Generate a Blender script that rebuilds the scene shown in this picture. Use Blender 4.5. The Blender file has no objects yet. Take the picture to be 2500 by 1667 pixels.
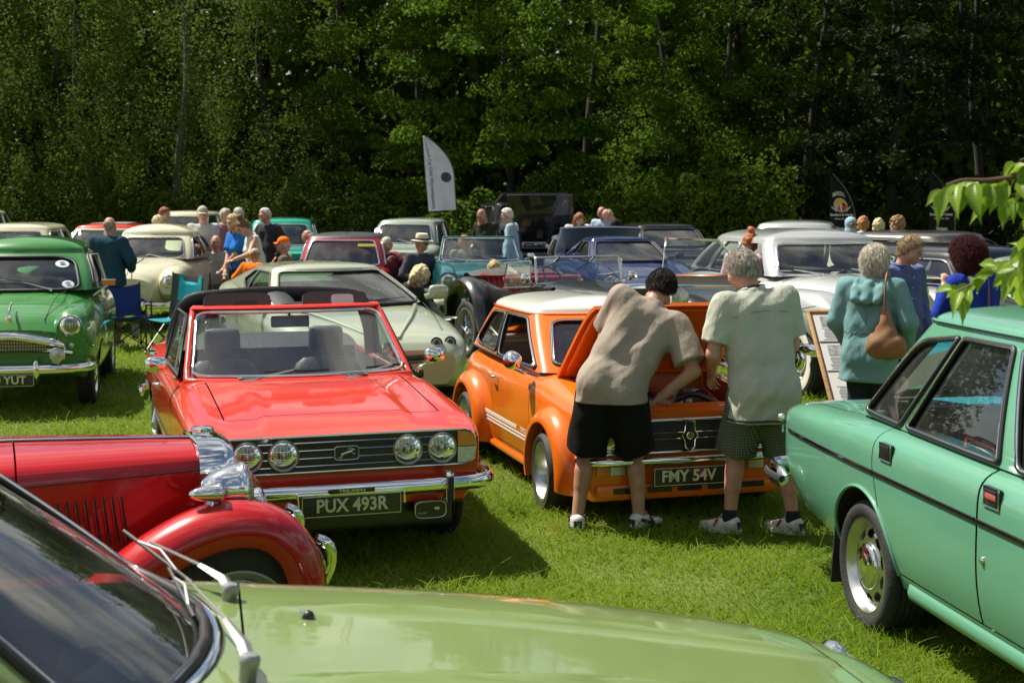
import bpy, bmesh, math, random
import numpy as np
from mathutils import Vector, Matrix
from mathutils.bvhtree import BVHTree
PI = math.pi
R = math.radians
SC = bpy.context.scene
COL = SC.collection
rng = np.random.default_rng(7)
random.seed(7)
# ------------------------------------------------------------ camera
H_CAM, F_PX, Y_H = 2.05, 3560.0, 463.0          # eye height, focal length and horizon row in photo pixels (2500 wide)
PITCH = math.atan((833.5 - Y_H) / F_PX)
cam_d = bpy.data.cameras.new('camera')
cam = bpy.data.objects.new('camera', cam_d); COL.objects.link(cam)
cam.location = (0, 0, H_CAM)
cam.rotation_euler = (PI / 2 - PITCH, 0, 0)
cam_d.sensor_width = 36.0
cam_d.lens = 36.0 * F_PX / 2500
cam_d.clip_start, cam_d.clip_end = 0.1, 2000
cam_d.dof.use_dof = True
cam_d.dof.focus_distance = 8.6
cam_d.dof.aperture_fstop = 5.0
SC.camera = cam
# ------------------------------------------------------------ sky, sun, exposure
SUN_AZ = math.atan2(-0.86, 0.50)                 # clockwise from +Y: behind the scene, to the left
SUN_EL = R(57)
world = bpy.data.worlds.new('World'); SC.world = world
world.use_nodes = True
wn, wl = world.node_tree.nodes, world.node_tree.links
wn.clear()
wo = wn.new('ShaderNodeOutputWorld'); bg = wn.new('ShaderNodeBackground')
sky = wn.new('ShaderNodeTexSky'); sky.sky_type = 'NISHITA'; sky.sun_disc = False
sky.sun_elevation = SUN_EL; sky.sun_rotation = SUN_AZ % (2 * PI)
tc = wn.new('ShaderNodeTexCoord'); mp = wn.new('ShaderNodeMapping'); mp.inputs['Scale'].default_value = (1, 1, 2.6)
nz = wn.new('ShaderNodeTexNoise'); nz.inputs['Scale'].default_value = 2.1; nz.inputs['Detail'].default_value = 7; nz.inputs['Roughness'].default_value = 0.56
cr = wn.new('ShaderNodeValToRGB'); cr.color_ramp.elements[0].position = 0.47; cr.color_ramp.elements[1].position = 0.60
nz2 = wn.new('ShaderNodeTexNoise'); nz2.inputs['Scale'].default_value = 5.0; nz2.inputs['Detail'].default_value = 5
cr2 = wn.new('ShaderNodeValToRGB')
cr2.color_ramp.elements[0].color = (4.6, 4.7, 4.6, 1); cr2.color_ramp.elements[1].color = (12.0, 11.8, 10.6, 1)
cr2.color_ramp.elements[0].position = 0.35; cr2.color_ramp.elements[1].position = 0.62
mx = wn.new('ShaderNodeMix'); mx.data_type = 'RGBA'
wl.new(tc.outputs['Generated'], mp.inputs['Vector']); wl.new(mp.outputs['Vector'], nz.inputs['Vector'])
wl.new(mp.outputs['Vector'], nz2.inputs['Vector'])
wl.new(nz.outputs['Fac'], cr.inputs['Fac']); wl.new(nz2.outputs['Fac'], cr2.inputs['Fac'])
wl.new(cr.outputs['Color'], mx.inputs[0]); wl.new(sky.outputs['Color'], mx.inputs[6]); wl.new(cr2.outputs['Color'], mx.inputs[7])
wl.new(mx.outputs[2], bg.inputs['Color']); bg.inputs['Strength'].default_value = 0.055
wl.new(bg.outputs['Background'], wo.inputs['Surface'])
sun_d = bpy.data.lights.new('sun', 'SUN'); sun_d.energy = 5.0; sun_d.angle = R(0.5); sun_d.color = (1.0, 0.94, 0.83)
sun = bpy.data.objects.new('sun', sun_d); COL.objects.link(sun)
SUN_V = Vector((math.sin(SUN_AZ) * math.cos(SUN_EL), math.cos(SUN_AZ) * math.cos(SUN_EL), math.sin(SUN_EL)))
sun.rotation_euler = (-SUN_V).to_track_quat('-Z', 'Y').to_euler()
sun.location = SUN_V * 60
SC.view_settings.view_transform = 'Standard'; SC.view_settings.look = 'None'
SC.view_settings.exposure = 0.78; SC.view_settings.gamma = 1.0
SC.view_settings.use_curve_mapping = False
try:
 SC.render.engine = 'CYCLES'
 cy = SC.cycles
 cy.use_denoising = True; cy.denoiser = 'OPENIMAGEDENOISE'
 cy.max_bounces = 7; cy.diffuse_bounces = 3; cy.glossy_bounces = 4; cy.transmission_bounces = 6; cy.transparent_max_bounces = 14
 cy.caustics_reflective = False; cy.caustics_refractive = False; cy.sample_clamp_indirect = 6
except Exception as e:
 print('cycles settings', e)
# ------------------------------------------------------------ photo pixel -> world
_ct, _st = math.cos(PITCH), math.sin(PITCH)
def ray(px, py):
 u, v = (px - 1250) / F_PX, (833.5 - py) / F_PX
 return Vector((u, _ct + v * _st, -_st + v * _ct))
def G(px, py, z=0.0):
 """point at height z on the sight line of a photo pixel"""
 d = ray(px, py); t = (z - H_CAM) / d.z
 return Vector((d.x * t, d.y * t, z))
def D(px, py, dist):
 """point at ground distance dist (metres along +Y) on the sight line of a photo pixel"""
 d = ray(px, py); t = dist / d.y
 return Vector((d.x * t, dist, H_CAM + d.z * t))
# ------------------------------------------------------------ materials
MATS = {}
def mat(name, col=(0.5, 0.5, 0.5), rough=0.5, metal=0.0, coat=0.0, var=0.0, vscale=3.0, bump=0.0, bscale=60.0,
  spec=0.5, sheen=0.0, aniso=(1, 1, 1), col2=None, trans=0.0, detail=4.0):
 if name in MATS: return MATS[name]
 m = bpy.data.materials.new(name); m.use_nodes = True
 nt = m.node_tree; N, L = nt.nodes, nt.links
 b = N['Principled BSDF']
 b.inputs['Base Color'].default_value = (*col, 1); b.inputs['Roughness'].default_value = rough
 b.inputs['Metallic'].default_value = metal; b.inputs['Coat Weight'].default_value = coat
 b.inputs['Coat Roughness'].default_value = 0.03; b.inputs['Specular IOR Level'].default_value = spec
 if sheen: b.inputs['Sheen Weight'].default_value = sheen
 if var or bump:
  t = N.new('ShaderNodeTexCoord'); mpp = N.new('ShaderNodeMapping'); mpp.inputs['Scale'].default_value = aniso
  L.new(t.outputs['Object'], mpp.inputs['Vector'])
 if var:
  n = N.new('ShaderNodeTexNoise'); n.inputs['Scale'].default_value = vscale; n.inputs['Detail'].default_value = detail
  L.new(mpp.outputs['Vector'], n.inputs['Vector'])
  r = N.new('ShaderNodeValToRGB')
  c2 = col2 or tuple(min(1, c * (1 + var)) for c in col)
  c1 = tuple(c * (1 - var) for c in col) if not col2 else col
  r.color_ramp.elements[0].color = (*c1, 1); r.color_ramp.elements[1].color = (*c2, 1)
  r.color_ramp.elements[0].position = 0.32; r.color_ramp.elements[1].position = 0.68
  L.new(n.outputs['Fac'], r.inputs['Fac']); L.new(r.outputs['Color'], b.inputs['Base Color'])
 if bump:
  n2 = N.new('ShaderNodeTexNoise'); n2.inputs['Scale'].default_value = bscale; n2.inputs['Detail'].default_value = 3
  L.new(mpp.outputs['Vector'], n2.inputs['Vector'])
  bp = N.new('ShaderNodeBump'); bp.inputs['Strength'].default_value = bump; bp.inputs['Distance'].default_value = 0.01
  L.new(n2.outputs['Fac'], bp.inputs['Height']); L.new(bp.outputs['Normal'], b.inputs['Normal'])
 if trans:
  o = N['Material Output']; tl = N.new('ShaderNodeBsdfTranslucent'); ms = N.new('ShaderNodeMixShader')
  ms.inputs[0].default_value = trans
  if var: L.new(r.outputs['Color'], tl.inputs['Color'])
  else: tl.inputs['Color'].default_value = (*col, 1)
  L.new(b.outputs[0], ms.inputs[1]); L.new(tl.outputs[0], ms.inputs[2]); L.new(ms.outputs[0], o.inputs['Surface'])
 MATS[name] = m
 return m
def paint(name, col, coat=1.0, rough=0.32, flake=0.0):
 """car paint: base colour with slight age variation under clear lacquer with faint orange peel"""
 if name in MATS: return MATS[name]
 m = mat(name, col, rough, 0.0 if not flake else flake, coat, var=0.05, vscale=1.7, spec=0.15)
 N, L = m.node_tree.nodes, m.node_tree.links
 b = N['Principled BSDF']
 t = N.new('ShaderNodeTexCoord'); n = N.new('ShaderNodeTexNoise'); n.inputs['Scale'].default_value = 5.0; n.inputs['Detail'].default_value = 2
 L.new(t.outputs['Object'], n.inputs['Vector'])
 bp = N.new('ShaderNodeBump'); bp.inputs['Strength'].default_value = 0.05; bp.inputs['Distance'].default_value = 0.02
 L.new(n.outputs['Fac'], bp.inputs['Height']); L.new(bp.outputs['Normal'], b.inputs['Coat Normal'])
 # dust film: roughness wanders a little
 n3 = N.new('ShaderNodeTexNoise'); n3.inputs['Scale'].default_value = 2.3; n3.inputs['Detail'].default_value = 6
 L.new(t.outputs['Object'], n3.inputs['Vector'])
 mr = N.new('ShaderNodeMapRange'); mr.inputs[3].default_value = 0.01; mr.inputs[4].default_value = 0.09
 L.new(n3.outputs['Fac'], mr.inputs[0]); L.new(mr.outputs[0], b.inputs['Coat Roughness'])
 return m
def glass(name, tint=(0.82, 0.9, 0.86), refl=1.0, dirt=0.02):
 """thin pane: clear tinted transmission, fresnel reflection, a little dust"""
 if name in MATS: return MATS[name]
 m = bpy.data.materials.new(name); m.use_nodes = True
 N, L = m.node_tree.nodes, m.node_tree.links
 N.remove(N['Principled BSDF']); o = N['Material Output']
 tr = N.new('ShaderNodeBsdfTransparent'); tr.inputs['Color'].default_value = (*tint, 1)
 gl = N.new('ShaderNodeBsdfGlossy'); gl.inputs['Roughness'].default_value = 0.02; gl.inputs['Color'].default_value = (refl, refl, refl, 1)
 df = N.new('ShaderNodeBsdfDiffuse'); df.inputs['Color'].default_value = (0.6, 0.6, 0.55, 1)
 fr = N.new('ShaderNodeFresnel'); fr.inputs['IOR'].default_value = 2.05
 m1 = N.new('ShaderNodeMixShader'); m2 = N.new('ShaderNodeMixShader')
 t = N.new('ShaderNodeTexCoord'); n = N.new('ShaderNodeTexNoise'); n.inputs['Scale'].default_value = 4; n.inputs['Detail'].default_value = 6
 L.new(t.outputs['Object'], n.inputs['Vector'])
 mr = N.new('ShaderNodeMapRange'); mr.inputs[1].default_value = 0.35; mr.inputs[2].default_value = 0.75; mr.inputs[3].default_value = dirt * 0.3; mr.inputs[4].default_value = dirt * 1.8
 L.new(n.outputs['Fac'], mr.inputs[0]); L.new(mr.outputs[0], m2.inputs[0])
 L.new(fr.outputs[0], m1.inputs[0]); L.new(tr.outputs[0], m1.inputs[1]); L.new(gl.outputs[0], m1.inputs[2])
 L.new(m1.outputs[0], m2.inputs[1]); L.new(df.outputs[0], m2.inputs[2]); L.new(m2.outputs[0], o.inputs['Surface'])
 MATS[name] = m
 return m
CHROME = mat('chrome', (0.82, 0.83, 0.82), 0.06, 1.0, var=0.06, vscale=9)
ALLOY = mat('alloy', (0.62, 0.62, 0.61), 0.28, 1.0, var=0.08, vscale=14)
RUBBER = mat('rubber', (0.022, 0.022, 0.023), 0.75, var=0.3, vscale=20, bump=0.3, bscale=90)
SEAL = mat('black rubber seal', (0.012, 0.012, 0.012), 0.5)
BLACK = mat('black paint trim', (0.012, 0.012, 0.013), 0.35, coat=0.3)
WELL = mat('wheel well', (0.012, 0.011, 0.010), 0.95, var=0.3)
DARKCLOTH = mat('dark vinyl', (0.030, 0.030, 0.033), 0.55, bump=0.25, bscale=45, var=0.2)
LENS = mat('lamp lens', (0.46, 0.47, 0.42), 0.16, 0.85, coat=1.0, var=0.45, vscale=26, bump=0.5, bscale=120)
AMBER = mat('amber lens', (0.65, 0.20, 0.02), 0.15, coat=1.0, bump=0.3, bscale=140)
REDLENS = mat('red lens', (0.45, 0.02, 0.01), 0.15, coat=1.0, bump=0.3, bscale=140)
CLEARLENS = mat('clear lens', (0.55, 0.56, 0.50), 0.15, 0.3, coat=1.0, bump=0.3, bscale=140)
PLATE_BLACK = mat('number plate black', (0.012, 0.014, 0.012), 0.4, coat=0.5)
PLATE_LETTER = mat('number plate letters', (0.60, 0.61, 0.36), 0.4)
GLASS = glass('window glass')
GLASS_DARK = glass('window glass green', (0.45, 0.58, 0.52))
# ------------------------------------------------------------ mesh builder
class MB:
 def __init__(s): s.v = []; s.f = []; s.mi = []; s.n = 0
 def add(s, verts, faces, mi=0):
  b = s.n
  s.v.extend([tuple(p) for p in verts]); s.n += len(verts)
  s.f.extend([tuple(i + b for i in f) for f in faces]); s.mi.extend([mi] * len(faces))
  return s
 def grid(s, P, mi=0, closed_u=False, closed_v=False, flip=False):
  P = np.asarray(P, float); nu, nv = P.shape[:2]
  F = []
  for i in range(nu if closed_u else nu - 1):
   for j in range(nv if closed_v else nv - 1):
    a, b = i * nv + j, ((i + 1) % nu) * nv + j
    c, d = ((i + 1) % nu) * nv + (j + 1) % nv, i * nv + (j + 1) % nv
    F.append((a, d, c, b) if flip else (a, b, c, d))
  return s.add(P.reshape(-1, 3), F, mi)
 def box(s, c, size, mi=0, rot=None, bevel=0.0, taper=1.0):
  sx, sy, sz = [q / 2 for q in size]
  b = bevel
  if b <= 0:
   V = [(-sx, -sy, -sz), (sx, -sy, -sz), (sx, sy, -sz), (-sx, sy, -sz), (-sx * taper, -sy * taper, sz), (sx * taper, -sy * taper, sz), (sx * taper, sy * taper, sz), (-sx * taper, sy * taper, sz)]
   F = [(0, 3, 2, 1), (4, 5, 6, 7), (0, 1, 5, 4), (1, 2, 6, 5), (2, 3, 7, 6), (3, 0, 4, 7)]
  else:
   V, F = _bevbox(sx, sy, sz, min(b, sx * .95, sy * .95, sz * .95))
  M = Matrix.Identity(3) if rot is None else (rot if isinstance(rot, Matrix) else Matrix(rot))
  c = Vector(c)
  return s.add([c + M @ Vector(p) for p in V], F, mi)
 def tube(s, path, rad, n=8, mi=0, cap=True, closed=False, squash=None):
  """round (or squashed) tube along a path; rad a number or a list; squash=(a,b) half axes along side and up"""
  P = [Vector(p) for p in path]; m = len(P)
  rads = rad if hasattr(rad, '__len__') else [rad] * m
  rows = []; up = None
  for i in range(m):
   if closed: t = P[(i + 1) % m] - P[i - 1]
   else: t = P[min(i + 1, m - 1)] - P[max(i - 1, 0)]
   if t.length < 1e-9: t = Vector((0, 0, 1))
   t.normalize()
   if up is None: up = Vector((0, 0, 1)) if abs(t.z) < 0.9 else Vector((1, 0, 0))
   side = t.cross(up)
   if side.length < 1e-6: side = t.orthogonal()
   side.normalize(); upn = side.cross(t).normalized(); up = upn
   a, b = (rads[i], rads[i]) if squash is None else (squash[0] * rads[i], squash[1] * rads[i])
   rows.append([P[i] + side * (a * math.cos(q)) + upn * (b * math.sin(q)) for q in [2 * PI * k / n for k in range(n)]])
  base = s.n
  s.grid(rows, mi, closed_u=closed, closed_v=True, flip=True)
  if cap and not closed:
   s.f.append(tuple(base + k for k in range(n))); s.mi.append(mi)
   s.f.append(tuple(base + (m - 1) * n + k for k in reversed(range(n)))); s.mi.append(mi)
  return s
 def lathe(s, prof, c=(0, 0, 0), axis=(0, 0, 1), n=24, mi=0, sx=1.0, sy=1.0):
  """prof: (radius, height along axis)"""
  A = Vector(axis).normalized(); X = A.orthogonal().normalized()
  if abs(A.z) < 0.99: X = A.cross(Vector((0, 0, 1))).normalized()
  Y = A.cross(X); c = Vector(c)
  rows = [[c + A * h + X * (r * sx * math.cos(2 * PI * k / n)) + Y * (r * sy * math.sin(2 * PI * k / n)) for k in range(n)] for r, h in prof]
  return s.grid(rows, mi, closed_v=True, flip=False)
 def prism(s, poly, z0, z1, mi=0, M=None):
  """poly in local xy extruded along local z, then moved by 4x4 M"""
  n = len(poly); M = M or Matrix.Identity(4)
  V = [M @ Vector((x, y, z0)) for x, y in poly] + [M @ Vector((x, y, z1)) for x, y in poly]
  F = [tuple(reversed(range(n))), tuple(range(n, 2 * n))] + [(i, (i + 1) % n, n + (i + 1) % n, n + i) for i in range(n)]
  return s.add(V, F, mi)
 def build(s, name, mats, parent=None, smooth=True, angle=40, **props):
  return mk(name, s.v, s.f, mats, parent, smooth, s.mi, angle, **props)
_bevcache = {}
def _bevbox(sx, sy, sz, b):
 bm = bmesh.new(); bmesh.ops.create_cube(bm, size=2.0)
 for v in bm.verts: v.co = (v.co.x * sx, v.co.y * sy, v.co.z * sz)
 bmesh.ops.bevel(bm, geom=bm.edges[:], offset=b, segments=2, profile=0.6, affect='EDGES')
 bm.verts.index_update()
 V = [v.co[:] for v in bm.verts]; F = [tuple(v.index for v in f.verts) for f in bm.faces]
 bm.free(); return V, F
def finish(o, parent, props):
 COL.objects.link(o)
 if parent is not None: o.parent = parent
 for k, v in props.items(): o[k] = v
 return o
def mk(name, V, F, mats, parent=None, smooth=True, mi=None, angle=40, **props):
 me = bpy.data.meshes.new(name)
 me.from_pydata(V, [], F); me.validate()
 for m in (mats if isinstance(mats, (list, tuple)) else [mats]): me.materials.append(m)
 if mi is not None and len(mi) == len(me.polygons): me.polygons.foreach_set('material_index', mi)
 if smooth:
  me.polygons.foreach_set('use_smooth', [True] * len(me.polygons))
  if angle < 180: me.set_sharp_from_angle(angle=R(angle))
 me.update()
 return finish(bpy.data.objects.new(name, me), parent, props)
def mk_np(name, V, Q, mats, parent=None, smooth=False, mi=None, **props):
 """big quad/tri meshes from numpy arrays"""
 me = bpy.data.meshes.new(name); k = Q.shape[1]
 me.vertices.add(len(V)); me.vertices.foreach_set('co', np.ascontiguousarray(V, np.float32).ravel())
 me.loops.add(Q.size); me.loops.foreach_set('vertex_index', np.ascontiguousarray(Q, np.int32).ravel())
 me.polygons.add(len(Q)); me.polygons.foreach_set('loop_start', np.arange(0, Q.size, k, dtype=np.int32))
 me.polygons.foreach_set('loop_total', np.full(len(Q), k, np.int32))
 for m in (mats if isinstance(mats, (list, tuple)) else [mats]): me.materials.append(m)
 if mi is not None: me.polygons.foreach_set('material_index', np.asarray(mi, np.int32))
 if smooth: me.polygons.foreach_set('use_smooth', np.ones(len(Q), bool))
 me.update(calc_edges=True)
 return finish(bpy.data.objects.new(name, me), parent, props)
def thing(name, label, cat, loc=(0, 0, 0), rz=0.0, group=None):
 o = bpy.data.objects.new(name, None); COL.objects.link(o)
 o.location = loc; o.rotation_euler = (0, 0, rz); o.empty_display_size = 0.2
 o['label'] = label; o['category'] = cat
 if group: o['group'] = group
 return o
def text_mesh(body, size, depth=0.002, bold=0.0, align='CENTER', sx=1.0):
 """text as a thin solid mesh in the local xy plane (vertices, faces)"""
 cu = bpy.data.curves.new('txt', 'FONT'); cu.body = body; cu.size = size; cu.extrude = depth; cu.offset = bold
 cu.align_x = align; cu.align_y = 'CENTER'; cu.resolution_u = 3
 o = bpy.data.objects.new('txt', cu); COL.objects.link(o)
 dg = bpy.context.evaluated_depsgraph_get(); me = o.evaluated_get(dg).to_mesh()
 V = [(v.co.x * sx, v.co.y, v.co.z) for v in me.vertices]; F = [tuple(p.vertices) for p in me.polygons]
 o.evaluated_get(dg).to_mesh_clear(); bpy.data.objects.remove(o); bpy.data.curves.remove(cu)
 return V, F
def text_on(mb, body, size, M, mi=0, **k):
 V, F = text_mesh(body, size, **k)
 if V: mb.add([M @ Vector(p) for p in V], F, mi)
def frame(o, x, y):
 """4x4 with local x along x, local y along y, origin o"""
 x = Vector(x).normalized(); y = Vector(y); y = (y - x * y.dot(x)).normalized(); z = x.cross(y)
 M = Matrix((x, y, z)).transposed().to_4x4(); M.translation = Vector(o); return M
def smoothstep(a, b, x):
 t = np.clip((x - a) / (b - a), 0, 1); return t * t * (3 - 2 * t)
def catmull(xs, Y, q):
 """monotone-ish cubic through (xs, Y) evaluated at q; Y may have columns"""
 xs = np.asarray(xs, float); Y = np.asarray(Y, float); q = np.asarray(q, float)
 d = np.gradient(Y, xs, axis=0)
 sl = np.diff(Y, axis=0) / (np.diff(xs)[:, None] if Y.ndim > 1 else np.diff(xs))
 z = np.zeros_like(d);
 for i in range(len(xs)):                      # limit slopes so that flats stay flat
  a = sl[max(i - 1, 0)]; b = sl[min(i, len(sl) - 1)]
  z[i] = np.where(a * b <= 0, 0, np.sign(d[i]) * np.minimum(np.abs(d[i]), 2.2 * np.minimum(np.abs(a), np.abs(b))))
 k = np.clip(np.searchsorted(xs, q, side='right') - 1, 0, len(xs) - 2)
 h = xs[k + 1] - xs[k]; t = (q - xs[k]) / h
 if Y.ndim > 1: h = h[:, None]; t = t[:, None]
 return (2*t**3 - 3*t**2 + 1) * Y[k] + (t**3 - 2*t**2 + t) * h * z[k] + (-2*t**3 + 3*t**2) * Y[k+1] + (t**3 - t**2) * h * z[k+1]
def bez(p0, p1, p2, p3, n=10):
 p = [Vector(q) for q in (p0, p1, p2, p3)]
 return [(1-t)**3*p[0] + 3*(1-t)**2*t*p[1] + 3*(1-t)*t*t*p[2] + t**3*p[3] for t in [i/(n-1) for i in range(n)]]
def spline(pts, n=24, closed=False):
 """Catmull-Rom through points"""
 P = [np.array(p, float) for p in pts]; m = len(P); out = []
 segs = m if closed else m - 1
 per = max(2, n // segs)
 for i in range(segs):
  p1, p2 = P[i], P[(i + 1) % m]
  p0 = P[i - 1] if (closed or i > 0) else 2 * p1 - p2
  p3 = P[(i + 2) % m] if (closed or i + 2 < m) else 2 * p2 - p1
  for k in range(per):
   t = k / per
   out.append(Vector(0.5 * (2*p1 + (-p0 + p2)*t + (2*p0 - 5*p1 + 4*p2 - p3)*t*t + (-p0 + 3*p1 - 3*p2 + p3)*t**3)))
 if not closed: out.append(Vector(P[-1]))
 return out
# ------------------------------------------------------------ ground and grass
def grass_ground():
 m = mat('grass soil', (0.060, 0.092, 0.009), 0.95, var=0.5, vscale=1.1, bump=0.8, bscale=55, col2=(0.115, 0.145, 0.017), detail=9)
 xs = np.concatenate([np.linspace(-400, -24, 12), np.linspace(-20, 20, 41), np.linspace(24, 400, 12)])
 ys = np.concatenate([np.linspace(-300, -4, 10), np.linspace(0, 46, 47), np.linspace(50, 500, 14)])
 X, Y = np.meshgrid(xs, ys, indexing='ij')
 Z = 0.018 * np.sin(X * 1.3 + 0.6) * np.cos(Y * 0.9) * np.exp(-((Y - 16) / 18) ** 2) - 0.018
 b = MB(); b.grid(np.stack([X, Y, Z], -1)); b.build('ground', m, smooth=True, angle=180, kind='structure')
def grass_blades(n=330000, extra=None):
 """mown lawn: single blades as hair curves, denser near the camera, patchy in length and colour"""
 a = rng.random(n)
 d = 4.4 * (34 / 4.4) ** (a ** 1.12)
 x = (rng.random(n) * 2 - 1) * (d * 0.372 + 0.4)
 th = rng.random(n) * 2 * PI
 patch = np.sin(x * 1.7 + 1.3 * np.sin(d * 1.1)) * np.cos(d * 1.9 + x) * 0.5 + 0.5
 bald = np.clip(np.sin(x * 2.3 + 2.2 * np.sin(d * .8)) * np.sin(d * 2.6 + 1.5 * np.sin(x * 1.4)), 0, 1); ln = (1 - .55 * bald) * (0.024 + 0.040 * rng.random(n) ** 1.6 + 0.026 * patch) * np.where(rng.random(n) < 0.022, 2.2, 1.0)
 lean = 0.3 + 1.0 * rng.random(n)
 w = 0.0025 * (0.6 + 0.8 * rng.random(n)) * np.clip(d / 8, 0.75, 3.0)
 if extra is not None:
  x, d = extra[:, 0], extra[:, 1]; ln = .05 + .075 * rng.random(n) ** 1.5; lean = .25 + .8 * rng.random(n); w = .0020 * np.clip(d / 8, .8, 2)
 k = 4
 t = np.linspace(0, 1, k)[None, :]
 dx, dy = np.cos(th)[:, None], np.sin(th)[:, None]
 s = (ln * lean)[:, None] * (t ** 1.8)
 z = -0.012 + ln[:, None] * (t - 0.28 * lean[:, None] * t ** 2)
 P = np.stack([x[:, None] + dx * s, d[:, None] + dy * s, z], -1).astype(np.float32)
 rad = (w[:, None] * (1 - 0.8 * t ** 1.5)).astype(np.float32)
 cu = bpy.data.hair_curves.new('grass')
 cu.add_curves([k] * n)
 cu.position_data.foreach_set('vector', P.ravel())
 at = cu.attributes.get('radius') or cu.attributes.new('radius', 'FLOAT', 'POINT')
 at.data.foreach_set('value', rad.ravel())
 if extra is not None:
  cu.materials.append(bpy.data.materials['grass blades']); o = bpy.data.objects.new('long_grass', cu); COL.objects.link(o)
  o['kind'] = 'stuff'; o['label'] = 'longer grass left standing round tyres and shoes'; o['category'] = 'grass'; return
 m = bpy.data.materials.new('grass blades'); m.use_nodes = True
 N, L = m.node_tree.nodes, m.node_tree.links
 bs = N['Principled BSDF']; bs.inputs['Roughness'].default_value = 0.5; bs.inputs['Specular IOR Level'].default_value = 0.35
 hi = N.new('ShaderNodeHairInfo'); rp = N.new('ShaderNodeValToRGB')
 e = rp.color_ramp.elements
 e[0].color = (0.13, 0.235, 0.009, 1); e[1].color = (0.35, 0.40, 0.04, 1)
 for pos, c in ((0.45, (0.20, 0.32, 0.013, 1)), (0.82, (0.285, 0.375, 0.024, 1)), (0.93, (0.42, 0.37, 0.11, 1))):
  q = e.new(pos); q.color = c
 tcn = N.new('ShaderNodeTexCoord'); nn = N.new('ShaderNodeTexNoise'); nn.inputs['Scale'].default_value = 0.9; nn.inputs['Detail'].default_value = 4
 L.new(tcn.outputs['Object'], nn.inputs['Vector'])
 ad = N.new('ShaderNodeMath'); ad.operation = 'MULTIPLY_ADD'; ad.inputs[1].default_value = 0.62
 mr = N.new('ShaderNodeMapRange'); mr.inputs[1].default_value = 0.3; mr.inputs[2].default_value = 0.7; mr.inputs[3].default_value = -0.06; mr.inputs[4].default_value = 0.40
 L.new(nn.outputs['Fac'], mr.inputs[0]); L.new(hi.outputs['Random'], ad.inputs[0]); L.new(mr.outputs[0], ad.inputs[2])
 L.new(ad.outputs[0], rp.inputs['Fac']); L.new(rp.outputs['Color'], bs.inputs['Base Color'])
 tl = N.new('ShaderNodeBsdfTranslucent'); ms = N.new('ShaderNodeMixShader'); ms.inputs[0].default_value = 0.42
 L.new(rp.outputs['Color'], tl.inputs['Color']); L.new(bs.outputs[0], ms.inputs[1]); L.new(tl.outputs[0], ms.inputs[2])
 L.new(ms.outputs[0], N['Material Output'].inputs['Surface'])
 cu.materials.append(m)
 o = bpy.data.objects.new('grass', cu); COL.objects.link(o)
 o['kind'] = 'stuff'; o['label'] = 'short sunlit mown grass growing between the cars'; o['category'] = 'grass'
# ------------------------------------------------------------ trees
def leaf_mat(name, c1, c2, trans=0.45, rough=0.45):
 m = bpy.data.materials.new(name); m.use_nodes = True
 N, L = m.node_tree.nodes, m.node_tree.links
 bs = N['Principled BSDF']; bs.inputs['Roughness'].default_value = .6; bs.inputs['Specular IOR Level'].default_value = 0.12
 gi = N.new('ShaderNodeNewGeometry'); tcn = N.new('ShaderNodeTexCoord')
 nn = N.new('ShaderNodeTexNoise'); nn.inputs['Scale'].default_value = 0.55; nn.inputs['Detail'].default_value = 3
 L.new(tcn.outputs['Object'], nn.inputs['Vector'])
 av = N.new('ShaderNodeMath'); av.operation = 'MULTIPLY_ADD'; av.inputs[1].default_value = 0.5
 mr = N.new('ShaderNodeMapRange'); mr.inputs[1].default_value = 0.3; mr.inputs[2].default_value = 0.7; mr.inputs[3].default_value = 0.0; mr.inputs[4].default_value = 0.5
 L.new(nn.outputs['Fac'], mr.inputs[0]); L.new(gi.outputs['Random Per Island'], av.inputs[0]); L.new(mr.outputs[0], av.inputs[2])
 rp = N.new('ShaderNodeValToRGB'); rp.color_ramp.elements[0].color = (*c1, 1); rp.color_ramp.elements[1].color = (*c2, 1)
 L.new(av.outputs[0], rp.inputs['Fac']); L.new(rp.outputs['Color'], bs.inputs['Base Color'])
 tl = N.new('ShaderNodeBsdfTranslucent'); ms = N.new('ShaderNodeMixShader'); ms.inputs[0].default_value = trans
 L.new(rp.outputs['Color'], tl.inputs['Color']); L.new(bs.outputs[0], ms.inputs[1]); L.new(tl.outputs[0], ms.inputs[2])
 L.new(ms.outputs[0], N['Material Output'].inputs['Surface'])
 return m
LEAF = {
 'birch': leaf_mat('birch leaf', (0.056, 0.098, 0.012), (0.128, 0.172, 0.028), 0.55),
 'broad': leaf_mat('broad leaf', (0.050, 0.115, 0.008), (0.125, 0.210, 0.014), 0.55),
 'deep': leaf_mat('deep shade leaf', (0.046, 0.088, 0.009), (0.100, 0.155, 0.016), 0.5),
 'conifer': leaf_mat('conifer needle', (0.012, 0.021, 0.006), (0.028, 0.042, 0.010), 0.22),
 'ivy': leaf_mat('ivy leaf', (0.070, 0.130, 0.010), (0.170, 0.240, 0.020), 0.58),
}
BARK = mat('bark', (0.034, 0.030, 0.024), 0.95, var=0.4, vscale=6, bump=0.8, bscale=14, aniso=(1, 1, 0.25))
BIRCHBARK = mat('birch bark', (0.11, 0.10, 0.08), 0.85, var=0.5, vscale=7, bump=0.5, bscale=20, col2=(0.05, 0.045, 0.035), aniso=(1, 1, 2.5))
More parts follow.
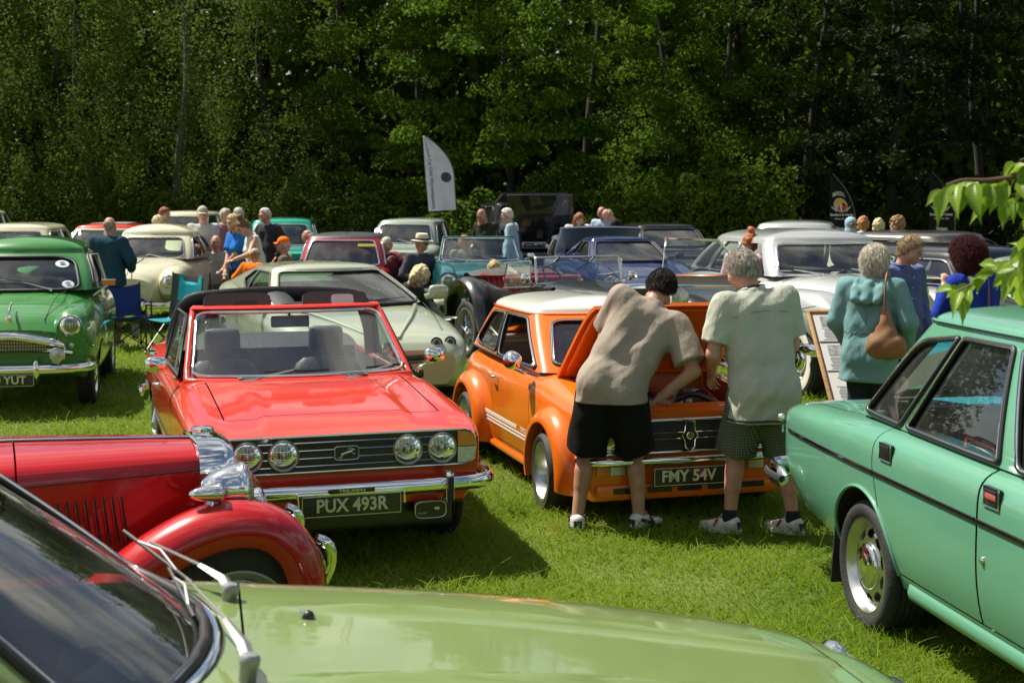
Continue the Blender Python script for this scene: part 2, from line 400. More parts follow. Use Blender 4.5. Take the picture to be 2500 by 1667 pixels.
def leaf_quads(C, Nrm, L, asp):
 """one folded leaf (diamond quad) per centre"""
 n = len(C)
 a = rng.normal(size=(n, 3)); a -= Nrm * (a * Nrm).sum(1, keepdims=True); a /= np.linalg.norm(a, axis=1, keepdims=True) + 1e-9
 b = np.cross(Nrm, a)
 L = L[:, None]; w = L * asp
 V = np.stack([C - a * L * .5, C + b * w * .5 - a * L * .05, C + a * L * .5, C - b * w * .5 - a * L * .05], 1).reshape(-1, 3)
 return V, np.arange(4 * n).reshape(n, 4)
def unit(v): return v / (np.linalg.norm(v, axis=-1, keepdims=True) + 1e-9)
def make_tree(name, label, kind, x, y, h, rad, nblob, nleaf, lsize, z0=0.3, trunk_r=0.16, bark=None, front=True, group=None):
 t = thing(name, label, 'tree', (x, y, 0), 0, group)
 bark = bark or BARK
 # crown clumps: mostly on the outside, on the side towards the field
 nblob = int(nblob * 2.1); ph = rng.random(nblob) * 2 * PI; zz = z0 + (h - z0) * rng.random(nblob) ** 0.9
 prof = np.sqrt(np.clip(1 - ((zz - h * .45) / (h * .62)) ** 2, 0.06, 1))
 if kind == 'conifer': prof = np.clip(1.05 - 0.75 * zz / h, 0.1, 1)
 rr = rad * prof * (0.45 + 0.6 * rng.random(nblob))
 C = np.stack([rr * np.cos(ph), rr * np.sin(ph), zz], -1)
 if front: C[:, 1] = -np.abs(C[:, 1]) * 0.8 + 0.25 * rad * (rng.random(nblob) - .4)
 br = (0.42 + 0.55 * rng.random(nblob)) * (1.0 if kind != 'conifer' else 0.9)
 nleaf = int(nleaf * 2.3); nblob0 = nblob; per = nleaf // nblob
 bi = np.repeat(np.arange(nblob), per); n = len(bi)
 q = rng.normal(size=(n, 3)); q = unit(q) * (rng.random((n, 1)) ** 0.4)
 P = q * br[bi][:, None]
 Nn = rng.normal(size=(n, 3)) * 0.75
 if kind == 'birch':                                   # hanging twigs
  P[:, :2] *= 0.62; P[:, 2] *= 1.35; Nn[:, :2] *= 1.6
  tw = rng.integers(0, 9, n); P[:, 0] += 0.10 * np.sin(tw * 2.1); P[:, 1] += 0.1 * np.cos(tw * 3.3)
 elif kind == 'conifer':                               # drooping fronds pointing outwards
  out = unit(np.stack([np.cos(ph), np.sin(ph) - 0.4, np.zeros(nblob)], -1))[bi]
  s = rng.random(n)
  P = out * (s * 1.5 * br[bi])[:, None] + rng.normal(size=(n, 3)) * np.array([0.16, 0.16, 0.07]) * (1.15 - s)[:, None] * 1.6
  P[:, 2] -= 0.35 * s ** 2; Nn[:, 2] += 1.2
 else:                                                 # flat layered sprays
  r2 = P[:, 0] ** 2 + P[:, 1] ** 2
  P[:, 2] = P[:, 2] * 0.42 - 0.30 * r2 / br[bi]; Nn[:, 2] += 1.0; Nn[:, 1] -= 0.35
 W = C[bi] + P
 W[:, 2] = np.maximum(W[:, 2], 0.05)
 if kind != 'conifer': Nn = rng.normal(size=(n, 3)) * .75 + unit(P * np.array([1, 1, 1.3])) * .8 + np.array([0, -.1, .55])
 keep = W[:, 2] < 10.5 if front else np.ones(n, bool)
 W, Nn = W[keep], unit(Nn)[keep]
 asp = 0.62 if kind != 'conifer' else 0.30
 V, Q = leaf_quads(W, Nn, lsize * (0.6 + 0.8 * rng.random(len(W))), asp)
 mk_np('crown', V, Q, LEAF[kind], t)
 # trunk and limbs
 b = MB()
 lx, ly = (random.random() - .5) * .5, (random.random() - .5) * .3
 pts = [(0, .7, -0.1)] + [(lx * (k / 6) ** 1.4 * 2.6 + 0.16 * math.sin(k * 1.9 + x), .7 + ly * k / 6, h * k / 6 * 0.9) for k in range(1, 7)]
 path = spline(pts, 24)
 b.tube(path, [trunk_r * (1 - 0.8 * i / (len(path) - 1)) * (1.35 if i == 0 else 1) for i in range(len(path))], 9)
 b.build('trunk', bark, t)
 for k in rng.choice(nblob, min(nblob, 9), replace=False):
  b = MB()
  c = C[k]; s = max(0.4, c[2] - 0.5 - 0.35 * rad * random.random()); s = min(s, h * .8)
  j = s / (h * .9) * (len(path) - 1); p0 = path[min(int(j), len(path) - 1)]
  mid = (np.array(p0) * 0.45 + c * 0.55) + np.array([0, 0, 0.18])
  b.tube(spline([p0, mid, c], 8), [trunk_r * .30, trunk_r * .27, trunk_r * .24, trunk_r * .2, trunk_r * .17, trunk_r * .13, trunk_r * .1, trunk_r * .07, .008][:9], 5)
  b.build('limb', bark, t)
 return t
def forest():
 F = 'trees along the edge of the wood'
 # (px of the trunk, distance, kind, height, radius, clumps, leaves, leaf size, label)
 rows = [
  (-60, 41, 'birch', 15, 3.2, 46, 15000, .085, 'olive green hanging birch at the far left edge of the wood'),
  (205, 42, 'birch', 14, 3.0, 50, 17000, .085, 'loose drooping birch behind the red and cream saloon'),
  (432, 40, 'birch', 16, 3.0, 58, 19000, .085, 'pale stemmed birch with long hanging twigs behind the man in the cap'),
  (660, 43, 'birch', 13, 2.4, 32, 11000, .08, 'thin grey green tree beside the bright gap of sky'),
  (830, 44, 'deep', 14, 3.0, 40, 13000, .10, 'dim full tree rising behind the turquoise saloon'),
  (1010, 43, 'broad', 14, 2.7, 36, 12000, .11, 'leafy tree whose boughs hang just left of the white feather flag'),
  (1230, 41, 'broad', 15, 3.2, 54, 17000, .12, 'bright green sycamore right of the white feather flag'),
  (1440, 42, 'broad', 15, 3.0, 50, 16000, .12, 'tall bright sycamore behind the woman with long auburn hair'),
  (1640, 44, 'deep', 15, 3.0, 38, 12000, .11, 'shaded bushy tree behind the black coupe'),
  (1800, 42, 'broad', 13, 2.4, 34, 10000, .10, 'mid green tree with bright lower sprays left of the black feather flags'),
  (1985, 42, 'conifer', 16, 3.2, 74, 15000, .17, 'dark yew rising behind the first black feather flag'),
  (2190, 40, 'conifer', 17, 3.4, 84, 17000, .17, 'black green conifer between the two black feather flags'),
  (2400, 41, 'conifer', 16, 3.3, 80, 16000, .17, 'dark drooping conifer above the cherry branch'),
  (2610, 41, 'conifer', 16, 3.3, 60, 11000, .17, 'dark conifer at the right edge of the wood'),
 ]
 for px, d, kd, h, r_, nb, nl, ls, lab in rows:
  X = (px - 1250) / F_PX * d
  nm = {'birch': 'birch_tree', 'broad': 'sycamore_tree', 'deep': 'broadleaf_tree', 'conifer': 'conifer_tree'}[kd]
  make_tree(nm, lab, kd, X, d, h, r_, nb, nl, ls, z0=0.5, trunk_r=0.13 if kd != 'birch' else 0.14, bark=BIRCHBARK if (kd == 'birch' and px == 432) else BARK, group=F)
 # ivy and scrub at the foot of the wood, in front of the trunks
 for px, d, w, h, kd, nm, lab in ((330, 39.2, 1.8, 2.2, 'deep', 'shrub', 'dark scrub behind the pale birch stem'),
                                     (920, 40, 2.0, 2.2, 'deep', 'shrub', 'low dark bush left of the white feather flag'),
                                     (1180, 38.5, 1.5, 2.0, 'broad', 'shrub', 'bright low bush right of the white feather flag pole'),
                                     (1560, 38.5, 1.5, 2.3, 'ivy', 'shrub', 'leafy scrub behind the man in the black hooded jacket'),
                                     (1740, 38.2, 1.3, 2.8, 'ivy', 'ivy_bush', 'column of yellow green ivy left of the black feather flags'),
                                     (1850, 38.0, 1.2, 3.0, 'ivy', 'ivy_bush', 'tallest column of ivy next to the first black feather flag'),
                                     (1660, 39, 1.2, 2.2, 'ivy', 'ivy_bush', 'dim ivy mound above the black coupe')):
  X = (px - 1250) / F_PX * d
  t = thing(nm, lab, 'bush', (X, d, 0))
  n = 5200
  q = unit(rng.normal(size=(n, 3))) * (rng.random((n, 1)) ** .35)
  lump = 1 + .28 * np.sin(q[:, :1] * 9 + px) * np.cos(q[:, 2:] * 11)
  P = q * lump * np.array([w, .6, h * .5]) + np.array([0, 0, h * .5])
  P[:, 2] = np.maximum(P[:, 2], .03)
  V, Q = leaf_quads(P, unit(q * .6 + rng.normal(size=(n, 3)) * .6 + np.array([0, -.2, .4])), .10 * (.6 + .8 * rng.random(n)), .7)
  mk_np('foliage', V, Q, LEAF[kd], t)
  b = MB()
  for k in range(6):
   a = rng.normal(size=2)
   b.tube([(a[0] * .1, a[1] * .08, 0), (a[0] * .3 * w, a[1] * .1, h * .45), (a[0] * .45 * w, a[1] * .15, h * .85)], [.03, .02, .008], 5)
  b.build('stem', BARK, t)
 # low growth along the edge of the wood
 n = 60000
 X = (rng.random(n) * 2 - 1) * 19; hh = 1.5 + .9 * np.sin(X * 1.3) * np.sin(X * .47 + 1) + .5 * np.sin(X * 3.1); zz = hh * rng.random(n) ** .8
 P = np.stack([X, 40.4 + .8 * rng.random(n) - .5 * np.sqrt(np.clip(1 - (zz / hh) ** 2, 0, 1)) * rng.random(n), np.maximum(zz, .02)], -1)
 V, Q = leaf_quads(P, unit(rng.normal(size=(n, 3)) * .6 + np.array([0, -.5, .5])), .095 * (.6 + .8 * rng.random(n)), .65)
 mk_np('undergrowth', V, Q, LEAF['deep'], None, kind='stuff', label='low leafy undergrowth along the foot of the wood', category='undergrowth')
 # the wood behind: one mass nobody could count
 n = 230000
 P = np.stack([(rng.random(n) * 2 - 1) * 27, 46 + 26 * rng.random(n) ** 1.3, 0.1 + 12.5 * rng.random(n) ** 1.15], -1)
 P[:, 2] *= 1 + 0.12 * np.sin(P[:, 0] * .9)
 dens = 0.5 + 0.5 * np.sin(P[:, 0] * 1.6 + 1.2 * np.sin(P[:, 2] * .9)) * np.cos(P[:, 2] * 1.3 + P[:, 0] * .4)
 gap = np.exp(-((P[:, 0] + 8.6) / 1.2) ** 2 - ((P[:, 2] - 6.2) / 0.9) ** 2) + .8 * np.exp(-((P[:, 0] - 8.2) / 1.6) ** 2 - ((P[:, 2] - 8.0) / 1.0) ** 2) + .8 * np.exp(-((P[:, 0] - 1.8) / 1.2) ** 2 - ((P[:, 2] - 7.9) / .8) ** 2)
 keep = rng.random(n) < (0.35 + .65 * dens) * (1 - np.clip(gap * .97, 0, 1))
 P = P[keep]; n = len(P)
 V, Q = leaf_quads(P, unit(rng.normal(size=(n, 3)) + np.array([0, -.5, .5])), .42 * (.6 + .8 * rng.random(n)), .75)
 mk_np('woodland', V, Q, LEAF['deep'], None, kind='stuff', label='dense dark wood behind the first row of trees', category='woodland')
 b = MB()
 for k in range(46):
  x = -25 + 50 * (k + random.random() * .8) / 46; y = 46 + 8 * random.random(); r_ = .09 + .12 * random.random()
  b.tube([(x, y, -.1), (x + .2 * random.gauss(0, 1), y, 5), (x + .5 * random.gauss(0, 1), y, 12)], [r_, r_ * .8, r_ * .4], 7)
 b.build('woodland_trunks', BARK, None, kind='stuff', label='dark trunks standing inside the wood', category='woodland')
def tuft_points():
 bpy.context.view_layer.update(); C = []
 for o in bpy.data.objects:
  n = o.name.split('.')[0]
  if n == 'wheel': p = o.matrix_world.translation; C.append((p.x, p.y, .30))
  elif n == 'sole': p = o.matrix_world @ (sum((v.co for v in o.data.vertices), Vector()) / len(o.data.vertices)); C.append((p.x, p.y, .13))
 P = []
 for x, y, r in C:
  if 4 < y < 16:
   m = int(420 * (1 if y < 11 else .5) * (1 if r > .2 else .35)); q = rng.random(m) * 2 * PI; rr = r * (.75 + .55 * rng.random(m)); P.append(np.stack([x + rr * np.cos(q), y + rr * np.sin(q)], -1))
 m = 2600; d = 5 + 12 * rng.random(m) ** 1.5; P.append(np.stack([(rng.random(m) * 2 - 1) * d * .36, d], -1))
 return np.concatenate(P)
grass_ground()
grass_blades()
forest()
LAMPGLASS = glass('lamp glass', (.86, .88, .82), 1.0, .10)
REFLECTOR = mat('lamp reflector', (.66, .67, .60), .22, 1.0, var=.2, vscale=30)
# ------------------------------------------------------------ generic car parts (local frame: x forward, y to the car's left, z up, origin on the ground between the axles)
TV = 90 * np.array([0, .00002, .0006, .004, .016, .045, .09, .15, .22, .30, .38, .46, .54, .62, .70, .78, .85, .91, .955, .984, .996, .9994, .99998, 1])
UV_ = np.linspace(0, 1, 9)[1:]
def loft_body(st, nx=64, mats=None, nl=2.2):
 """st rows: x, z bottom, z widest, z top centre, half width bottom, half width, exponent of the upper rounding"""
 S = np.array(sorted(st, key=lambda r: r[0]), float)
 # resample but keep each given station, with tight spacing near the ends
 q = np.unique(np.concatenate([np.linspace(S[0, 0], S[-1, 0], nx), S[:, 0]]))
 A = catmull(S[:, 0], S[:, 1:], q)
 rows = []
 c, s = np.cos(np.radians(TV)), np.sin(np.radians(TV)); c[-1] = 0
 for x, (zb, zs, zc, wb, ws, n) in zip(q, A):
  up = [(ws * cc ** (2 / n), zs + (zc - zs) * ss ** (2 / n)) for cc, ss in zip(c, s)]
  lo = [(ws - (ws - wb) * u ** nl, zs - (zs - zb) * u) for u in UV_]
  half = [(0, zb), (wb * .5, zb)] + lo[::-1] + up
  ring = half + [(-y, z) for y, z in half[-2:0:-1]]
  rows.append([(x, y, z) for y, z in ring])
 b = MB(); m = len(rows[0]); b.grid(rows, 0, closed_v=True, flip=True)
 nr = len(rows)
 b.f.append(tuple(range(m))); b.mi.append(0)
 b.f.append(tuple((nr - 1) * m + k for k in reversed(range(m)))); b.mi.append(0)
 return b
def apply_bool(o, cutters):
 for c in cutters:
  c.parent = o.parent
  md = o.modifiers.new('b', 'BOOLEAN'); md.operation = 'DIFFERENCE'; md.object = c; md.solver = 'EXACT'
  md.material_mode = 'TRANSFER'
 dg = bpy.context.evaluated_depsgraph_get(); dg.update()
 me = bpy.data.meshes.new_from_object(o.evaluated_get(dg))
 old = o.data; o.modifiers.clear(); o.data = me; me.name = o.name
 for c in cutters: bpy.data.objects.remove(c)
 me.polygons.foreach_set('use_smooth', [True] * len(me.polygons)); me.set_sharp_from_angle(angle=R(38))
def cyl_cutter(arches, mat_=None):
 """arches: (x, z, radius, y inner, y outer)"""
 b = MB()
 for x, z, r, y0, y1 in arches:
  n = 36; lo = [(x + r * math.cos(2 * PI * k / n), y0, z + r * math.sin(2 * PI * k / n)) for k in range(n)]
  hi = [(p[0], y1, p[2]) for p in lo]
  F = [(i, (i + 1) % n, n + (i + 1) % n, n + i) for i in range(n)] + [tuple(reversed(range(n))), tuple(range(n, 2 * n))]
  if y1 > y0: F = [tuple(reversed(f)) for f in F]
  b.add(lo + hi, F)
 return b.build('cutter', mat_ or WELL, smooth=False)
def box_cutter(x0, x1, w0, w1, z0, z1, m, wtop=None):
 """w0: half width at x0, w1: at x1"""
 b = MB(); k = wtop or 1.0
 V = [(x0, -w0, z0), (x1, -w1, z0), (x1, w1, z0), (x0, w0, z0), (x0, -w0 * k, z1), (x1, -w1 * k, z1), (x1, w1 * k, z1), (x0, w0 * k, z1)]
 b.add(V, [(0, 3, 2, 1), (4, 5, 6, 7), (0, 1, 5, 4), (1, 2, 6, 5), (2, 3, 7, 6), (3, 0, 4, 7)])
 return b.build('cutter', m, smooth=False)
def cut_panel(o, name, parent, inside, planes, gap=0.006, open_=None, keep_all=False):
 """split a panel off a body: planes [(point, normal)] bound it (normals outward), 'inside(c, n)' picks its faces; leaves a real gap"""
 bm = bmesh.new(); bm.from_mesh(o.data)
 for p, n in planes:
  n = Vector(n).normalized(); p = Vector(p)
  for off in (0.0, gap):
   bmesh.ops.bisect_plane(bm, geom=bm.verts[:] + bm.edges[:] + bm.faces[:], plane_co=p + n * off, plane_no=n, dist=1e-5)
 pan, gaps = [], []
 P = [(Vector(p), Vector(n).normalized()) for p, n in planes]
 for f in bm.faces:
  c = f.calc_center_median()
  if not inside(c, f.normal): continue
  d = max((c - p).dot(n) for p, n in P)
  if d < 0: pan.append(f)
  elif d < gap: gaps.append(f)
 new = None
 if pan:
  idx = {}; V, F, mi = [], [], []
  for f in pan:
   t = []
   for v in f.verts:
    if v.index not in idx: idx[v.index] = len(V); V.append(v.co.copy())
    t.append(idx[v.index])
   F.append(t); mi.append(f.material_index)
  new = mk(name, V, F, list(o.data.materials), parent, True, mi, 38)
  if not keep_all: bmesh.ops.delete(bm, geom=list(set(pan + gaps)), context='FACES')
 bm.to_mesh(o.data); bm.free()
 o.data.polygons.foreach_set('use_smooth', [True] * len(o.data.polygons)); o.data.set_sharp_from_angle(angle=R(38))
 return new
def bvh_of(o):
 me = o.data
 return BVHTree.FromPolygons([v.co[:] for v in me.vertices], [tuple(p.vertices) for p in me.polygons])
def in_poly(U, V, poly):
 x, y = np.asarray(poly)[:, 0], np.asarray(poly)[:, 1]; n = len(x); r = np.zeros(U.shape, bool); j = n - 1
 for i in range(n):
  c = ((y[i] > V) != (y[j] > V)) & (U < (x[j] - x[i]) * (V - y[i]) / (y[j] - y[i] + 1e-12) + x[i])
  r ^= c; j = i
 return r
def round_poly(pts, r, k=6):
 """rounded polygon in (u, v); r as a fraction of each edge"""
 n = len(pts); out = []
 rs = r if hasattr(r, '__len__') else [r] * n
 for i in range(n):
  p, a, b = np.array(pts[i], float), np.array(pts[i - 1], float), np.array(pts[(i + 1) % n], float)
  s, e = p + (a - p) * rs[i], p + (b - p) * rs[i]
  for t in np.linspace(0, 1, k): out.append((1 - t) ** 2 * s + 2 * t * (1 - t) * p + t * t * e)
  nxt = np.array(pts[(i + 1) % n], float); e2 = nxt + (p - nxt) * rs[(i + 1) % n]
  for t in np.linspace(0, 1, 8)[1:-1]: out.append(e + (e2 - e) * t)
 return np.array(out)
class Greenhouse:
 """cabin shell: bottom ring B and top ring T (xf, wf, zf, xr, wr, zr, bow front, bow rear, bow side), crown height of the roof"""
 def __init__(s, B, T, crown=0.09, bulge=0.02, N=200, M=20, K=16, rnd=10, kroof=2.3, arc=0.0, spine=0.5):
  def ring(q, arc=0.0):
   xf, wf, zf, xr, wr, zr, bf, bb, bs = q; out = []
   m = N // 4; us = np.arange(m) / m
   for u in us: out.append((xf + bf * (1 - (2 * u - 1) ** 2), wf * (2 * u - 1), zf))
   for u in us: out.append((xf + (xr - xf) * u, wf + (wr - wf) * u + bs * 4 * u * (1 - u), zf + (zr - zf) * u + arc * 4 * u * (1 - u)))
   for u in us: out.append((xr - bb * (1 - (2 * u - 1) ** 2), wr * (1 - 2 * u), zr))
   for u in us: out.append((xr + (xf - xr) * u, -(wr + (wf - wr) * u + bs * 4 * u * (1 - u)), zr + (zf - zr) * u + arc * 4 * u * (1 - u)))
   return np.array(out)
  b, t = ring(B), ring(T, arc)
  rows = []
  for v in np.linspace(0, 1, M + 1):
   p = b * (1 - v) + t * v
   c = np.array([(B[0] + B[3]) / 2, 0, 0]); o = p - c; o[:, 2] = 0; o /= np.linalg.norm(o, axis=1, keepdims=True)
   side = np.abs(o[:, 1:2])
   p = p + o * bulge * 4 * v * (1 - v)
   for _ in range(rnd): p = 0.25 * np.roll(p, 1, 0) + 0.5 * p + 0.25 * np.roll(p, -1, 0)
   rows.append(p)
  s.M, s.N = M, N
  s.wall = np.array(rows)
  top = rows[-1]; xc = (T[0] + T[3]) / 2
  tgt = np.stack([xc + (top[:, 0] - xc) * spine, top[:, 1] * 0.02, top[:, 2]], -1)
  roof = []
  for q in np.linspace(0, 1, K + 1)[1:]:
   e = q ** 1.5
   p = top + (tgt - top) * e
   p[:, 2] = top[:, 2] + crown * (1 - (1 - e) ** kroof) ** (1 / kroof)
   roof.append(p)
  s.roof = np.array(roof)
 def pos(s, side, u, v):
  """point on the wall; side 0 front, 1 left, 2 rear, 3 right"""
  N, M = s.N, s.M
  a = ((side + np.clip(u, -.2, 1.2)) * N / 4) % N; i = int(a) % N; fa = a - int(a); j = (i + 1) % N
  b = np.clip(v, 0, 1) * M; k = min(int(b), M - 1); fb = b - k
  W = s.wall
  return (W[k, i] * (1 - fa) + W[k, j] * fa) * (1 - fb) + (W[k + 1, i] * (1 - fa) + W[k + 1, j] * fa) * fb
 def nrm(s, side, u, v):
  e = .01
  a = s.pos(side, u + e, v) - s.pos(side, u - e, v); b = s.pos(side, u, min(v + e, 1)) - s.pos(side, u, max(v - e, 0))
  n = np.cross(a, b); return n / (np.linalg.norm(n) + 1e-9)
 def build(s, car, paint_, wins, liner, trim=None, trim_r=0.008, roof_paint=None, roof_v=0.93, gl=None, names=True, roof_name='roof'):
  """wins: (side, [(u, v) corners], corner rounding, part name)"""
  N, M = s.N, s.M
  UU = np.arange(N) / (N / 4); VV = np.linspace(0, 1, M + 1)
  uv = np.stack(np.meshgrid(VV, UU, indexing='ij'), -1)              # v, side+u
  pos = s.wall.copy(); removed = np.zeros((M, N), bool)
  polys = []
  for w in wins:
   side, pts, rnd = w[0], w[1], w[2]
   poly = round_poly(pts, rnd); polys.append(poly)
   cu = (UU + .5 * 4 / N)[None, :] - side; cv = (VV[:-1] + .5 / M)[:, None]
   cu = np.where(cu > 3.5, cu - 4, cu)
   cu, cv = np.broadcast_arrays(cu, cv)
   rm = in_poly(cu, cv, poly); removed |= rm
   # snap the rim of the hole to the outline
   vm = np.zeros((M + 1, N), bool)
   R_ = rm; vm[:-1] |= R_; vm[1:] |= R_
   vm[:-1] |= np.roll(R_, 1, 1); vm[1:] |= np.roll(R_, 1, 1)
   kept = ~R_
   full = np.zeros((M + 1, N), bool)
   kk = kept; full[:-1] |= kk; full[1:] |= kk; full[:-1] |= np.roll(kk, 1, 1); full[1:] |= np.roll(kk, 1, 1)
   for i, j in np.argwhere(vm & full):
    u, v = UU[j] - side, VV[i]
    if u > 3.5: u -= 4
    sc = np.array([1.5, .5]); a = poly; b2 = np.roll(poly, -1, 0); p = np.array([u, v])
    ab = (b2 - a) * sc; t = np.clip((((p - a) * sc) * ab).sum(1) / ((ab ** 2).sum(1) + 1e-12), 0, 1)
    cl = a + (b2 - a) * t[:, None]; d = (((cl - p) * sc) ** 2).sum(1); q = cl[d.argmin()]
    pos[i, j] = s.pos(side, q[0], q[1])
  b = MB(); rp = 1 if roof_paint else 0
  allr = np.concatenate([pos, s.roof]); nr = len(allr)
  V = allr.reshape(-1, 3); F, mi = [], []
  for i in range(nr - 1):
   for j in range(N):
    if i < M and removed[i, j]: continue
    F.append((i * N + j, i * N + (j + 1) % N, (i + 1) * N + (j + 1) % N, (i + 1) * N + j)); mi.append(rp if i >= roof_v * M else 0)
  b.add(V, F); b.mi = mi
  # liner: the inner skin
  inn = allr.copy(); c = np.array([np.mean(allr[..., 0]), 0, 0]); o = inn - c; o[..., 2] = 0; o /= np.linalg.norm(o, axis=-1, keepdims=True) + 1e-9
  inn[:M + 1] -= o[:M + 1] * .028; inn[M + 1:, :, 2] -= .025; inn[M + 1:] -= 0
  n0 = len(F); b.add(inn.reshape(-1, 3), [tuple(reversed(f)) for f in F], 2)
  # reveal strips around the holes
  mats = [paint_, roof_paint or paint_, liner]
  b.build(roof_name, mats, car, angle=50)
  for w, poly in zip(wins, polys):
   side, nm = w[0], w[3]
   c0 = poly.mean(0); ex = c0 + (poly - c0) * 1.05
   u0, v0 = poly.min(0) - .01; u1, v1 = poly.max(0) + .01
   nu, nv = 26, 10
   Pg = np.array([[s.pos(side, u, v) - s.nrm(side, u, v) * .010 for v in np.linspace(max(v0, 0), min(v1, 1), nv)] for u in np.linspace(u0, u1, nu)])
   gu, gv = np.meshgrid((np.arange(nu - 1) + .5) / (nu - 1) * (u1 - u0) + u0, (np.arange(nv - 1) + .5) / (nv - 1) * (min(v1, 1) - max(v0, 0)) + max(v0, 0), indexing='ij')
   k = in_poly(gu, gv, ex); F = []
   for i in range(nu - 1):
    for j in range(nv - 1):
     if k[i, j]: F.append((i * nv + j, (i + 1) * nv + j, (i + 1) * nv + j + 1, i * nv + j + 1))
   g = mk(nm, Pg.reshape(-1, 3), F, gl or GLASS, car, True, None, 180)
   if trim:
    tm = trim[0] if isinstance(trim, tuple) else trim
    path = [s.pos(side, u, v) + s.nrm(side, u, v) * .003 for u, v in poly]
    t = MB(); t.tube(path, trim_r, 6, closed=True);
    if isinstance(trim, tuple):                                   # rubber outside, bright strip inside
     t.tube([s.pos(side, *(c0 + (p - c0) * .985)) + s.nrm(side, *p) * .010 for p in poly], trim_r * .45, 5, mi=1, closed=True)
     t.build('window_seal', list(trim), g, angle=180)
    else: t.build('window_seal', tm, g, angle=180)
def wheel(car, x, y, r, w, style='steel', rim_r=0.19, cap=None, rim_m=None, sub=True, camber=0.0, wall=None, steer=0.0):
 s = 1 if y > 0 else -1
 wh = bpy.data.objects.new('wheel', None); COL.objects.link(wh); wh.parent = car
 wh.location = (x, y, r - .012); wh.rotation_euler = (R(camber) * s, 0, R(steer) + (0 if s > 0 else PI))
 A = (0, 1, 0)
 b = MB()
 prof = [(rim_r - .012, -w * .40), (rim_r, -w * .46), ((rim_r + r) / 2, -w * .54), (r - .018, -w * .5), (r - .004, -w * .42)]
 for k in range(-2, 3):
  h = k * w * .16; prof += [(r - .0005 * abs(k), h - w * .06), (r - .0005 * abs(k), h + w * .045), (r - .008, h + w * .05), (r - .008, h + w * .09)]
 prof = prof[:-2] + [(r - .004, w * .42), (r - .018, w * .5), ((rim_r + r) / 2 + .01, w * .54), ((rim_r + r) / 2 - .008, w * .535), (rim_r + .004, w * .47), (rim_r - .004, w * .42), (rim_r - .02, w * .2)]
 b.lathe(prof, (0, 0, 0), A, 40)
 o = b.build('tyre', RUBBER, wh, angle=30)
 if wall:
  b = MB(); b.lathe([(rim_r + .012, w * .505), ((rim_r + r) / 2, w * .548), (r - .045, w * .535)], (0, 0, 0), A, 40); b.build('whitewall', wall, wh)
 rm = rim_m or ALLOY
 b = MB()
 if style == 'steel':
  b.lathe([(rim_r - .014, w * .2), (rim_r + .006, w * .44), (rim_r + .010, w * .47), (rim_r - .004, w * .48), (rim_r - .02, w * .40), (rim_r - .035, w * .30), (rim_r * .80, w * .24), (rim_r * .66, w * .30), (rim_r * .5, w * .36), (0, w * .36)], (0, 0, 0), A, 40)
  for k in range(10):                                     # small vent holes near the edge
   a = 2 * PI * k / 10; c = (math.cos(a) * rim_r * .74, w * .275, math.sin(a) * rim_r * .74)
   b.box(c, (.03, .012, .014), 1, Matrix.Rotation(-a + PI / 2, 3, 'Y'))
  b.build('rim', [rm, BLACK], wh)
  b = MB(); q = cap or rim_r * .62
  b.lathe([(q, w * .33), (q, w * .37), (q * .93, w * .43), (q * .7, w * .50), (q * .45, w * .52), (q * .42, w * .555), (q * .22, w * .57), (0, w * .575)], (0, 0, 0), A, 32)
  b.build('hubcap', CHROME, wh)
 elif style == 'slots':
  ns = 10; seg = 60
  lip = [(rim_r - .014, w * .1), (rim_r + .004, w * .44), (rim_r + .010, w * .475), (rim_r - .004, w * .485), (rim_r - .016, w * .42), (rim_r - .03, w * .30), (rim_r * .83, w * .24)]
  b.lathe(lip, (0, 0, 0), A, seg)
  ra, rb = rim_r * .83, rim_r * .60
  rad = [ra, ra * .97, ra * .93, (ra + rb) / 2, rb * 1.06, rb, rb * .95]; hz = [.24, .27, .30, .335, .35, .35, .35]
  rows = [[(math.cos(2 * PI * k / seg) * q, w * h, math.sin(2 * PI * k / seg) * q) for k in range(seg)] for q, h in zip(rad, hz)]
  V = [p for r_ in rows for p in r_]; F = []
  for i in range(len(rows) - 1):
   for k in range(seg):
    if 1 <= i <= 4 and (k % 6) in ((1, 2, 3, 4) if i in (2, 3) else (2, 3)): continue
    F.append((i * seg + k, i * seg + (k + 1) % seg, (i + 1) * seg + (k + 1) % seg, (i + 1) * seg + k))
  b.add(V, F, 0)
  b.lathe([(rim_r * .85, w * .12), (0, w * .12)], (0, 0, 0), A, 24, 1)
  b.lathe([(rb * .97, w * .35), (rb * .8, w * .36), (0, w * .36)], (0, 0, 0), A, 40)
  b.build('rim', [rm, BLACK], wh)
  b = MB(); q = rim_r * .50
  b.lathe([(q, w * .35), (q, w * .40), (q * .94, w * .45), (q * .8, w * .485), (q * .62, w * .49), (q * .55, w * .52), (q * .3, w * .55), (0, w * .56)], (0, 0, 0), A, 36); b.build('hubcap', CHROME, wh)
 elif style == 'dish':
  b.lathe([(rim_r - .02, -w * .2), (rim_r - .012, w * .2), (rim_r - .004, w * .44), (rim_r + .012, w * .50), (rim_r + .012, w * .515), (rim_r - .010, w * .515), (rim_r - .022, w * .40), (rim_r - .034, w * .0), (rim_r - .040, -w * .12), (rim_r - .03, -w * .2)], (0, 0, 0), A, 48)
  b.lathe([(rim_r - .02, -w * .25), (0, -w * .25)], (0, 0, 0), A, 24, 1)
  for k in range(8):
   a = 2 * PI * k / 8
   b.tube([(math.cos(a) * .04, w * .02, math.sin(a) * .04), (math.cos(a) * (rim_r * .55), -w * .01, math.sin(a) * rim_r * .55), (math.cos(a) * (rim_r - .03), -w * .10, math.sin(a) * (rim_r - .03))], [.020, .016, .020], 6)
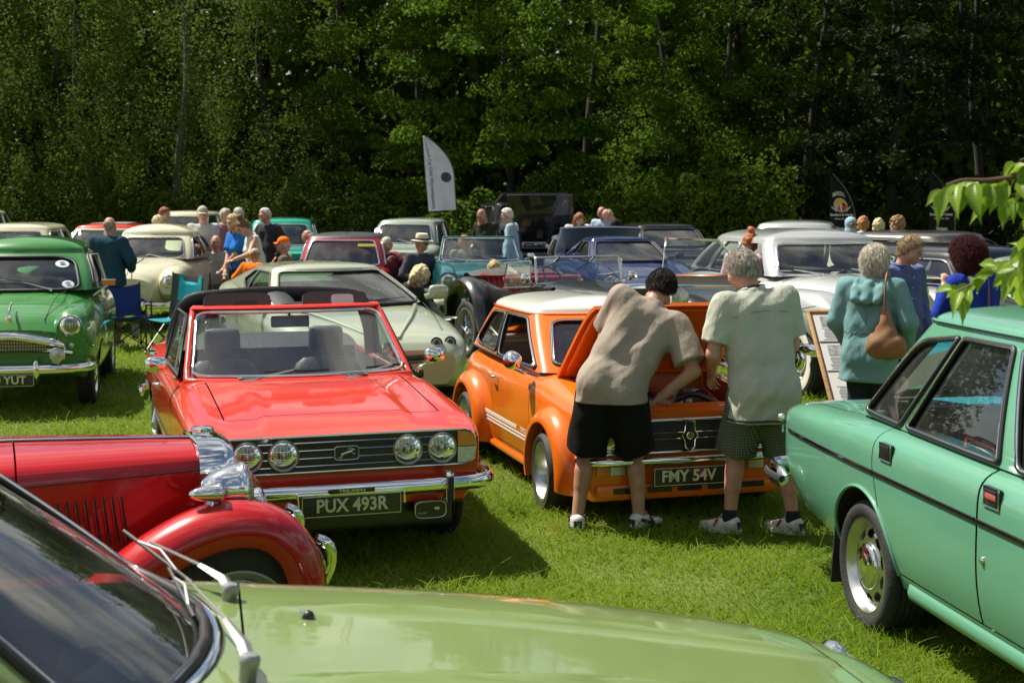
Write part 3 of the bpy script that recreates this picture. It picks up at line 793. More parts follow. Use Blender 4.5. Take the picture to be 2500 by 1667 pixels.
  b.lathe([(.062, -w * .1), (.060, w * .06), (.035, w * .09), (.033, w * .16), (0, w * .17)], (0, 0, 0), A, 20)
  b.build('rim', [rm, BLACK], wh)
 elif style == 'alloy':
  b.lathe([(rim_r - .02, 0), (rim_r + .006, w * .44), (rim_r + .010, w * .48), (rim_r - .006, w * .485), (rim_r - .025, w * .36), (rim_r * .8, w * .2)], (0, 0, 0), A, 40)
  b.lathe([(rim_r * .9, w * .05), (0, w * .05)], (0, 0, 0), A, 24, 1)
  for k in range(5):
   a = 2 * PI * k / 5
   b.tube([(math.cos(a) * .05, w * .38, math.sin(a) * .05), (math.cos(a) * rim_r * .86, w * .30, math.sin(a) * rim_r * .86)], [.045, .032], 8)
  b.lathe([(.07, w * .2), (.065, w * .42), (.03, w * .46), (0, w * .47)], (0, 0, 0), A, 20)
  b.build('rim', [rm, BLACK], wh)
 elif style == 'wire':
  b.lathe([(rim_r - .02, -w * .4), (rim_r - .026, -w * .1), (rim_r - .026, w * .1), (rim_r - .006, w * .40), (rim_r + .008, w * .47), (rim_r - .006, w * .485), (rim_r - .018, w * .38), (rim_r - .034, w * .1), (rim_r - .034, -w * .1)], (0, 0, 0), A, 40)
  b.build('rim', rm, wh)
  b = MB()
  for k in range(44):
   a = 2 * PI * k / 44; ln = (.22 if k % 2 else -.22); lay = (k % 4) // 2
   h0 = w * (.30 if lay else -.25); q = .036
   b.tube([(math.cos(a + ln * 2.2) * q, h0, math.sin(a + ln * 2.2) * q), (math.cos(a) * (rim_r - .03), w * (.0 if lay else .1), math.sin(a) * (rim_r - .03))], .0026, 4, cap=False)
  b.build('spokes', CHROME, wh)
  b = MB(); b.lathe([(.036, -w * .35), (.044, w * .30), (.034, w * .45), (.026, w * .52), (0, w * .54)], (0, 0, 0), A, 18)
  for a in (0.4, 0.4 + PI): b.tube([(0, w * .48, 0), (math.cos(a) * .085, w * .52, math.sin(a) * .085)], [.018, .012], 6)
  b.build('hub', CHROME, wh)
  b = MB(); b.lathe([(rim_r * .72, -w * .15), (.05, -w * .15)], (0, 0, 0), A, 24); b.lathe([(rim_r * .72, -w * .15), (rim_r * .72, -w * .6)], (0, 0, 0), A, 24); b.build('brake_drum', BLACK, wh)
 return wh
def headlight(car, c, r, axis=(1, 0, 0), rim=.012, depth=.03, name='headlight', rim_m=None, lens=None, ribs=True):
 b = MB(); A = Vector(axis).normalized()
 b.lathe([(r * .98, -depth), (r + rim, -depth * .3), (r + rim, depth * .2), (r + rim * .5, depth * .45), (r - .002, depth * .3)], c, A, 36, 0)
 b.lathe([(r * 1.0, depth * .24), (r * .9, depth * .50), (r * .65, depth * .85), (r * .35, depth * 1.05), (0, depth * 1.12)], c, A, 36, 1)
 b.lathe([(r * .99, depth * .22), (r * .72, depth * .02), (r * .4, -depth * .12), (r * .14, -depth * .16), (r * .13, depth * .25), (0, depth * .30)], c, A, 30, 2)
 if ribs:
  X = A.cross(Vector((0, 0, 1))).normalized(); Z = X.cross(A)
  for k in range(-3, 4):
   h = k * r * .24; q = math.sqrt(max(0, r * r * .82 - h * h))
   pts = [Vector(c) + X * h + Z * (q * t) + A * (depth * (1.10 - .85 * ((h * h + (q * t) ** 2) / r / r))) for t in np.linspace(-1, 1, 7)]
   b.tube(pts, r * .018, 4, mi=1)
 return b.build(name, [rim_m or CHROME, lens or LAMPGLASS, REFLECTOR], car, angle=50)
def number_plate(car, body, c, w=.52, h=.111, fwd=(1, 0, 0), size=.088, yaw=0.0, bg_=None, fg=None, sx=.92, tilt=0, align='CENTER', dx=0, two=None, rim=True):
 b = MB(); X = Vector((0, 1, 0)) if fwd[0] > 0 else Vector((0, -1, 0))
 M = Matrix.Translation(c) @ Matrix.Rotation(R(tilt), 4, 'Y') @ frame((0, 0, 0), X, (0, 0, 1))
 b.box((0, 0, 0), (w, h, .008), 0, bevel=.003)
 b.v = [M @ Vector(p) for p in b.v]
 pl = b.build('number_plate', bg_ or PLATE_BLACK, car)
 b = MB()
 for i, tx in enumerate([body] if not two else [body, two]):
  MM = M @ Matrix.Translation((dx, 0 if not two else (h * .23 if i == 0 else -h * .24), .0045))
  text_on(b, tx, size, MM, depth=.0012, bold=.0022 * size / .088, sx=sx, align=align)
 if rim:
  for a0, a1 in (((-w / 2 + .006, -h / 2 + .006), (w / 2 - .006, -h / 2 + .006)), ((w / 2 - .006, -h / 2 + .006), (w / 2 - .006, h / 2 - .006)), ((w / 2 - .006, h / 2 - .006), (-w / 2 + .006, h / 2 - .006)), ((-w / 2 + .006, h / 2 - .006), (-w / 2 + .006, -h / 2 + .006))):
   b.tube([M @ Vector((*a0, .0045)), M @ Vector((*a1, .0045))], .0022, 4)
 b.build('lettering', fg or PLATE_LETTER, pl, smooth=False)
 return pl
def bar(car, name, path, hw, hh, m, n=10, parent=None):
 """bumper or trim blade: half depth hw, half height hh"""
 m_ = len(path); b = MB(); b.tube(path, [min(1, .35 + .45 * min(i, m_ - 1 - i)) for i in range(m_)], n, squash=(hw, hh)); return b.build(name, m, parent or car, angle=60)
def ribbon(mb, pts, nrm, w, mi=0, up=(0, 0, 1), t=.004):
 mb.tube(pts, 1.0, 6, mi=mi, squash=(t, w))
def seat(car, x, y, z=.32, w=.25, h=.62, m=None, head=True, rake=12, facing=1, name='seat'):
 b = MB(); m = m or DARKCLOTH; q = math.tan(R(rake))
 b.box((x + .10 * facing, y, z + .06), (.5, w * 2, .16), 0, bevel=.05)
 for k in range(6):
  pass
 back = []
 for zz, ww, tt in ((.06, .9, .07), (.2, .98, .075), (.42, 1.0, .065), (h * .93, .86, .05), (h, .66, .03)):
  back.append((zz, w * ww, tt))
 rows = []
 for zz, ww, tt in back:
  cx = x - .14 * facing - q * zz * facing
  rows.append([(cx + tt * math.cos(a) * facing, y + np.sign(math.sin(a)) * ww * abs(math.sin(a)) ** .5, z + zz) for a in [2 * PI * k / 16 for k in range(16)]])
 b.grid(rows, 0, closed_v=True); i0 = b.n - 16
 b.f.append(tuple(range(i0, i0 + 16))); b.mi.append(0)
 if head:
  cx = x - .14 * facing - q * (h + .12) * facing
  b.box((cx, y, z + h + .12), (.10, w * .98, .20), 0, bevel=.045)
  for s in (-.06, .06): b.tube([(cx, y + s, z + h - .02), (cx, y + s, z + h + .05)], .006, 5)
 return b.build(name, m, car, angle=60)
def steering(car, x, y, z, r=.19, tilt=28, m=None):
 b = MB(); M = Matrix.Translation((x, y, z)) @ Matrix.Rotation(R(90 - tilt), 4, 'Y')
 b.tube([M @ Vector((r * math.cos(a), r * math.sin(a), 0)) for a in [2 * PI * k / 28 for k in range(28)]], .011, 6, closed=True)
 for a in (PI / 2 - .2, -PI / 2 + .2, PI): b.tube([M @ Vector((0, 0, -.02)), M @ Vector((r * math.cos(a), r * math.sin(a), 0))], .009, 5)
 b.lathe([(.035, -.03), (.035, 0), (.0, .01)], M @ Vector((0, 0, -.01)), (M.to_3x3() @ Vector((0, 0, 1))), 12)
 b.tube([M @ Vector((0, 0, -.02)), M @ Vector((0, 0, -.4))], .02, 6)
 return b.build('steering_wheel', m or DARKCLOTH, car, angle=60)
def wiper(car, p0, p1, p2, p3, m=None, name='wiper', r=.006):
 """arm p0 -> p1, blade p2 -> p3"""
 b = MB(); b.tube([p0, Vector(p0).lerp(Vector(p1), .3), p1], [r * 2.0, r * 1.5, r * .8], 6, 0); b.lathe([(r * 2.2, -.012), (r * 2.2, .01), (0, .016)], p0, (0.2, 0, 1), 10, 0)
 b.tube([p2, Vector(p2).lerp(Vector(p3), .5), p3], [r * .6, r * .9, r * .6], 5, 1)
 return b.build(name, [m or CHROME, BLACK], car, angle=60)
def mirror(car, base, c, w=.085, h=.06, m=None, stalk=True, yaw=0.0):
 """door mirror: stalk, shell; the mirror face looks backwards"""
 b = MB(); c = Vector(c)
 if stalk: b.tube(bez(base, Vector(base) + Vector((0, 0, .05)), c + Vector((.02, 0, -.06)), c + Vector((.02, 0, -.02)), 8), [.012, .010, .009, .009, .009, .009, .008, .008], 6)
 rows = []
 for d, k in ((-.006, 1.0), (.0, 1.03), (.018, 1.0), (.034, .8), (.044, .45), (.047, .01)):
  rows.append([c + Matrix.Rotation(yaw, 3, 'Z') @ Vector((d, w * k * np.sign(math.cos(a)) * abs(math.cos(a)) ** .6, h * k * np.sign(math.sin(a)) * abs(math.sin(a)) ** .6)) for a in [2 * PI * q / 20 for q in range(20)]])
 b.grid(rows, 0, closed_v=True)
 b.f.append(tuple(range(b.n - 120, b.n - 100))); b.mi.append(0)
 return b.build('wing_mirror', m or CHROME, car, angle=60)
def handle(car, p, side, m=None, L=.11):
 b = MB(); x, y, z = p; s = side
 b.tube([(x + L / 2, y + s * .004, z), (x + L / 2 - .01, y + s * .03, z), (x, y + s * .036, z), (x - L / 2, y + s * .022, z)], [.009, .010, .009, .007], 7)
 b.lathe([(.014, 0), (.012, .012), (0, .014)], (x + L / 2 + .0, y, z), (0, s, 0), 10); return b.build('door_handle', m or CHROME, car, angle=60)
def place(front_local, px, py, dir_deg):
 """car location so that its local point lands on a photo pixel; dir_deg: heading of local +x, 0 = along +X of the field, -90 = straight at the camera"""
 a = R(dir_deg); x, y, z = front_local
 p = G(px, py, z)
 return Vector((p.x - (x * math.cos(a) - y * math.sin(a)), p.y - (x * math.sin(a) + y * math.cos(a)), 0)), a
# ------------------------------------------------------------ near cars
PRED = paint('red paint', (0.62, 0.034, 0.012))
PORANGE = paint('orange paint', (0.72, 0.145, 0.008))
PWHITE = paint('white paint', (0.62, 0.63, 0.57), rough=0.4)
PTEAL = paint('sea green paint', (0.105, 0.290, 0.185))
PSAGE = paint('sage green paint', (0.168, 0.236, 0.074))
LINER = mat('headlining', (0.10, 0.10, 0.095), 0.8)
PALELINER = mat('pale headlining', (0.42, 0.40, 0.33), 0.8)
FLOOR = mat('car carpet', (0.02, 0.02, 0.02), 0.95)
def stripe(car, bvh, pts, w, m, name='stripe', side=-1, off=.003, parent=None):
 """flat strip laid on a flank along (x, z) points"""
 b = MB(); rows = []
 for x, z in pts:
  r = []
  for dz in (-w / 2, w / 2):
   h = bvh.ray_cast(Vector((x, side * 2, z + dz)), Vector((0, -side, 0)))[0]
   r.append(h + Vector((0, side * off, 0)) if h else Vector((x, side * .7, z + dz)))
  rows.append(r)
 inner = [[p - Vector((0, side * off * 1.6, 0)) for p in r] for r in rows]
 G_ = [[i[0], r[0], r[1], i[1]] for r, i in zip(rows, inner)]
 b.grid(G_, 0, flip=(side > 0)); return b.build(name, m, parent or car, angle=30)
def screen_frame(car, bot, top, frame_m, fr=.022, trim=None, tr=.010, gl=None, nm='windscreen', n=22):
 """free standing windscreen: bot/top = (x corner, half width, z, bow)"""
 def P(u, v):
  y = (2 * u - 1); w = bot[1] * (1 - v) + top[1] * v
  return Vector((bot[0] * (1 - v) + top[0] * v + (bot[3] * (1 - v) + top[3] * v) * (1 - y * y), y * w, bot[2] * (1 - v) + top[2] * v))
 g = MB(); g.grid([[P(u, v) for v in np.linspace(.01, .99, 6)] for u in np.linspace(.01, .99, n)]); glo = g.build(nm, gl or GLASS, car, angle=180)
 loop = [P(u, 0) for u in np.linspace(0, 1, n)] + [P(1, v) for v in np.linspace(0, 1, 8)[1:]] + [P(u, 1) for u in np.linspace(1, 0, n)[1:]] + [P(0, v) for v in np.linspace(1, 0, 8)[1:-1]]
 b = MB(); b.tube(loop, fr, 8, closed=True); b.build('windscreen_frame', frame_m, glo, angle=60)
 if trim:
  rp = round_poly([(.022, .05), (.978, .05), (.978, .95), (.022, .95)], [.10, .10, .12, .12])
  rp = round_poly([(.022, .05), (.978, .05), (.978, .94), (.022, .94)], .09)
  b = MB(); b.tube([P(u, v) + Vector((fr * .75, 0, fr * .5)) for u, v in rp], tr, 6, closed=True); b.build('windscreen_trim', trim, glo, angle=60)
 return P
def grille_bars(b, x, y0, y1, zs, r=.004, mi=0, bow=0.0):
 for z in zs: b.tube([(x - bow * (y * y), y, z) for y in np.linspace(y0, y1, 9)], r, 5, mi)
def triumph():
 loc, a = place((2.17, 0, .40), 855, 1230, -72.5)
 car = thing('parked_car', 'bright red open sports car with four round headlamps and a black grille', 'car', loc, a)
 st = [(-2.36, .42, .62, .80, .60, .70, 7), (-2.30, .38, .63, .83, .63, .745, 6.5), (-2.0, .32, .66, .88, .68, .785, 6), (-1.27, .26, .68, .93, .72, .805, 5), (-.5, .22, .67, .905, .73, .805, 5.5), (.3, .22, .66, .905, .73, .805, 5.5),
          (.75, .24, .655, .895, .73, .805, 5.5), (1.27, .26, .64, .85, .72, .803, 6), (1.72, .30, .62, .805, .70, .79, 7), (1.96, .33, .61, .775, .67, .765, 8), (2.04, .36, .60, .76, .65, .745, 9), (2.065, .37, .60, .755, .64, .735, 9)]
 b = loft_body(st, 70); o = b.build('body', [PRED, WELL, FLOOR], car)
 apply_bool(o, [cyl_cutter([(s, .30, .345, y0, y1) for s in (1.27, -1.27) for y0, y1 in ((.50, 1.0), (-.50, -1.0))]), box_cutter(-1.05, .58, .66, .64, .30, 1.2, FLOOR)])
 bv = bvh_of(o)
 # bonnet with a raised middle
 bm = bmesh.new(); bm.from_mesh(o.data)
 for y in (.385, .43, -.385, -.43):
  bmesh.ops.bisect_plane(bm, geom=bm.verts[:] + bm.edges[:] + bm.faces[:], plane_co=(0, y, 0), plane_no=(0, 1, 0), dist=1e-5)
 for v in bm.verts:
  x, y, z = v.co
  if z > .7 and .6 < x < 2.0:
   k = float(smoothstep(.44, .38, abs(y))) * float(smoothstep(.70, 1.15, x) * smoothstep(2.0, 1.75, x))
   v.co.z += .016 * k
   v.co.z += .020 * float(smoothstep(.56, .70, abs(y)) * smoothstep(.6, 1.0, x) * smoothstep(2.0, 1.8, x)) * float(smoothstep(.80, .74, abs(y)))
 bm.to_mesh(o.data); bm.free()
 cut_panel(o, 'bonnet', car, lambda c, n: c.z > .7 and n.z > .3, [((.74, 0, 0), (-1, 0, 0)), ((1.72, 0, 0), (1, 0, 0)), ((0, .595, 0), (0, 1, 0)), ((0, -.595, 0), (0, -1, 0))], gap=.008)
 for sgn in (1, -1):
  cut_panel(o, 'door', car, lambda c, n: c.y * sgn > .66 and .28 < c.z < .93, [((.66, 0, 0), (1, 0, 0)), ((-.48, 0, 0), (-1, 0, 0)), ((0, 0, .30), (0, 0, -1))], gap=.007)
 # black louvre strip at the back of the bonnet
 b = MB(); b.box((.735, 0, .905), (.035, .80, .010), 0, bevel=.004)
 for y in (-.3, -.1, .1, .3): b.box((.735, y, .908), (.024, .16, .010), 1)
 b.build('vent', [mat('satin strip', (.25, .25, .25), .4, .6), BLACK], car)
 # nose: black recess, bars, lamps, chrome surround
 b = MB()
 pw = lambda v: math.copysign(abs(v) ** .62, v)
 er = [(.605 + .112 * pw(math.cos(t)), .660 + .096 * pw(math.sin(t))) for t in np.linspace(-PI / 2, PI / 2, 15)]; gp = er + [(-y, z) for y, z in er[::-1]]
 b.prism(gp, 0, .012, 0, frame((2.062, 0, 0), (0, 1, 0), (0, 0, 1)))
 for y0, y1 in ((-.24, -.02), (.02, .24)):
  for z in (.60, .63, .66, .69, .72): b.box((2.078, (y0 + y1) / 2, z), (.01, .30, .012), 0)
 for z in (.597, .638, .680, .722): b.tube([(2.082, y, z) for y in np.linspace(-.57, .57, 9)], .0030, 5, 1)
 gr = b.build('grille', [BLACK, CHROME], car)
 b = MB(); b.tube([(2.077, y, z) for y, z in gp], .0075, 6, closed=True); b.build('grille_surround', CHROME, gr, angle=60)
 for s in (1, -1):
  for y in (.335, .525): headlight(car, (2.078, s * y, .66), .076, rim=.010, depth=.035, rim_m=mat('grey lamp rim', (.35, .36, .33), .3, .8))
  b = MB(); ip = [(.612, .574)] + [(.612 + (y - .605) * .90, .660 + (z - .660) * .90) for y, z in er[1:-1]] + [(.612, .746)]
  M = frame((2.070, 0, 0), (0, 1, 0), (0, 0, 1));
  if s < 0: ip = [(-y, z) for y, z in ip][::-1]
  b.prism([(y, max(z, .665)) for y, z in ip], .004, .022, 0, M); b.prism([(y, min(z, .66)) for y, z in ip], .004, .021, 1, M)
  b.build('indicator', [AMBER, CLEARLENS], car, angle=30)
 # leaping stag badge
 b = MB(); bp = round_poly([(-.065, -.036), (.065, -.036), (.065, .036), (-.065, .036)], .2)
 M = frame((2.085, 0, .660), (0, 1, 0), (0, 0, 1)); b.prism(bp, 0, .006, 0, M); b.tube([M @ Vector((y, z, .007)) for y, z in bp], .003, 5, 1, closed=True)
 for path, r in (([(-.030, -.010), (0, .002), (.026, .008)], .007), ([(.026, .008), (.036, .018)], .005), ([(.036, .018), (.044, .016)], .004), ([(.034, .02), (.026, .026), (.010, .028)], .002), ([(.034, .02), (.022, .020), (.004, .022)], .002), ([(.024, .004), (.036, -.006), (.044, -.004)], .003), ([(-.026, -.012), (-.040, -.024), (-.050, -.022)], .003), ([(-.022, -.012), (-.030, -.026), (-.038, -.029)], .003)):
  b.tube([M @ Vector((y, z, .009)) for y, z in path], r, 5, 1)
 b.build('badge', [mat('badge black', (.02, .022, .018), .35), mat('badge silver', (.55, .58, .5), .3, .9)], gr)
 # bumper, overriders, plate, badge, fog lamp covers
 bp = spline([(1.70, -.83, .475), (1.95, -.825, .475), (2.10, -.76, .475), (2.165, -.55, .475), (2.18, 0, .475), (2.165, .55, .475), (2.10, .76, .475), (1.95, .825, .475), (1.70, .83, .475)], 48)
 bu = bar(car, 'bumper', bp, .028, .040, CHROME)
 for s in (1, -1):
  b = MB(); b.box((2.185, s * .535, .465), (.075, .055, .175), 0, bevel=.024); b.box((2.215, s * .535, .455), (.045, .038, .15), 1, bevel=.015); b.build('overrider', [CHROME, RUBBER], bu)
 pl = number_plate(car, 'PUX 493R', (2.215, 0, .405), .535, .118, size=.098, sx=.90)
 b = MB(); b.box((2.222, 0, .483), (.012, .245, .024), 0, bevel=.004); b.box((2.210, 0, .467), (.02, .57, .014), 1, bevel=.004)
 for s in (1, -1): b.box((2.210, s * .283, .435), (.02, .012, .07), 1, bevel=.004)
 pb = b.build('badge_bar', [BLACK, CHROME], bu)
 b = MB(); text_on(b, 'TRIUMPH', .022, frame((2.2285, 0, .483), (0, 1, 0), (0, 0, 1)), depth=.001, sx=1.55, bold=.0006); b.build('lettering', ALLOY, pb, smooth=False)
 for s in (1, -1):
  b = MB(); fp = round_poly([(-.085, -.045), (.085, -.045), (.085, .045), (-.085, .045)], [.3] * 4)
  M = frame((2.09, s * .445, .335), (0, 1, 0), (0, 0, 1)); b.prism(fp, 0, .05, 0, M); b.tube([M @ Vector((y, z, .05)) for y, z in fp], .003, 5, 1, closed=True)
  text_on(b, 'LUCAS', .012, M @ Matrix.Translation((-.045, -.018, .051)), 1, depth=.0006, sx=1.3)
  b.box(M @ Vector((.035, .006, .05)), (.003, .026, .014), 1)
  b.build('fog_lamp', [BLACK, ALLOY], car)
 b = MB(); b.box((1.98, 0, .30), (.10, 1.2, .16), 0, bevel=.03); b.build('front_valance', BLACK, car)
 # windscreen in its red frame, header, visors, wipers
 P = screen_frame(car, (.60, .70, .880, .17), (.07, .605, 1.275, .10), PRED, .024, CHROME, .011, gl=GLASS)
 hd = MB(); hd.tube([P(u, 1) + Vector((-.012, 0, .010)) for u in np.linspace(0, 1, 15)], 1.0, 8, squash=(.045, .020)); hd.build('header_rail', PRED, car, angle=60)
 for s in (1, -1):
  b = MB(); vp = round_poly([(-.22, -.055), (.22, -.055), (.21, .055), (-.21, .055)], .25)
  b.prism(vp, -.012, .012, 0, frame((.075, s * .32, 1.325), (0, 1, 0), (-.35, 0, 1)))
  if s > 0: b.prism([(y * .35 + .05, z * .6) for y, z in vp], .012, .014, 1, frame((.075, s * .32, 1.325), (0, 1, 0), (-.35, 0, 1)))
  else: b.prism([(y * .35 + .05, z * .35 - .02) for y, z in vp], .012, .014, 2, frame((.075, s * .32, 1.325), (0, 1, 0), (-.35, 0, 1)))
  b.build('sun_visor', [mat('visor grey', (.07, .07, .07), .7), mat('visor mirror', (.6, .62, .58), .3, .3), mat('visor label', (.035, .035, .035), .6)], car)
 for y in (-.44, .20):
  p0 = P((y / .69 + 1) / 2, -.02) + Vector((.05, 0, .0)); e = P((y + .38) / 1.36 + .5, .13) + Vector((.02, 0, .01)); wiper(car, p0, e, P((y + .20) / 1.36 + .5, .11) + Vector((.02, 0, .012)), P((y + .60) / 1.36 + .5, .115) + Vector((.02, 0, .012)), m=mat('worn chrome', (.60, .58, .52), .22, 1.0), r=.0095)
 b = MB(); b.box((.22, 0, 1.20), (.03, .25, .075), 0, bevel=.014); b.tube([(.22, 0, 1.22), (.12, 0, 1.28)], .007, 5); b.build('rear_view_mirror', BLACK, car)
 # black roll hoop with a centre bar, folded hood
 b = MB()
 hoop = spline([(-.47, -.69, .90), (-.46, -.67, 1.10), (-.44, -.60, 1.265), (-.42, -.45, 1.315), (-.41, 0, 1.335), (-.42, .45, 1.315), (-.44, .60, 1.265), (-.46, .67, 1.10), (-.47, .69, .90)], 40)
 b.tube(hoop, 1.0, 10, squash=(.055, .030)); b.tube(spline([(-.41, 0, 1.335), (-.20, 0, 1.328), (.10, 0, 1.285)], 10), 1.0, 8, squash=(.075, .022))
 b.build('roll_hoop', mat('black vinyl hood', (.018, .018, .019), .5, bump=.3, bscale=30), car, angle=60)
 b = MB(); b.grid([[(x, y, .905 + .07 * math.sin(PI * q) ** .6 * (1 - .3 * (y / .66) ** 4)) for y in np.linspace(-.68, .68, 13)] for q, x in zip(np.linspace(0, 1, 9), np.linspace(-.98, -1.75, 9))]); b.build('hood_cover', mat('black vinyl hood'), car, angle=180)
 for s in (1, -1): seat(car, -.22, s * .36, .36, .25, .52, head=True)
 steering(car, .30, -.36, .86, .19, 24)
 b = MB(); b.box((.50, 0, .82), (.22, 1.28, .13), 0, bevel=.04); b.build('dashboard', DARKCLOTH, car)
 # raised side glass in a black frame
 for s in (1, -1):
  c4 = [Vector(p) for p in ((.50, s * .735, .90), (.06, s * .640, 1.24), (-.40, s * .655, 1.245), (-.46, s * .745, .90))]
  b = MB(); b.add(c4, [(0, 1, 2, 3)]); g = b.build('side_window', GLASS_DARK, car, smooth=False)
  b = MB(); b.tube(c4 + [], .013, 6, closed=True); b.tube([c4[0].lerp(c4[3], .28), c4[1].lerp(c4[2], .15)], .009, 5); b.build('window_frame', SEAL, g, angle=60)
  mirror(car, (.56, s * .76, .885), (.56, s * .875, .99), .066, .047)
  handle(car, (-.33, s * .805, .76), s); b = MB(); b.box((-.95, s * .80, .90), (.3, .05, .03), 0, bevel=.012); b.build('hood_catch', CHROME, car)
  stripe(car, bv, [(x, .50) for x in np.linspace(-.86, .9, 22)], .022, SEAL, 'rubbing_strip', s)
 for x in (1.27, -1.27):
  for y in (.69, -.69): wheel(car, x, y, .305, .175, 'alloy', .185, steer=4 if x > 0 else 0)
 bar(car, 'rear_bumper', spline([(-1.9, -.83, .48), (-2.3, -.80, .48), (-2.46, -.6, .48), (-2.46, .6, .48), (-2.3, .80, .48), (-1.9, .83, .48)], 30), .026, .04, CHROME)
 return car
def mini():
 loc, a = place((1.64, 0, .53), 1684, 1069, -74)
 car = thing('parked_car', 'small orange saloon with a white roof and its bonnet propped open', 'car', loc, a)
 st = [(-1.50, .30, .55, .76, .52, .57, 4), (-1.44, .24, .55, .80, .58, .63, 4), (-1.25, .20, .55, .84, .62, .67, 4.5), (-1.018, .18, .55, .855, .64, .692, 5), (0, .165, .54, .855, .65, .702, 5), (.55, .165, .54, .845, .65, .702, 5), (1.018, .165, .52, .80, .64, .695, 5), (1.35, .155, .50, .755, .63, .68, 6), (1.56, .155, .48, .71, .61, .66, 8), (1.61, .16, .47, .69, .60, .645, 9)]
 b = loft_body(st, 56); o = b.build('body', [PORANGE, WELL, FLOOR, mat('engine bay', (.42, .075, .010), .45)], car)
 wm = 1.018
 bay = box_cutter(.74, 1.50, .50, .50, .34, 1.1, mat('engine bay'))
 apply_bool(o, [cyl_cutter([(s, .25, .300, y0, y1) for s in (wm, -wm) for y0, y1 in ((.515, 1.0), (-.515, -1.0))]), box_cutter(-1.30, .52, .56, .58, .24, 1.1, FLOOR), bay])
 bv = bvh_of(o)
 for sgn in (1, -1):
  cut_panel(o, 'door', car, lambda c, n: c.y * sgn > .60 and .22 < c.z < .845, [((.52, 0, 0), (1, 0, 0)), ((-.42, 0, 0), (-1, 0, .0)), ((0, 0, .235), (0, 0, -1))], gap=.006)
 gh = Greenhouse((.60, .645, .83, -1.34, .62, .83, .13, .10, .03), (.10, .535, 1.185, -1.06, .51, 1.17, .10, .07, .02), crown=.105, bulge=.012, rnd=8, kroof=2.1)
 gh.build(car, PORANGE, [(0, [(.07, .10), (.93, .10), (.90, .88), (.10, .88)], .13, 'windscreen'),
       (2, [(.10, .16), (.90, .16), (.87, .86), (.13, .86)], .14, 'rear_window'),
       (3, [(.085, .12), (.455, .10), (.455, .90), (.15, .88)], [.25, .12, .12, .2], 'side_window'), (3, [(.505, .06), (.965, .06), (.90, .90), (.505, .91)], [.06, .06, .1, .06], 'side_window'),
       (1, [(.915, .12), (.545, .10), (.545, .90), (.85, .88)], .16, 'side_window'), (1, [(.495, .06), (.035, .06), (.10, .90), (.495, .91)], .08, 'side_window')],
             PALELINER, trim=(SEAL, CHROME), trim_r=.012, roof_paint=PWHITE, roof_v=.97, gl=glass('mini glass', (.8, .88, .82)))
 q = [c for c in car.children if c.name.startswith('side_window')][1]                # the driver's window is wound down
 for w_ in list(q.children): w_.parent = car
 bpy.data.objects.remove(q)
 b = MB(); ring = gh.wall[-1]; b.tube([Vector(p) + Vector((0, 0, -.002)) for p in ring[::4]], 1.0, 6, closed=True, squash=(.016, .008)); b.build('gutter', PORANGE, car, angle=60)
 # wheel arch flares
 for x in (wm, -wm):
  for s in (1, -1):
   prof = [(.640, .425), (.690, .420), (.740, .400), (.770, .368), (.782, .335), (.780, .318), (.70, .312), (.62, .312)]
   rows = []
   for q in np.linspace(R(-12), R(196), 30):
    rows.append([(x + r_ * math.cos(q) * (1 + .05 * max(0, -math.cos(q)) * (x > 0)), s * y * (1 - .03 * max(0, -math.sin(q))), .25 + r_ * math.sin(q) * .99) for y, r_ in prof])
   b = MB(); b.grid(rows, 0, flip=(s < 0)); b.build('wheel_arch', PORANGE, car, angle=50)
   wheel(car, x, s * .655, .255, .215, 'dish', .182, steer=-3 if x > 0 else 0)
 # nose
 b = MB(); gp = round_poly([(-.595, .448), (.595, .448), (.595, .645), (-.595, .645)], [.06] * 4)
 b.prism(gp, 0, .010, 0, frame((1.612, 0, 0), (0, 1, 0), (0, 0, 1)))
 for k in range(13): b.box((1.626, 0, .470 + k * .0128), (.012, .78, .004), 1)
 for y in np.linspace(-.36, .36, 13): b.box((1.622, y, .547), (.006, .004, .17), 1)
 grille_bars(b, 1.636, -.40, .40, (.530, .568), .0035, 2)
 gr = b.build('grille', [BLACK, mat('grille grey', (.06, .06, .06), .4), CHROME], car)
 b = MB(); b.tube([(1.628, y, z) for y, z in gp], .009, 6, closed=True); b.build('grille_surround', CHROME, gr, angle=60)
 b = MB(); M = frame((1.640, 0, .548), (0, 1, 0), (0, 0, 1))
 sp = [(-.030, .085), (.030, .085), (.034, .03), (.052, .0), (.034, -.03), (.030, -.075), (.018, -.085), (-.018, -.085), (-.030, -.075), (-.034, -.03), (-.052, .0), (-.034, .03)]
 b.prism(sp[::-1], 0, .004, 0, M); b.tube([M @ Vector((y, z, .005)) for y, z in sp], .0035, 5, 1, closed=True)
 b.lathe([(.024, 0), (.024, .006), (.018, .008), (0, .008)], M @ Vector((0, 0, .002)), (1, 0, 0), 20, 1); b.lathe([(.018, .009), (0, .0095)], M @ Vector((0, 0, .002)), (1, 0, 0), 20, 0)
 for k in range(6):
  q = k * PI / 3; b.tube([M @ Vector((math.cos(q + t * 1.2) * (.004 + .012 * t), math.sin(q + t * 1.2) * (.004 + .012 * t), .013)) for t in (0, .5, 1)], .0022, 4, 2)
 b.build('badge', [BLACK, CHROME, mat('badge gold', (.5, .42, .15), .3, .8)], gr)
 for s in (1, -1):
  headlight(car, (1.625, s * .50, .548), .085, rim=.010, depth=.035)
  b = MB(); b.box((1.615, s * .46, .345), (.02, .10, .055), 0, bevel=.006); b.box((1.615, s * .555, .345), (.02, .085, .055), 1, bevel=.006); b.build('indicator', [CLEARLENS, AMBER], car)
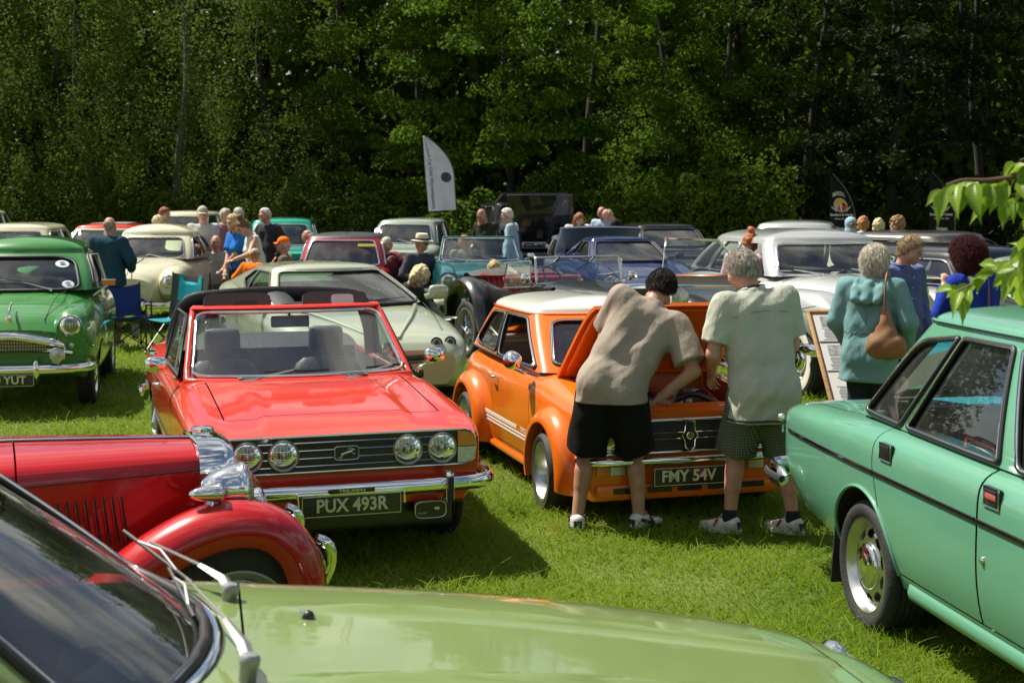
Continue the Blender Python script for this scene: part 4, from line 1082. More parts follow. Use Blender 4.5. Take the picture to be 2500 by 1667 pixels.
 bu = bar(car, 'bumper', spline([(1.48, -.70, .405), (1.60, -.66, .405), (1.675, -.50, .405), (1.69, 0, .405), (1.675, .50, .405), (1.60, .66, .405), (1.48, .70, .405)], 36), .020, .026, CHROME)
 number_plate(car, 'FMY 54V', (1.70, 0, .308), .52, .118, size=.098, sx=.98, dx=-.03, fg=PLATE_LETTER, bg_=PLATE_BLACK)
 b = MB(); b.box((1.60, 0, .215), (.10, 1.22, .10), 0, bevel=.03)
 for y in (-.42, -.2, 0, .2, .42): b.box((1.652, y, .225), (.006, .16, .035), 1)
 b.build('front_spoiler', [PORANGE, BLACK], car)
 # open bonnet, hinged at the scuttle
 hx, hz, ang = .72, .815, R(39)
 b = MB(); nx_, ny_ = 12, 15; L = .84
 def bp(s_, t_, h): # s along, t across
  w = .565 - .03 * s_; X, Z = s_ * L, .028 * math.sin(s_ * 1.4) + .012 * (1 - t_ * t_) + h - .05 * s_ ** 6
  return Vector((hx + X * math.cos(ang) - Z * math.sin(ang), t_ * w, hz + X * math.sin(ang) + Z * math.cos(ang)))
 top = [[bp(i / (nx_ - 1), j / (ny_ - 1) * 2 - 1, .012) for j in range(ny_)] for i in range(nx_)]
 bot = [[bp(i / (nx_ - 1), j / (ny_ - 1) * 2 - 1, -.014) for j in range(ny_)] for i in range(nx_)]
 b.grid(top, 0); b.grid(bot, 0, flip=True)
 edge = lambda g_: [g_[0][j] for j in range(ny_)] + [g_[i][-1] for i in range(1, nx_)] + [g_[-1][j] for j in reversed(range(ny_ - 1))] + [g_[i][0] for i in reversed(range(1, nx_ - 1))]
 e1, e2 = edge(top), edge(bot); b.grid([e1, e2], 0, closed_v=True)
 bo = b.build('bonnet', PORANGE, car, angle=40)
 b = MB()
 for t0 in (-.86, .86): b.tube([bp(q, t0, -.026) for q in np.linspace(.06, .94, 8)], 1.0, 6, squash=(.05, .014))
 for q0 in (.06, .93): b.tube([bp(q0, t, -.026) for t in np.linspace(-.86, .86, 9)], 1.0, 6, squash=(.045, .014))
 b.tube([bp(.08, -.5, -.026), bp(.9, -.02, -.026)], 1.0, 6, squash=(.035, .012)); b.tube([bp(.08, .5, -.026), bp(.9, .02, -.026)], 1.0, 6, squash=(.035, .012))
 b.build('bonnet_frame', PORANGE, bo, angle=60)
 b = MB()
 for s in (1, -1): b.tube([bp(.05, s * .8, -.02), (hx + .03, s * .47, hz - .12)], .010, 6)
 b.build('bonnet_hinge', PORANGE, bo)
 # engine
 E = [mat('engine red', (.30, .02, .01), .4), mat('engine metal', (.42, .42, .40), .4, .8), RUBBER, mat('air filter black', (.02, .02, .02), .4), mat('cap white', (.7, .72, .74), .3), mat('hose red', (.5, .03, .02), .4)]
 b = MB()
 b.box((1.20, 0, .50), (.28, .42, .26), 0, bevel=.03); b.box((1.20, -.02, .655), (.14, .40, .06), 1, bevel=.025); b.lathe([(.03, 0), (.03, .02), (.012, .03), (0, .03)], (1.20, .12, .685), (0, 0, 1), 14, 3)
 b.lathe([(.11, 0), (.115, .03), (.11, .07), (.02, .075), (0, .075)], (1.0, -.12, .655), (0, 0, 1), 24, 3); b.lathe([(.11, 0), (.115, .03), (.11, .06), (0, .065)], (1.02, .16, .645), (0, 0, 1), 24, 1)
 b.box((.86, -.30, .66), (.16, .22, .14), 3, bevel=.012); b.box((.84, .30, .63), (.12, .2, .12), 1, bevel=.012)
 b.lathe([(.035, 0), (.035, .035), (0, .036)], (1.36, -.30, .655), (0, 0, 1), 16, 4); b.lathe([(.04, -.1), (.04, .02), (.02, .03), (0, .03)], (1.34, .30, .62), (0, 0, 1), 16, 4)
 b.box((1.40, .34, .52), (.08, .26, .26), 3, bevel=.01)
 for q in range(9):
  p = [Vector((1.30 + rng.normal() * .06, -.4 + .1 * q, .60)), Vector((1.15 + rng.normal() * .1, -.3 + .08 * q, .70 + rng.random() * .04)), Vector((.95, -.35 + .09 * q, .66))]
  b.tube(spline(p, 10), .009, 5, (2, 5, 2, 3, 5, 2, 1, 2, 5)[q])
 for y in (-.34, -.18, .02, .2): b.tube(spline([(1.40, y, .55), (1.36, y + .03, .63), (1.25, y + .05, .66)], 8), .006, 5, 2)
 b.tube([(1.47, -.40, .66), (1.43, .40, .66)], .012, 6, 3); b.tube(spline([(1.28, .06, .68), (1.34, .16, .72), (1.40, .30, .66)], 10), .018, 7, 3)
 b.v = [(q[0], q[1], q[2] + .035) for q in b.v]
 b.build('engine', E, car, angle=40)
 b = MB(); b.box((1.535, 0, .70), (.07, 1.05, .03), 0, bevel=.01); b.lathe([(.035, 0), (.035, .006), (0, .007)], (1.535, -.10, .716), (0, 0, 1), 16, 0); b.build('slam_panel', PORANGE, car)
 # cabin
 SO = mat('orange seat', (.60, .075, .014), .5, bump=.15, bscale=40)
 for s in (1, -1): seat(car, .02, s * .30, .28, .22, .52, SO, True)
 b = MB(); b.box((-.78, 0, .46), (.42, 1.0, .16), 0, bevel=.06); b.box((-1.0, 0, .68), (.14, 1.0, .42), 1, bevel=.05); b.build('rear_seat', [SO, mat('cream seat', (.55, .5, .38), .6)], car)
 steering(car, .36, -.30, .78, .17, 50); b = MB(); b.box((.46, 0, .78), (.16, 1.12, .11), 0, bevel=.03); b.build('dashboard', DARKCLOTH, car)
 b = MB(); M = frame(Vector(gh.pos(2, .5, .80)) + Vector((.03, 0, 0)), (0, -1, 0), (.35, 0, 1)); b.box((0, 0, 0), (.62, .10, .002), 0); b.v = [M @ Vector(p) for p in b.v]
 text_on(b, 'KNOW', .075, M @ Matrix.Translation((.14, 0, -.003)), 1, depth=.001, sx=1.0)
 b.build('sun_strip', [glass('teal film', (.1, .55, .5), .6), mat('orange print', (.7, .2, .03), .5)], car, smooth=False)
 for s in (1, -1):
  b = MB(); c = Vector((.46, s * .80, .905)); A = Vector((1, 0, 0))
  b.lathe([(0, .095), (.030, .085), (.055, .055), (.064, .02), (.066, 0), (.060, -.004), (0, -.004)], c, A, 24); b.tube([c + Vector((.0, 0, -.05)), (.49, s * .74, .83)], .014, 7); b.box((.49, s * .735, .825), (.12, .03, .022), 0, bevel=.008)
  b.build('wing_mirror', CHROME, car, angle=60)
  handle(car, (-.33, s * .705, .70), s)
  W_ = mat('white stripe', (.72, .73, .68), .4)
  xs = [x for x in np.linspace(-.66, .63, 26)]
  stripe(car, bv, [(x, .405) for x in xs if x < .22], .026, W_, 'stripe', s); stripe(car, bv, [(x, .370) for x in xs], .010, W_, 'stripe', s); stripe(car, bv, [(x, .343) for x in xs], .012, W_, 'stripe', s)
  b = MB(); h = bv.ray_cast(Vector((.43, s * 2, .405)), Vector((0, -s, 0)))[0]
  text_on(b, 'MINI 1275 GT', .040, frame(h + Vector((0, s * .002, 0)), (-s * -1 if s < 0 else -1, 0, 0), (0, 0, 1)), depth=.001, sx=.98, bold=.0004); b.build('lettering', W_, car, smooth=False)
  b = MB(); b.tube([(x, s * .66, .175) for x in np.linspace(-.75, .75, 6)], 1.0, 6, squash=(.02, .025)); b.build('sill', PORANGE, car, angle=60)
  b = MB(); b.tube([Vector(gh.pos(3 if s < 0 else 1, u if s < 0 else 1 - u, .03)) + Vector((0, s * .012, 0)) for u in np.linspace(.06, .95, 12)], .007, 5); b.build('belt_moulding', SEAL, car, angle=60)
  b = MB(); sd = 3 if s < 0 else 1
  b.tube([Vector(gh.pos(sd, .485 if s < 0 else .515, v)) + Vector((0, s * .006, 0)) for v in (.04, .5, .93)], .010, 5); b.build('door_pillar', SEAL, car, angle=60)
 wiper(car, (.72, -.3, .86), (.62, -.05, .93), (.63, -.25, .92), (.60, .18, .94))
 return car
def volvo():
 loc, a = place((-1.365, -.895, 0), 2096, 1532, -80.5)
 car = thing('parked_car', 'sea green four door saloon cut off at the lower right with slotted silver wheel', 'car', loc, a)
 car.scale = (1.05, 1.05, 1.05)
 st = [(-2.47, .50, .66, .83, .68, .755, 8), (-2.43, .43, .67, .858, .72, .795, 7.5), (-2.30, .38, .68, .880, .75, .825, 7), (-1.9, .33, .69, .905, .78, .85, 6.5), (-1.3, .29, .69, .945, .80, .865, 6), (-.6, .27, .69, .955, .80, .867, 6), (.6, .27, .69, .955, .80, .867, 6), (1.1, .27, .68, .94, .80, .865, 6), (1.3, .28, .67, .925, .79, .86, 6.5), (2.0, .34, .65, .87, .75, .83, 7), (2.14, .42, .62, .82, .70, .78, 8)]
 b = loft_body(st, 66, nl=2.8); o = b.build('body', [PTEAL, WELL, FLOOR], car)
 apply_bool(o, [cyl_cutter([(s, .295, .345, y0, y1) for s in (1.3, -1.3) for y0, y1 in ((.56, 1.1), (-.56, -1.1))]), box_cutter(-1.50, .90, .68, .68, .32, 1.2, FLOOR)])
 bv = bvh_of(o)
 ins = lambda sgn: (lambda c, n: c.y * sgn > .74 and .30 < c.z < .965)
 for sgn in (1, -1):
  cut_panel(o, 'rear_door', car, ins(sgn), [((-.22, 0, 0), (1, 0, 0)), ((-1.10, 0, .6), (-1, 0, -.42)), ((-1.17, 0, .8), (-1, 0, -.04)), ((0, 0, .345), (0, 0, -1))], gap=.007)
  cut_panel(o, 'front_door', car, ins(sgn), [((.86, 0, 0), (1, 0, 0)), ((-.206, 0, 0), (-1, 0, 0)), ((0, 0, .345), (0, 0, -1))], gap=.007)
 cut_panel(o, 'boot_lid', car, lambda c, n: n.z > .4 and c.z > .7, [((-1.66, 0, 0), (1, 0, 0)), ((-2.405, 0, 0), (-1, 0, 0)), ((0, .70, 0), (0, 1, 0)), ((0, -.70, 0), (0, -1, 0))])
 gh = Greenhouse((.98, .77, .935, -1.62, .745, .930, .16, .13, .03), (.32, .630, 1.405, -1.17, .610, 1.395, .11, .10, .02), crown=.080, bulge=.012, rnd=7, kroof=2.2, M=24, N=240)
 T_ = (SEAL, CHROME)
 gl = glass('volvo glass', (.70, .80, .74), 1.0)
 gh.build(car, PTEAL, [(0, [(.06, .08), (.94, .08), (.92, .90), (.08, .90)], .1, 'windscreen'), (2, [(.08, .10), (.92, .10), (.90, .90), (.10, .90)], .1, 'rear_window'),
                          (3, [(.030, .045), (.195, .03), (.250, .895), (.055, .80)], [.1, .05, .05, .22], 'quarter_window'), (3, [(.222, .03), (.545, .03), (.540, .905), (.275, .895)], .05, 'side_window'), (3, [(.598, .03), (.965, .04), (.90, .90), (.585, .905)], .05, 'side_window'),
                          (1, [(.970, .045), (.805, .03), (.750, .895), (.945, .80)], .1, 'quarter_window'), (1, [(.778, .03), (.455, .03), (.460, .905), (.725, .895)], .05, 'side_window'), (1, [(.402, .03), (.035, .04), (.10, .90), (.415, .905)], .05, 'side_window')],
             LINER, trim=T_, trim_r=.013, gl=gl)
 for s in (1, -1):
  sd = 3 if s < 0 else 1
  b = MB(); ring = gh.wall[-1]; N4 = gh.N // 4; seg = ring[3 * N4:] if s < 0 else ring[N4:2 * N4]
  b.tube([Vector(p) + Vector((0, s * .006, .004)) for p in seg[::3]], 1.0, 6, squash=(.014, .007)); b.build('gutter', PTEAL, car, angle=60)
 HB = mat('dark handle recess', (.012, .012, .012), .3, coat=.5)
 for s in (1, -1):
  for x0, x1 in ((-2.44, -1.16), (-1.15, -.225), (-.205, .85), (.87, 2.1)):
   stripe(car, bv, [(x, .735) for x in np.linspace(x0, x1, 9)], .020, SEAL, 'trim_strip', s, .006); stripe(car, bv, [(x, .740) for x in np.linspace(x0, x1, 9)], .007, CHROME, 'trim_strip', s, .009)
  for x, m2 in ((-1.03, HB), (-.105, mat('dull red plastic', (.45, .10, .10), .4))):
   b = MB(); h = bv.ray_cast(Vector((x, s * 2, .845)), Vector((0, -s, 0)))[0]
   if h is None: h = Vector((x, s * .862, .845))
   b.box(h + Vector((0, s * .001, 0)), (.115, .02, .075), 0, bevel=.008); b.box(h + Vector((0, s * .008, -.006)), (.085, .012, .050), 1, bevel=.006); b.box(h + Vector((0, s * .012, .022)), (.085, .012, .012), 0, bevel=.004); b.box(h + Vector((.0, s * .010, .006)), (.08, .012, .028), 2, bevel=.006)
   b.tube([h + Vector((sx * .056, s * .011, sz * .036)) for sx, sz in ((-1, -1), (1, -1), (1, 1), (-1, 1))], .003, 5, 3, closed=True)
   b.build('door_handle', [SEAL, HB, m2, CHROME], car)
  h = bv.ray_cast(Vector((-.16, s * 2, .60)), Vector((0, -s, 0)))[0] or Vector((-.16, s * .865, .60))
  b = MB(); b.lathe([(.015, -.005), (.015, .006), (.008, .012), (0, .012)], h, (0, s, 0), 14); b.build('key_lock', CHROME, car)
  # rolled lip round the wheel arch
  for x in (-1.3, 1.3):
   b = MB(); pts = []
   for q in np.linspace(R(6), R(176), 26):
    px, pz = x + .348 * math.cos(q), .295 + .348 * math.sin(q)
    hh = bv.ray_cast(Vector((px + .02 * math.cos(q), s * 2, pz + .02 * math.sin(q))), Vector((0, -s, 0)))[0]
    pts.append(Vector((px, (hh.y if hh and abs(hh.y) > .7 else s * .84), pz)))
   b.tube(pts, .010, 6); b.build('arch_lip', PTEAL, car, angle=60)
  b = MB(); b.tube([(x, s * .80, .285) for x in np.linspace(-.86, .95, 8)], 1.0, 8, squash=(.030, .045)); b.build('sill', PTEAL, car, angle=60)
  b = MB(); b.box((-1.70, s * .72, .245), (.012, .20, .30), 0, rot=Matrix.Rotation(R(8), 3, 'Y'), bevel=.004); b.build('mud_flap', RUBBER, car)
  b = MB(); b.box((-2.46, s * .68, .715), (.03, .13, .15), 0, bevel=.012); b.box((-2.475, s * .68, .76), (.02, .11, .05), 1, bevel=.008); b.build('tail_lamp', [REDLENS, AMBER], car)
  b = MB(); b.lathe([(.02, 0), (.026, .012), (.02, .03), (0, .034)], (-2.44, s * .80, .775), (-.4, s, 0), 14); b.lathe([(.018, 0), (.022, .010), (.0, .022)], (-2.44, s * .80, .715), (-.4, s, 0), 14); b.build('badge', CHROME, car)
 for x in (1.3, -1.3):
  for y in (.745, -.745): wheel(car, x, y, .295, .180, 'slots', .210)
 bp = spline([(-2.20, -.87, .50), (-2.42, -.865, .50), (-2.53, -.79, .50), (-2.56, -.5, .50), (-2.57, 0, .50), (-2.56, .5, .50), (-2.53, .79, .50), (-2.42, .865, .50), (-2.20, .87, .50)], 44)
 bu = bar(car, 'rear_bumper', bp, .030, .058, CHROME)
 b = MB(); b.tube([Vector(p) + Vector((-.022 if abs(p[1]) < .84 else 0, .028 * (1 if p[1] > 0 else -1) if abs(p[1]) >= .84 else 0, .0)) for p in bp], 1.0, 6, squash=(.014, .020)); b.build('bumper_rubber', RUBBER, bu, angle=60)
 DS = mat('black seat', (.025, .025, .026), .5, bump=.2, bscale=50)
 for s in (1, -1): seat(car, .18, s * .36, .34, .26, .56, DS, True)
 b = MB(); b.box((-.88, 0, .50), (.5, 1.30, .16), 0, bevel=.05); b.box((-1.20, 0, .76), (.16, 1.30, .50), 0, bevel=.06, rot=Matrix.Rotation(R(-14), 3, 'Y')); b.build('rear_seat', DS, car)
 b = MB()
 for y in np.linspace(-.58, .58, 15): b.tube([(-1.11, y, .60), (-1.13, y, .80), (-1.19, y, .985)], .028, 6)
 b.build('seat_pleats', DS, car)
 b = MB(); b.box((-1.42, 0, .965), (.34, 1.36, .03), 0, bevel=.008); b.build('parcel_shelf', mat('shelf grey', (.12, .12, .11), .8), car)
 b = MB(); b.box((-1.36, -.12, .995), (.22, .90, .028), 0, bevel=.01); b.build('towel', mat('blue towel', (.02, .28, .42), .9, bump=.4), car)
 steering(car, .52, -.36, .90, .20, 30); b = MB(); b.box((.80, 0, .88), (.24, 1.3, .14), 0, bevel=.04); b.build('dashboard', DARKCLOTH, car)
 return car
# ------------------------------------------------------------ foreground: sage green coupe and red vintage roadster
def sage_coupe():
 a = R(12); loc = Vector((-1.28, 3.40, .03))
 car = thing('parked_car', 'pale sage green coupe in the foreground with long ribbed bonnet and chrome wipers', 'car', loc, a)
 st = [(-1.95, .40, .62, .80, .55, .64, 4), (-1.8, .34, .62, .86, .62, .70, 4.5), (-1.25, .28, .63, .905, .68, .765, 5), (-.4, .26, .63, .925, .70, .775, 5), (.3, .26, .63, .930, .70, .780, 5), (.8, .26, .61, .895, .70, .780, 4.6), (1.4, .28, .58, .830, .69, .772, 4.4), (1.88, .30, .54, .755, .66, .745, 4.3), (2.24, .34, .50, .685, .60, .69, 4.2), (2.46, .38, .48, .615, .53, .62, 4), (2.54, .41, .48, .57, .48, .56, 4)]
 o = loft_body(st, 70).build('body', [PSAGE, WELL, FLOOR], car)
 bm = bmesh.new(); bm.from_mesh(o.data)
 for y in np.arange(.17, .40, .016):
  for s in (1, -1): bmesh.ops.bisect_plane(bm, geom=bm.verts[:] + bm.edges[:] + bm.faces[:], plane_co=(0, s * y, 0), plane_no=(0, 1, 0), dist=1e-5)
 for v in bm.verts:
  x, y, z = v.co
  if z > .6 and x > .6:
   w = float(smoothstep(.72, 1.0, x)) * float(smoothstep(2.35, 2.1, x))
   yc = .30 - .06 * max(0, x - .8)
   v.co.z += w * .022 * math.exp(-((abs(y) - yc) / .026) ** 2)
 bm.to_mesh(o.data); bm.free()
 apply_bool(o, [cyl_cutter([(s, .29, .335, y0, y1) for s in (1.55, -1.05) for y0, y1 in ((.50, 1.0), (-.50, -1.0))]), box_cutter(-1.2, .40, .56, .60, .32, 1.2, FLOOR)])
 bv = bvh_of(o)
 cut_panel(o, 'bonnet', car, lambda c, n: n.z > .25 and c.z > .6, [((.63, 0, 0), (-1, 0, 0)), ((2.30, 0, 0), (1, 0, 0)), ((0, .60, 0), (-.06, 1, 0)), ((0, -.60, 0), (-.06, -1, 0))], gap=.007)
 for sgn in (1, -1): cut_panel(o, 'door', car, lambda c, n: c.y * sgn > .64 and .30 < c.z < .93, [((.42, 0, 0), (1, 0, 0)), ((-.66, 0, 0), (-1, 0, 0)), ((0, 0, .32), (0, 0, -1))])
 gh = Greenhouse((.30, .705, .920, -1.70, .60, .90, .25, .10, .03), (-.14, .575, 1.315, -.95, .53, 1.30, .13, .08, .01), crown=.06, bulge=.012, rnd=5, N=240, M=20)
 gl = glass('coupe glass', (.62, .72, .66), 1.0, .03)
 gh.build(car, PSAGE, [(0, [(.035, .03), (.965, .03), (.955, .93), (.045, .93)], .09, 'windscreen'), (2, [(.1, .1), (.9, .1), (.88, .9), (.12, .9)], .1, 'rear_window'),
                          (3, [(.50, .06), (.955, .06), (.93, .90), (.47, .90)], .06, 'side_window'), (1, [(.50, .06), (.045, .06), (.07, .90), (.53, .90)], .06, 'side_window')], LINER, trim=(SEAL, CHROME), trim_r=.016, gl=gl)
 # scuttle grille, washer jets, wipers
 for y in (.195,):
  h = bv.ray_cast(Vector((.80, y, 2)), Vector((0, 0, -1)))[0]
  b = MB(); b.lathe([(.017, -.004), (.017, .006), (.012, .017), (.005, .021), (0, .021)], h, (0, 0, 1), 14); b.lathe([(.006, 0), (.006, .012), (0, .013)], h + Vector((-.012, 0, .012)), (-1, 0, .5), 8, 1); b.build('washer_jet', [BLACK, CHROME], car)
 SW = mat('satin chrome', (.28, .29, .28), .5, .6, var=.1)
 for sp, tip in (((.60, .35, .93), (.37, .637, 1.01)), ((.63, -.32, .945), (.474, .308, .985))):
  sp, tip = Vector(sp), Vector(tip); m1 = sp.lerp(tip, .40) + Vector((.015, 0, .022))
  b = MB(); d = (tip - sp).normalized()
  b.lathe([(.020, -.05), (.021, .0), (.024, .004), (.024, .020), (.018, .028), (0, .030)], sp, (.15, 0, 1), 16)
  b.tube([sp + Vector((0, 0, .012)), sp.lerp(tip, .10) + Vector((.006, 0, .028)), m1], [.016, .017, .010], 4, squash=(1, .6)); b.tube([m1, tip + Vector((.012, 0, .006))], [.0045, .0035], 6)
  q = d.cross(Vector((0, 0, 1))).normalized()
  b0, b1 = tip - d * .26 + Vector((-.03, 0, -.012)), tip + d * .08 + Vector((-.015, 0, .01));
  b.tube([b0, (b0 + b1) / 2, b1], .0055, 5, 1); b.tube([b0.lerp(b1, .2), b0.lerp(b1, .5) + Vector((.01, 0, .018)), b0.lerp(b1, .8)], .004, 5, 0)
  b.build('wiper', [SW, SEAL], car)
 b = MB(); b.tube([Vector(gh.pos(0, u, .0)) + Vector((.012, 0, .006)) for u in np.linspace(.02, .98, 24)], 1.0, 6, squash=(.016, .008)); b.build('scuttle_trim', CHROME, car, angle=60)
 b = MB(); b.box((.33, 0, .86), (.30, 1.15, .10), 0, bevel=.04); b.build('dashboard', mat('grey dashboard', (.10, .11, .10), .6), car)
 b = MB(); b.box((.30, .12, .925), (.20, .28, .002), 0, rot=Matrix.Rotation(R(14), 3, 'Z')); b.box((.34, -.22, .925), (.14, .20, .002), 0, rot=Matrix.Rotation(R(-20), 3, 'Z')); b.build('show_paper', mat('paper', (.62, .63, .60), .7), car, smooth=False)
 steering(car, .10, -.34, .88, .19, 24)
 for s in (1, -1): seat(car, -.45, s * .34, .34, .24, .52, mat('green grey seat', (.05, .055, .05), .5), True)
 b = MB(); b.box((.04, 0, 1.235), (.03, .22, .06), 0, bevel=.012); b.build('rear_view_mirror', BLACK, car)
 for s in (1, -1):
  handle(car, (-.50, s * .775, .74), s); b = MB(); b.tube([(x, s * (.79 - .02 * max(0, x - 1.3)), .70) for x in np.linspace(-1.6, 1.7, 14)], 1.0, 6, squash=(.006, .012)); b.build('side_trim', CHROME, car, angle=60)
  for x in (1.55, -1.05): wheel(car, x, s * .645, .30, .165, 'steel', .19)
  headlight(car, (2.44, s * .50, .535), .085, (1, s * .12, .05))
 bar(car, 'bumper', spline([(2.14, -.76, .43), (2.42, -.68, .43), (2.60, -.4, .43), (2.64, 0, .43), (2.60, .4, .43), (2.42, .68, .43), (2.14, .76, .43)], 30), .03, .045, CHROME)
 b = MB(); b.prism([(y, z) for y, z in round_poly([(-.38, .45), (.38, .45), (.36, .57), (-.36, .57)], .15)], 0, .02, 0, frame((2.535, 0, 0), (0, 1, 0), (0, 0, 1)))
 for y in np.linspace(-.34, .34, 21): b.box((2.56, y, .51), (.008, .006, .11), 1)
 b.build('grille', [BLACK, CHROME], car)
 return car
def wing_sweep(car, path, ycen, prof, m, name='front_wing', s=-1, inner=.012):
 """mudguard: path of (x, z) crest points, prof of (offset outwards, drop) across"""
 P = spline([(x, 0, z) for x, z in path], 40); rows, inn = [], []
 for i, p in enumerate(P):
  t = (P[min(i + 1, len(P) - 1)] - P[max(i - 1, 0)]).normalized(); n = Vector((-t.z, 0, t.x))
  if n.z < 0 and abs(t.x) > .3: n = -n
  rows.append([p + n * (-d) + Vector((0, s * (ycen + y), 0)) for y, d in prof]); inn.append([p + n * (-d - inner) + Vector((0, s * (ycen + y * .97), 0)) for y, d in prof])
 b = MB(); G_ = [r + q[::-1] for r, q in zip(rows, inn)]
 b.grid(G_, 0, closed_v=True, flip=(s < 0)); k = len(G_[0])
 b.f.append(tuple(range(k))); b.mi.append(0); b.f.append(tuple((len(G_) - 1) * k + i for i in reversed(range(k)))); b.mi.append(0)
 return b.build(name, m, car, angle=55)
def red_roadster():
 loc = Vector((-2.44, 5.93, 0))
 car = thing('parked_car', 'red vintage roadster with chrome headlamps cut off by the left edge', 'car', loc, R(20))
 PR = paint('deep red paint', (0.42, 0.010, 0.012), rough=.28)
 # bonnet and scuttle
 def sec(x, w, zt, zs, zb):
  top = [(w * .97 * math.cos(q) ** .75, zs + (zt - zs) * math.sin(q) ** .85) for q in np.linspace(0, PI / 2, 12)]
  half = [(w, zb), (w * 1.0, zs * .55 + zb * .45), (w, zs - .006)] + top
  return [(x, y, z) for y, z in half] + [(x, -y, z) for y, z in half[-2::-1]]
 b = MB(); rows = [sec(x, w, zt, zs, zb) for x, w, zt, zs, zb in [(-.05, .52, 1.0, .86, .42), (.18, .47, 1.0, .875, .42), (.36, .42, .998, .885, .42)]]
 b.grid(rows, 0, flip=True); b.build('scuttle', PR, car, angle=50)
 b = MB(); rows = [sec(x, w, zt, zs, zb) for x, w, zt, zs, zb in [(.368, .42, .998, .885, .45), (.6, .375, .990, .884, .45), (.9, .315, .980, .884, .45), (1.10, .272, .970, .884, .45)]]
 b.grid(rows, 0, flip=True); bon = b.build('bonnet', PR, car, angle=50)
 b = MB(); b.tube([(-.05, 0, 1.006), (.36, 0, 1.004), (.6, 0, .996), (1.10, 0, .976)], 1.0, 6, squash=(.012, .006)); b.build('hinge', CHROME, bon, angle=60)
 for s in (1, -1):
  b = MB(); b.tube([(x, s * w, z) for x, w, z in ((.37, .424, .881), (.6, .379, .881), (.9, .319, .880), (1.10, .276, .880))], .0045, 5); b.build('seam', mat('dark seam', (.08, .004, .004), .5), bon)
  for k in range(9):
   x = .47 + .036 * k; w = .42 - (x - .368) * .20
   b = MB(); b.grid([[Vector((x + .010 * i / 3 + .02 * j / 5, s * (w + .001 + .012 * math.sin(PI * i / 3) * math.sin(PI * j / 5)), .80 - .19 * j / 5)) for j in range(6)] for i in range(4)], 0, flip=(s > 0)); b.tube([(x + .012, s * (w + .002), .80), (x + .034, s * (w + .002), .61)], .005, 5, 1)
   b.build('louvre', [PR, SEAL], bon)
 # radiator shell, slats, cap
 b = MB(); rows = []
 for x, k, zt in ((1.092, 1.0, .974), (1.098, 1.06, .990), (1.20, 1.06, .988), (1.245, 1.0, .974), (1.255, .93, .959), (1.22, .84, .939)):
  w = .272 * k
  half = [(w * .95, .42), (w, .60), (w, .86)] + [(w * math.cos(q) ** .55, .86 + (zt - .86) * math.sin(q) ** .8) for q in np.linspace(.15, PI / 2, 9)]
  rows.append([(x, y, z) for y, z in half] + [(x, -y, z) for y, z in half[-2::-1]])
 b.grid(rows, 0, flip=True)
 for y in np.linspace(-.2, .2, 19): b.box((1.215, y, .68), (.02, .010, .50), 1)
 b.box((1.205, 0, .70), (.01, .44, .5), 2)
 b.lathe([(.042, 0), (.042, .010), (.052, .014), (.052, .028), (.040, .034), (.0, .038)], (1.15, 0, .984), (0, 0, 1), 8)
 b.build('radiator', [CHROME, PR, BLACK], car, angle=45)
 # wings, running boards
 prof = [(.13, .16), (.150, .12), (.140, .075), (.10, .03), (.04, .004), (-.02, .004), (-.09, .03), (-.14, .07)]
 wp = [(.52, .42), (.62, .54), (.74, .64), (.88, .725), (1.02, .785), (1.17, .812), (1.31, .795), (1.42, .735), (1.50, .64), (1.545, .52), (1.56, .42)]
 rp = [(-1.85, .42), (-1.78, .62), (-1.62, .78), (-1.40, .86), (-1.16, .88), (-.92, .82), (-.72, .68), (-.58, .50), (-.45, .36)]
 for s in (1, -1):
  wing_sweep(car, wp, .60, prof, PR, 'front_wing', s); wing_sweep(car, rp, .62, prof, PR, 'rear_wing', s)
  b = MB(); b.box((.06, s * .60, .345), (1.0, .26, .035), 0, bevel=.012); b.build('running_board', PR, car)
  # headlamp, its bracket, side lamp
  b = MB(); c = Vector((1.195, s * .485, .832)); A = Vector((1, 0, 0))
  b.lathe([(0, -.135), (.018, -.132), (.045, -.115), (.070, -.08), (.090, -.035), (.101, .010), (.104, .030), (.108, .034), (.110, .044), (.108, .054), (.101, .058)], c, A, 36, 0)
  b.lathe([(.102, .057), (.085, .072), (.05, .086), (0, .092)], c, A, 30, 1); b.build('headlight', [CHROME, LENS], car, angle=60)
  b = MB(); b.lathe([(.05, -.015), (.035, .01), (.028, .04), (.03, .06)], (1.195, s * .485, .705), (0, 0, 1), 16); b.tube([(1.19, s * .485, .73), (1.17, s * .25, .71)], .016, 8); b.build('lamp_bracket', PR, car, angle=60)
  b = MB(); c = Vector((1.12, s * .615, .845)); b.lathe([(0, -.115), (.012, -.11), (.024, -.085), (.034, -.04), (.038, 0), (.041, .004), (.041, .012), (.034, .016)], c, A, 24, 0); b.lathe([(.034, .015), (.02, .026), (0, .03)], c, A, 20, 1); b.tube([c + Vector((-.03, 0, -.045)), c + Vector((-.02, 0, -.02))], [.022, .014], 8)
  b.build('side_lamp', [CHROME, CLEARLENS], car, angle=60)
  for x in (1.19, -1.19): wheel(car, x, s * .60, .335, .14, 'steel', .205, rim_m=mat('silver wheel', (.4, .4, .4), .35, .6))
  b = MB(); c = Vector((1.42, s * .26, .600)); b.lathe([(0, -.085), (.02, -.08), (.05, -.055), (.070, -.01), (.076, .012), (.078, .02), (.072, .028)], c, A, 28, 0); b.lathe([(.072, .027), (.04, .042), (0, .046)], c, A, 20, 1); b.tube([c + Vector((-.02, 0, -.07)), c + Vector((-.02, 0, -.2))], .012, 6); b.build('fog_lamp', [CHROME, LENS], car, angle=60)
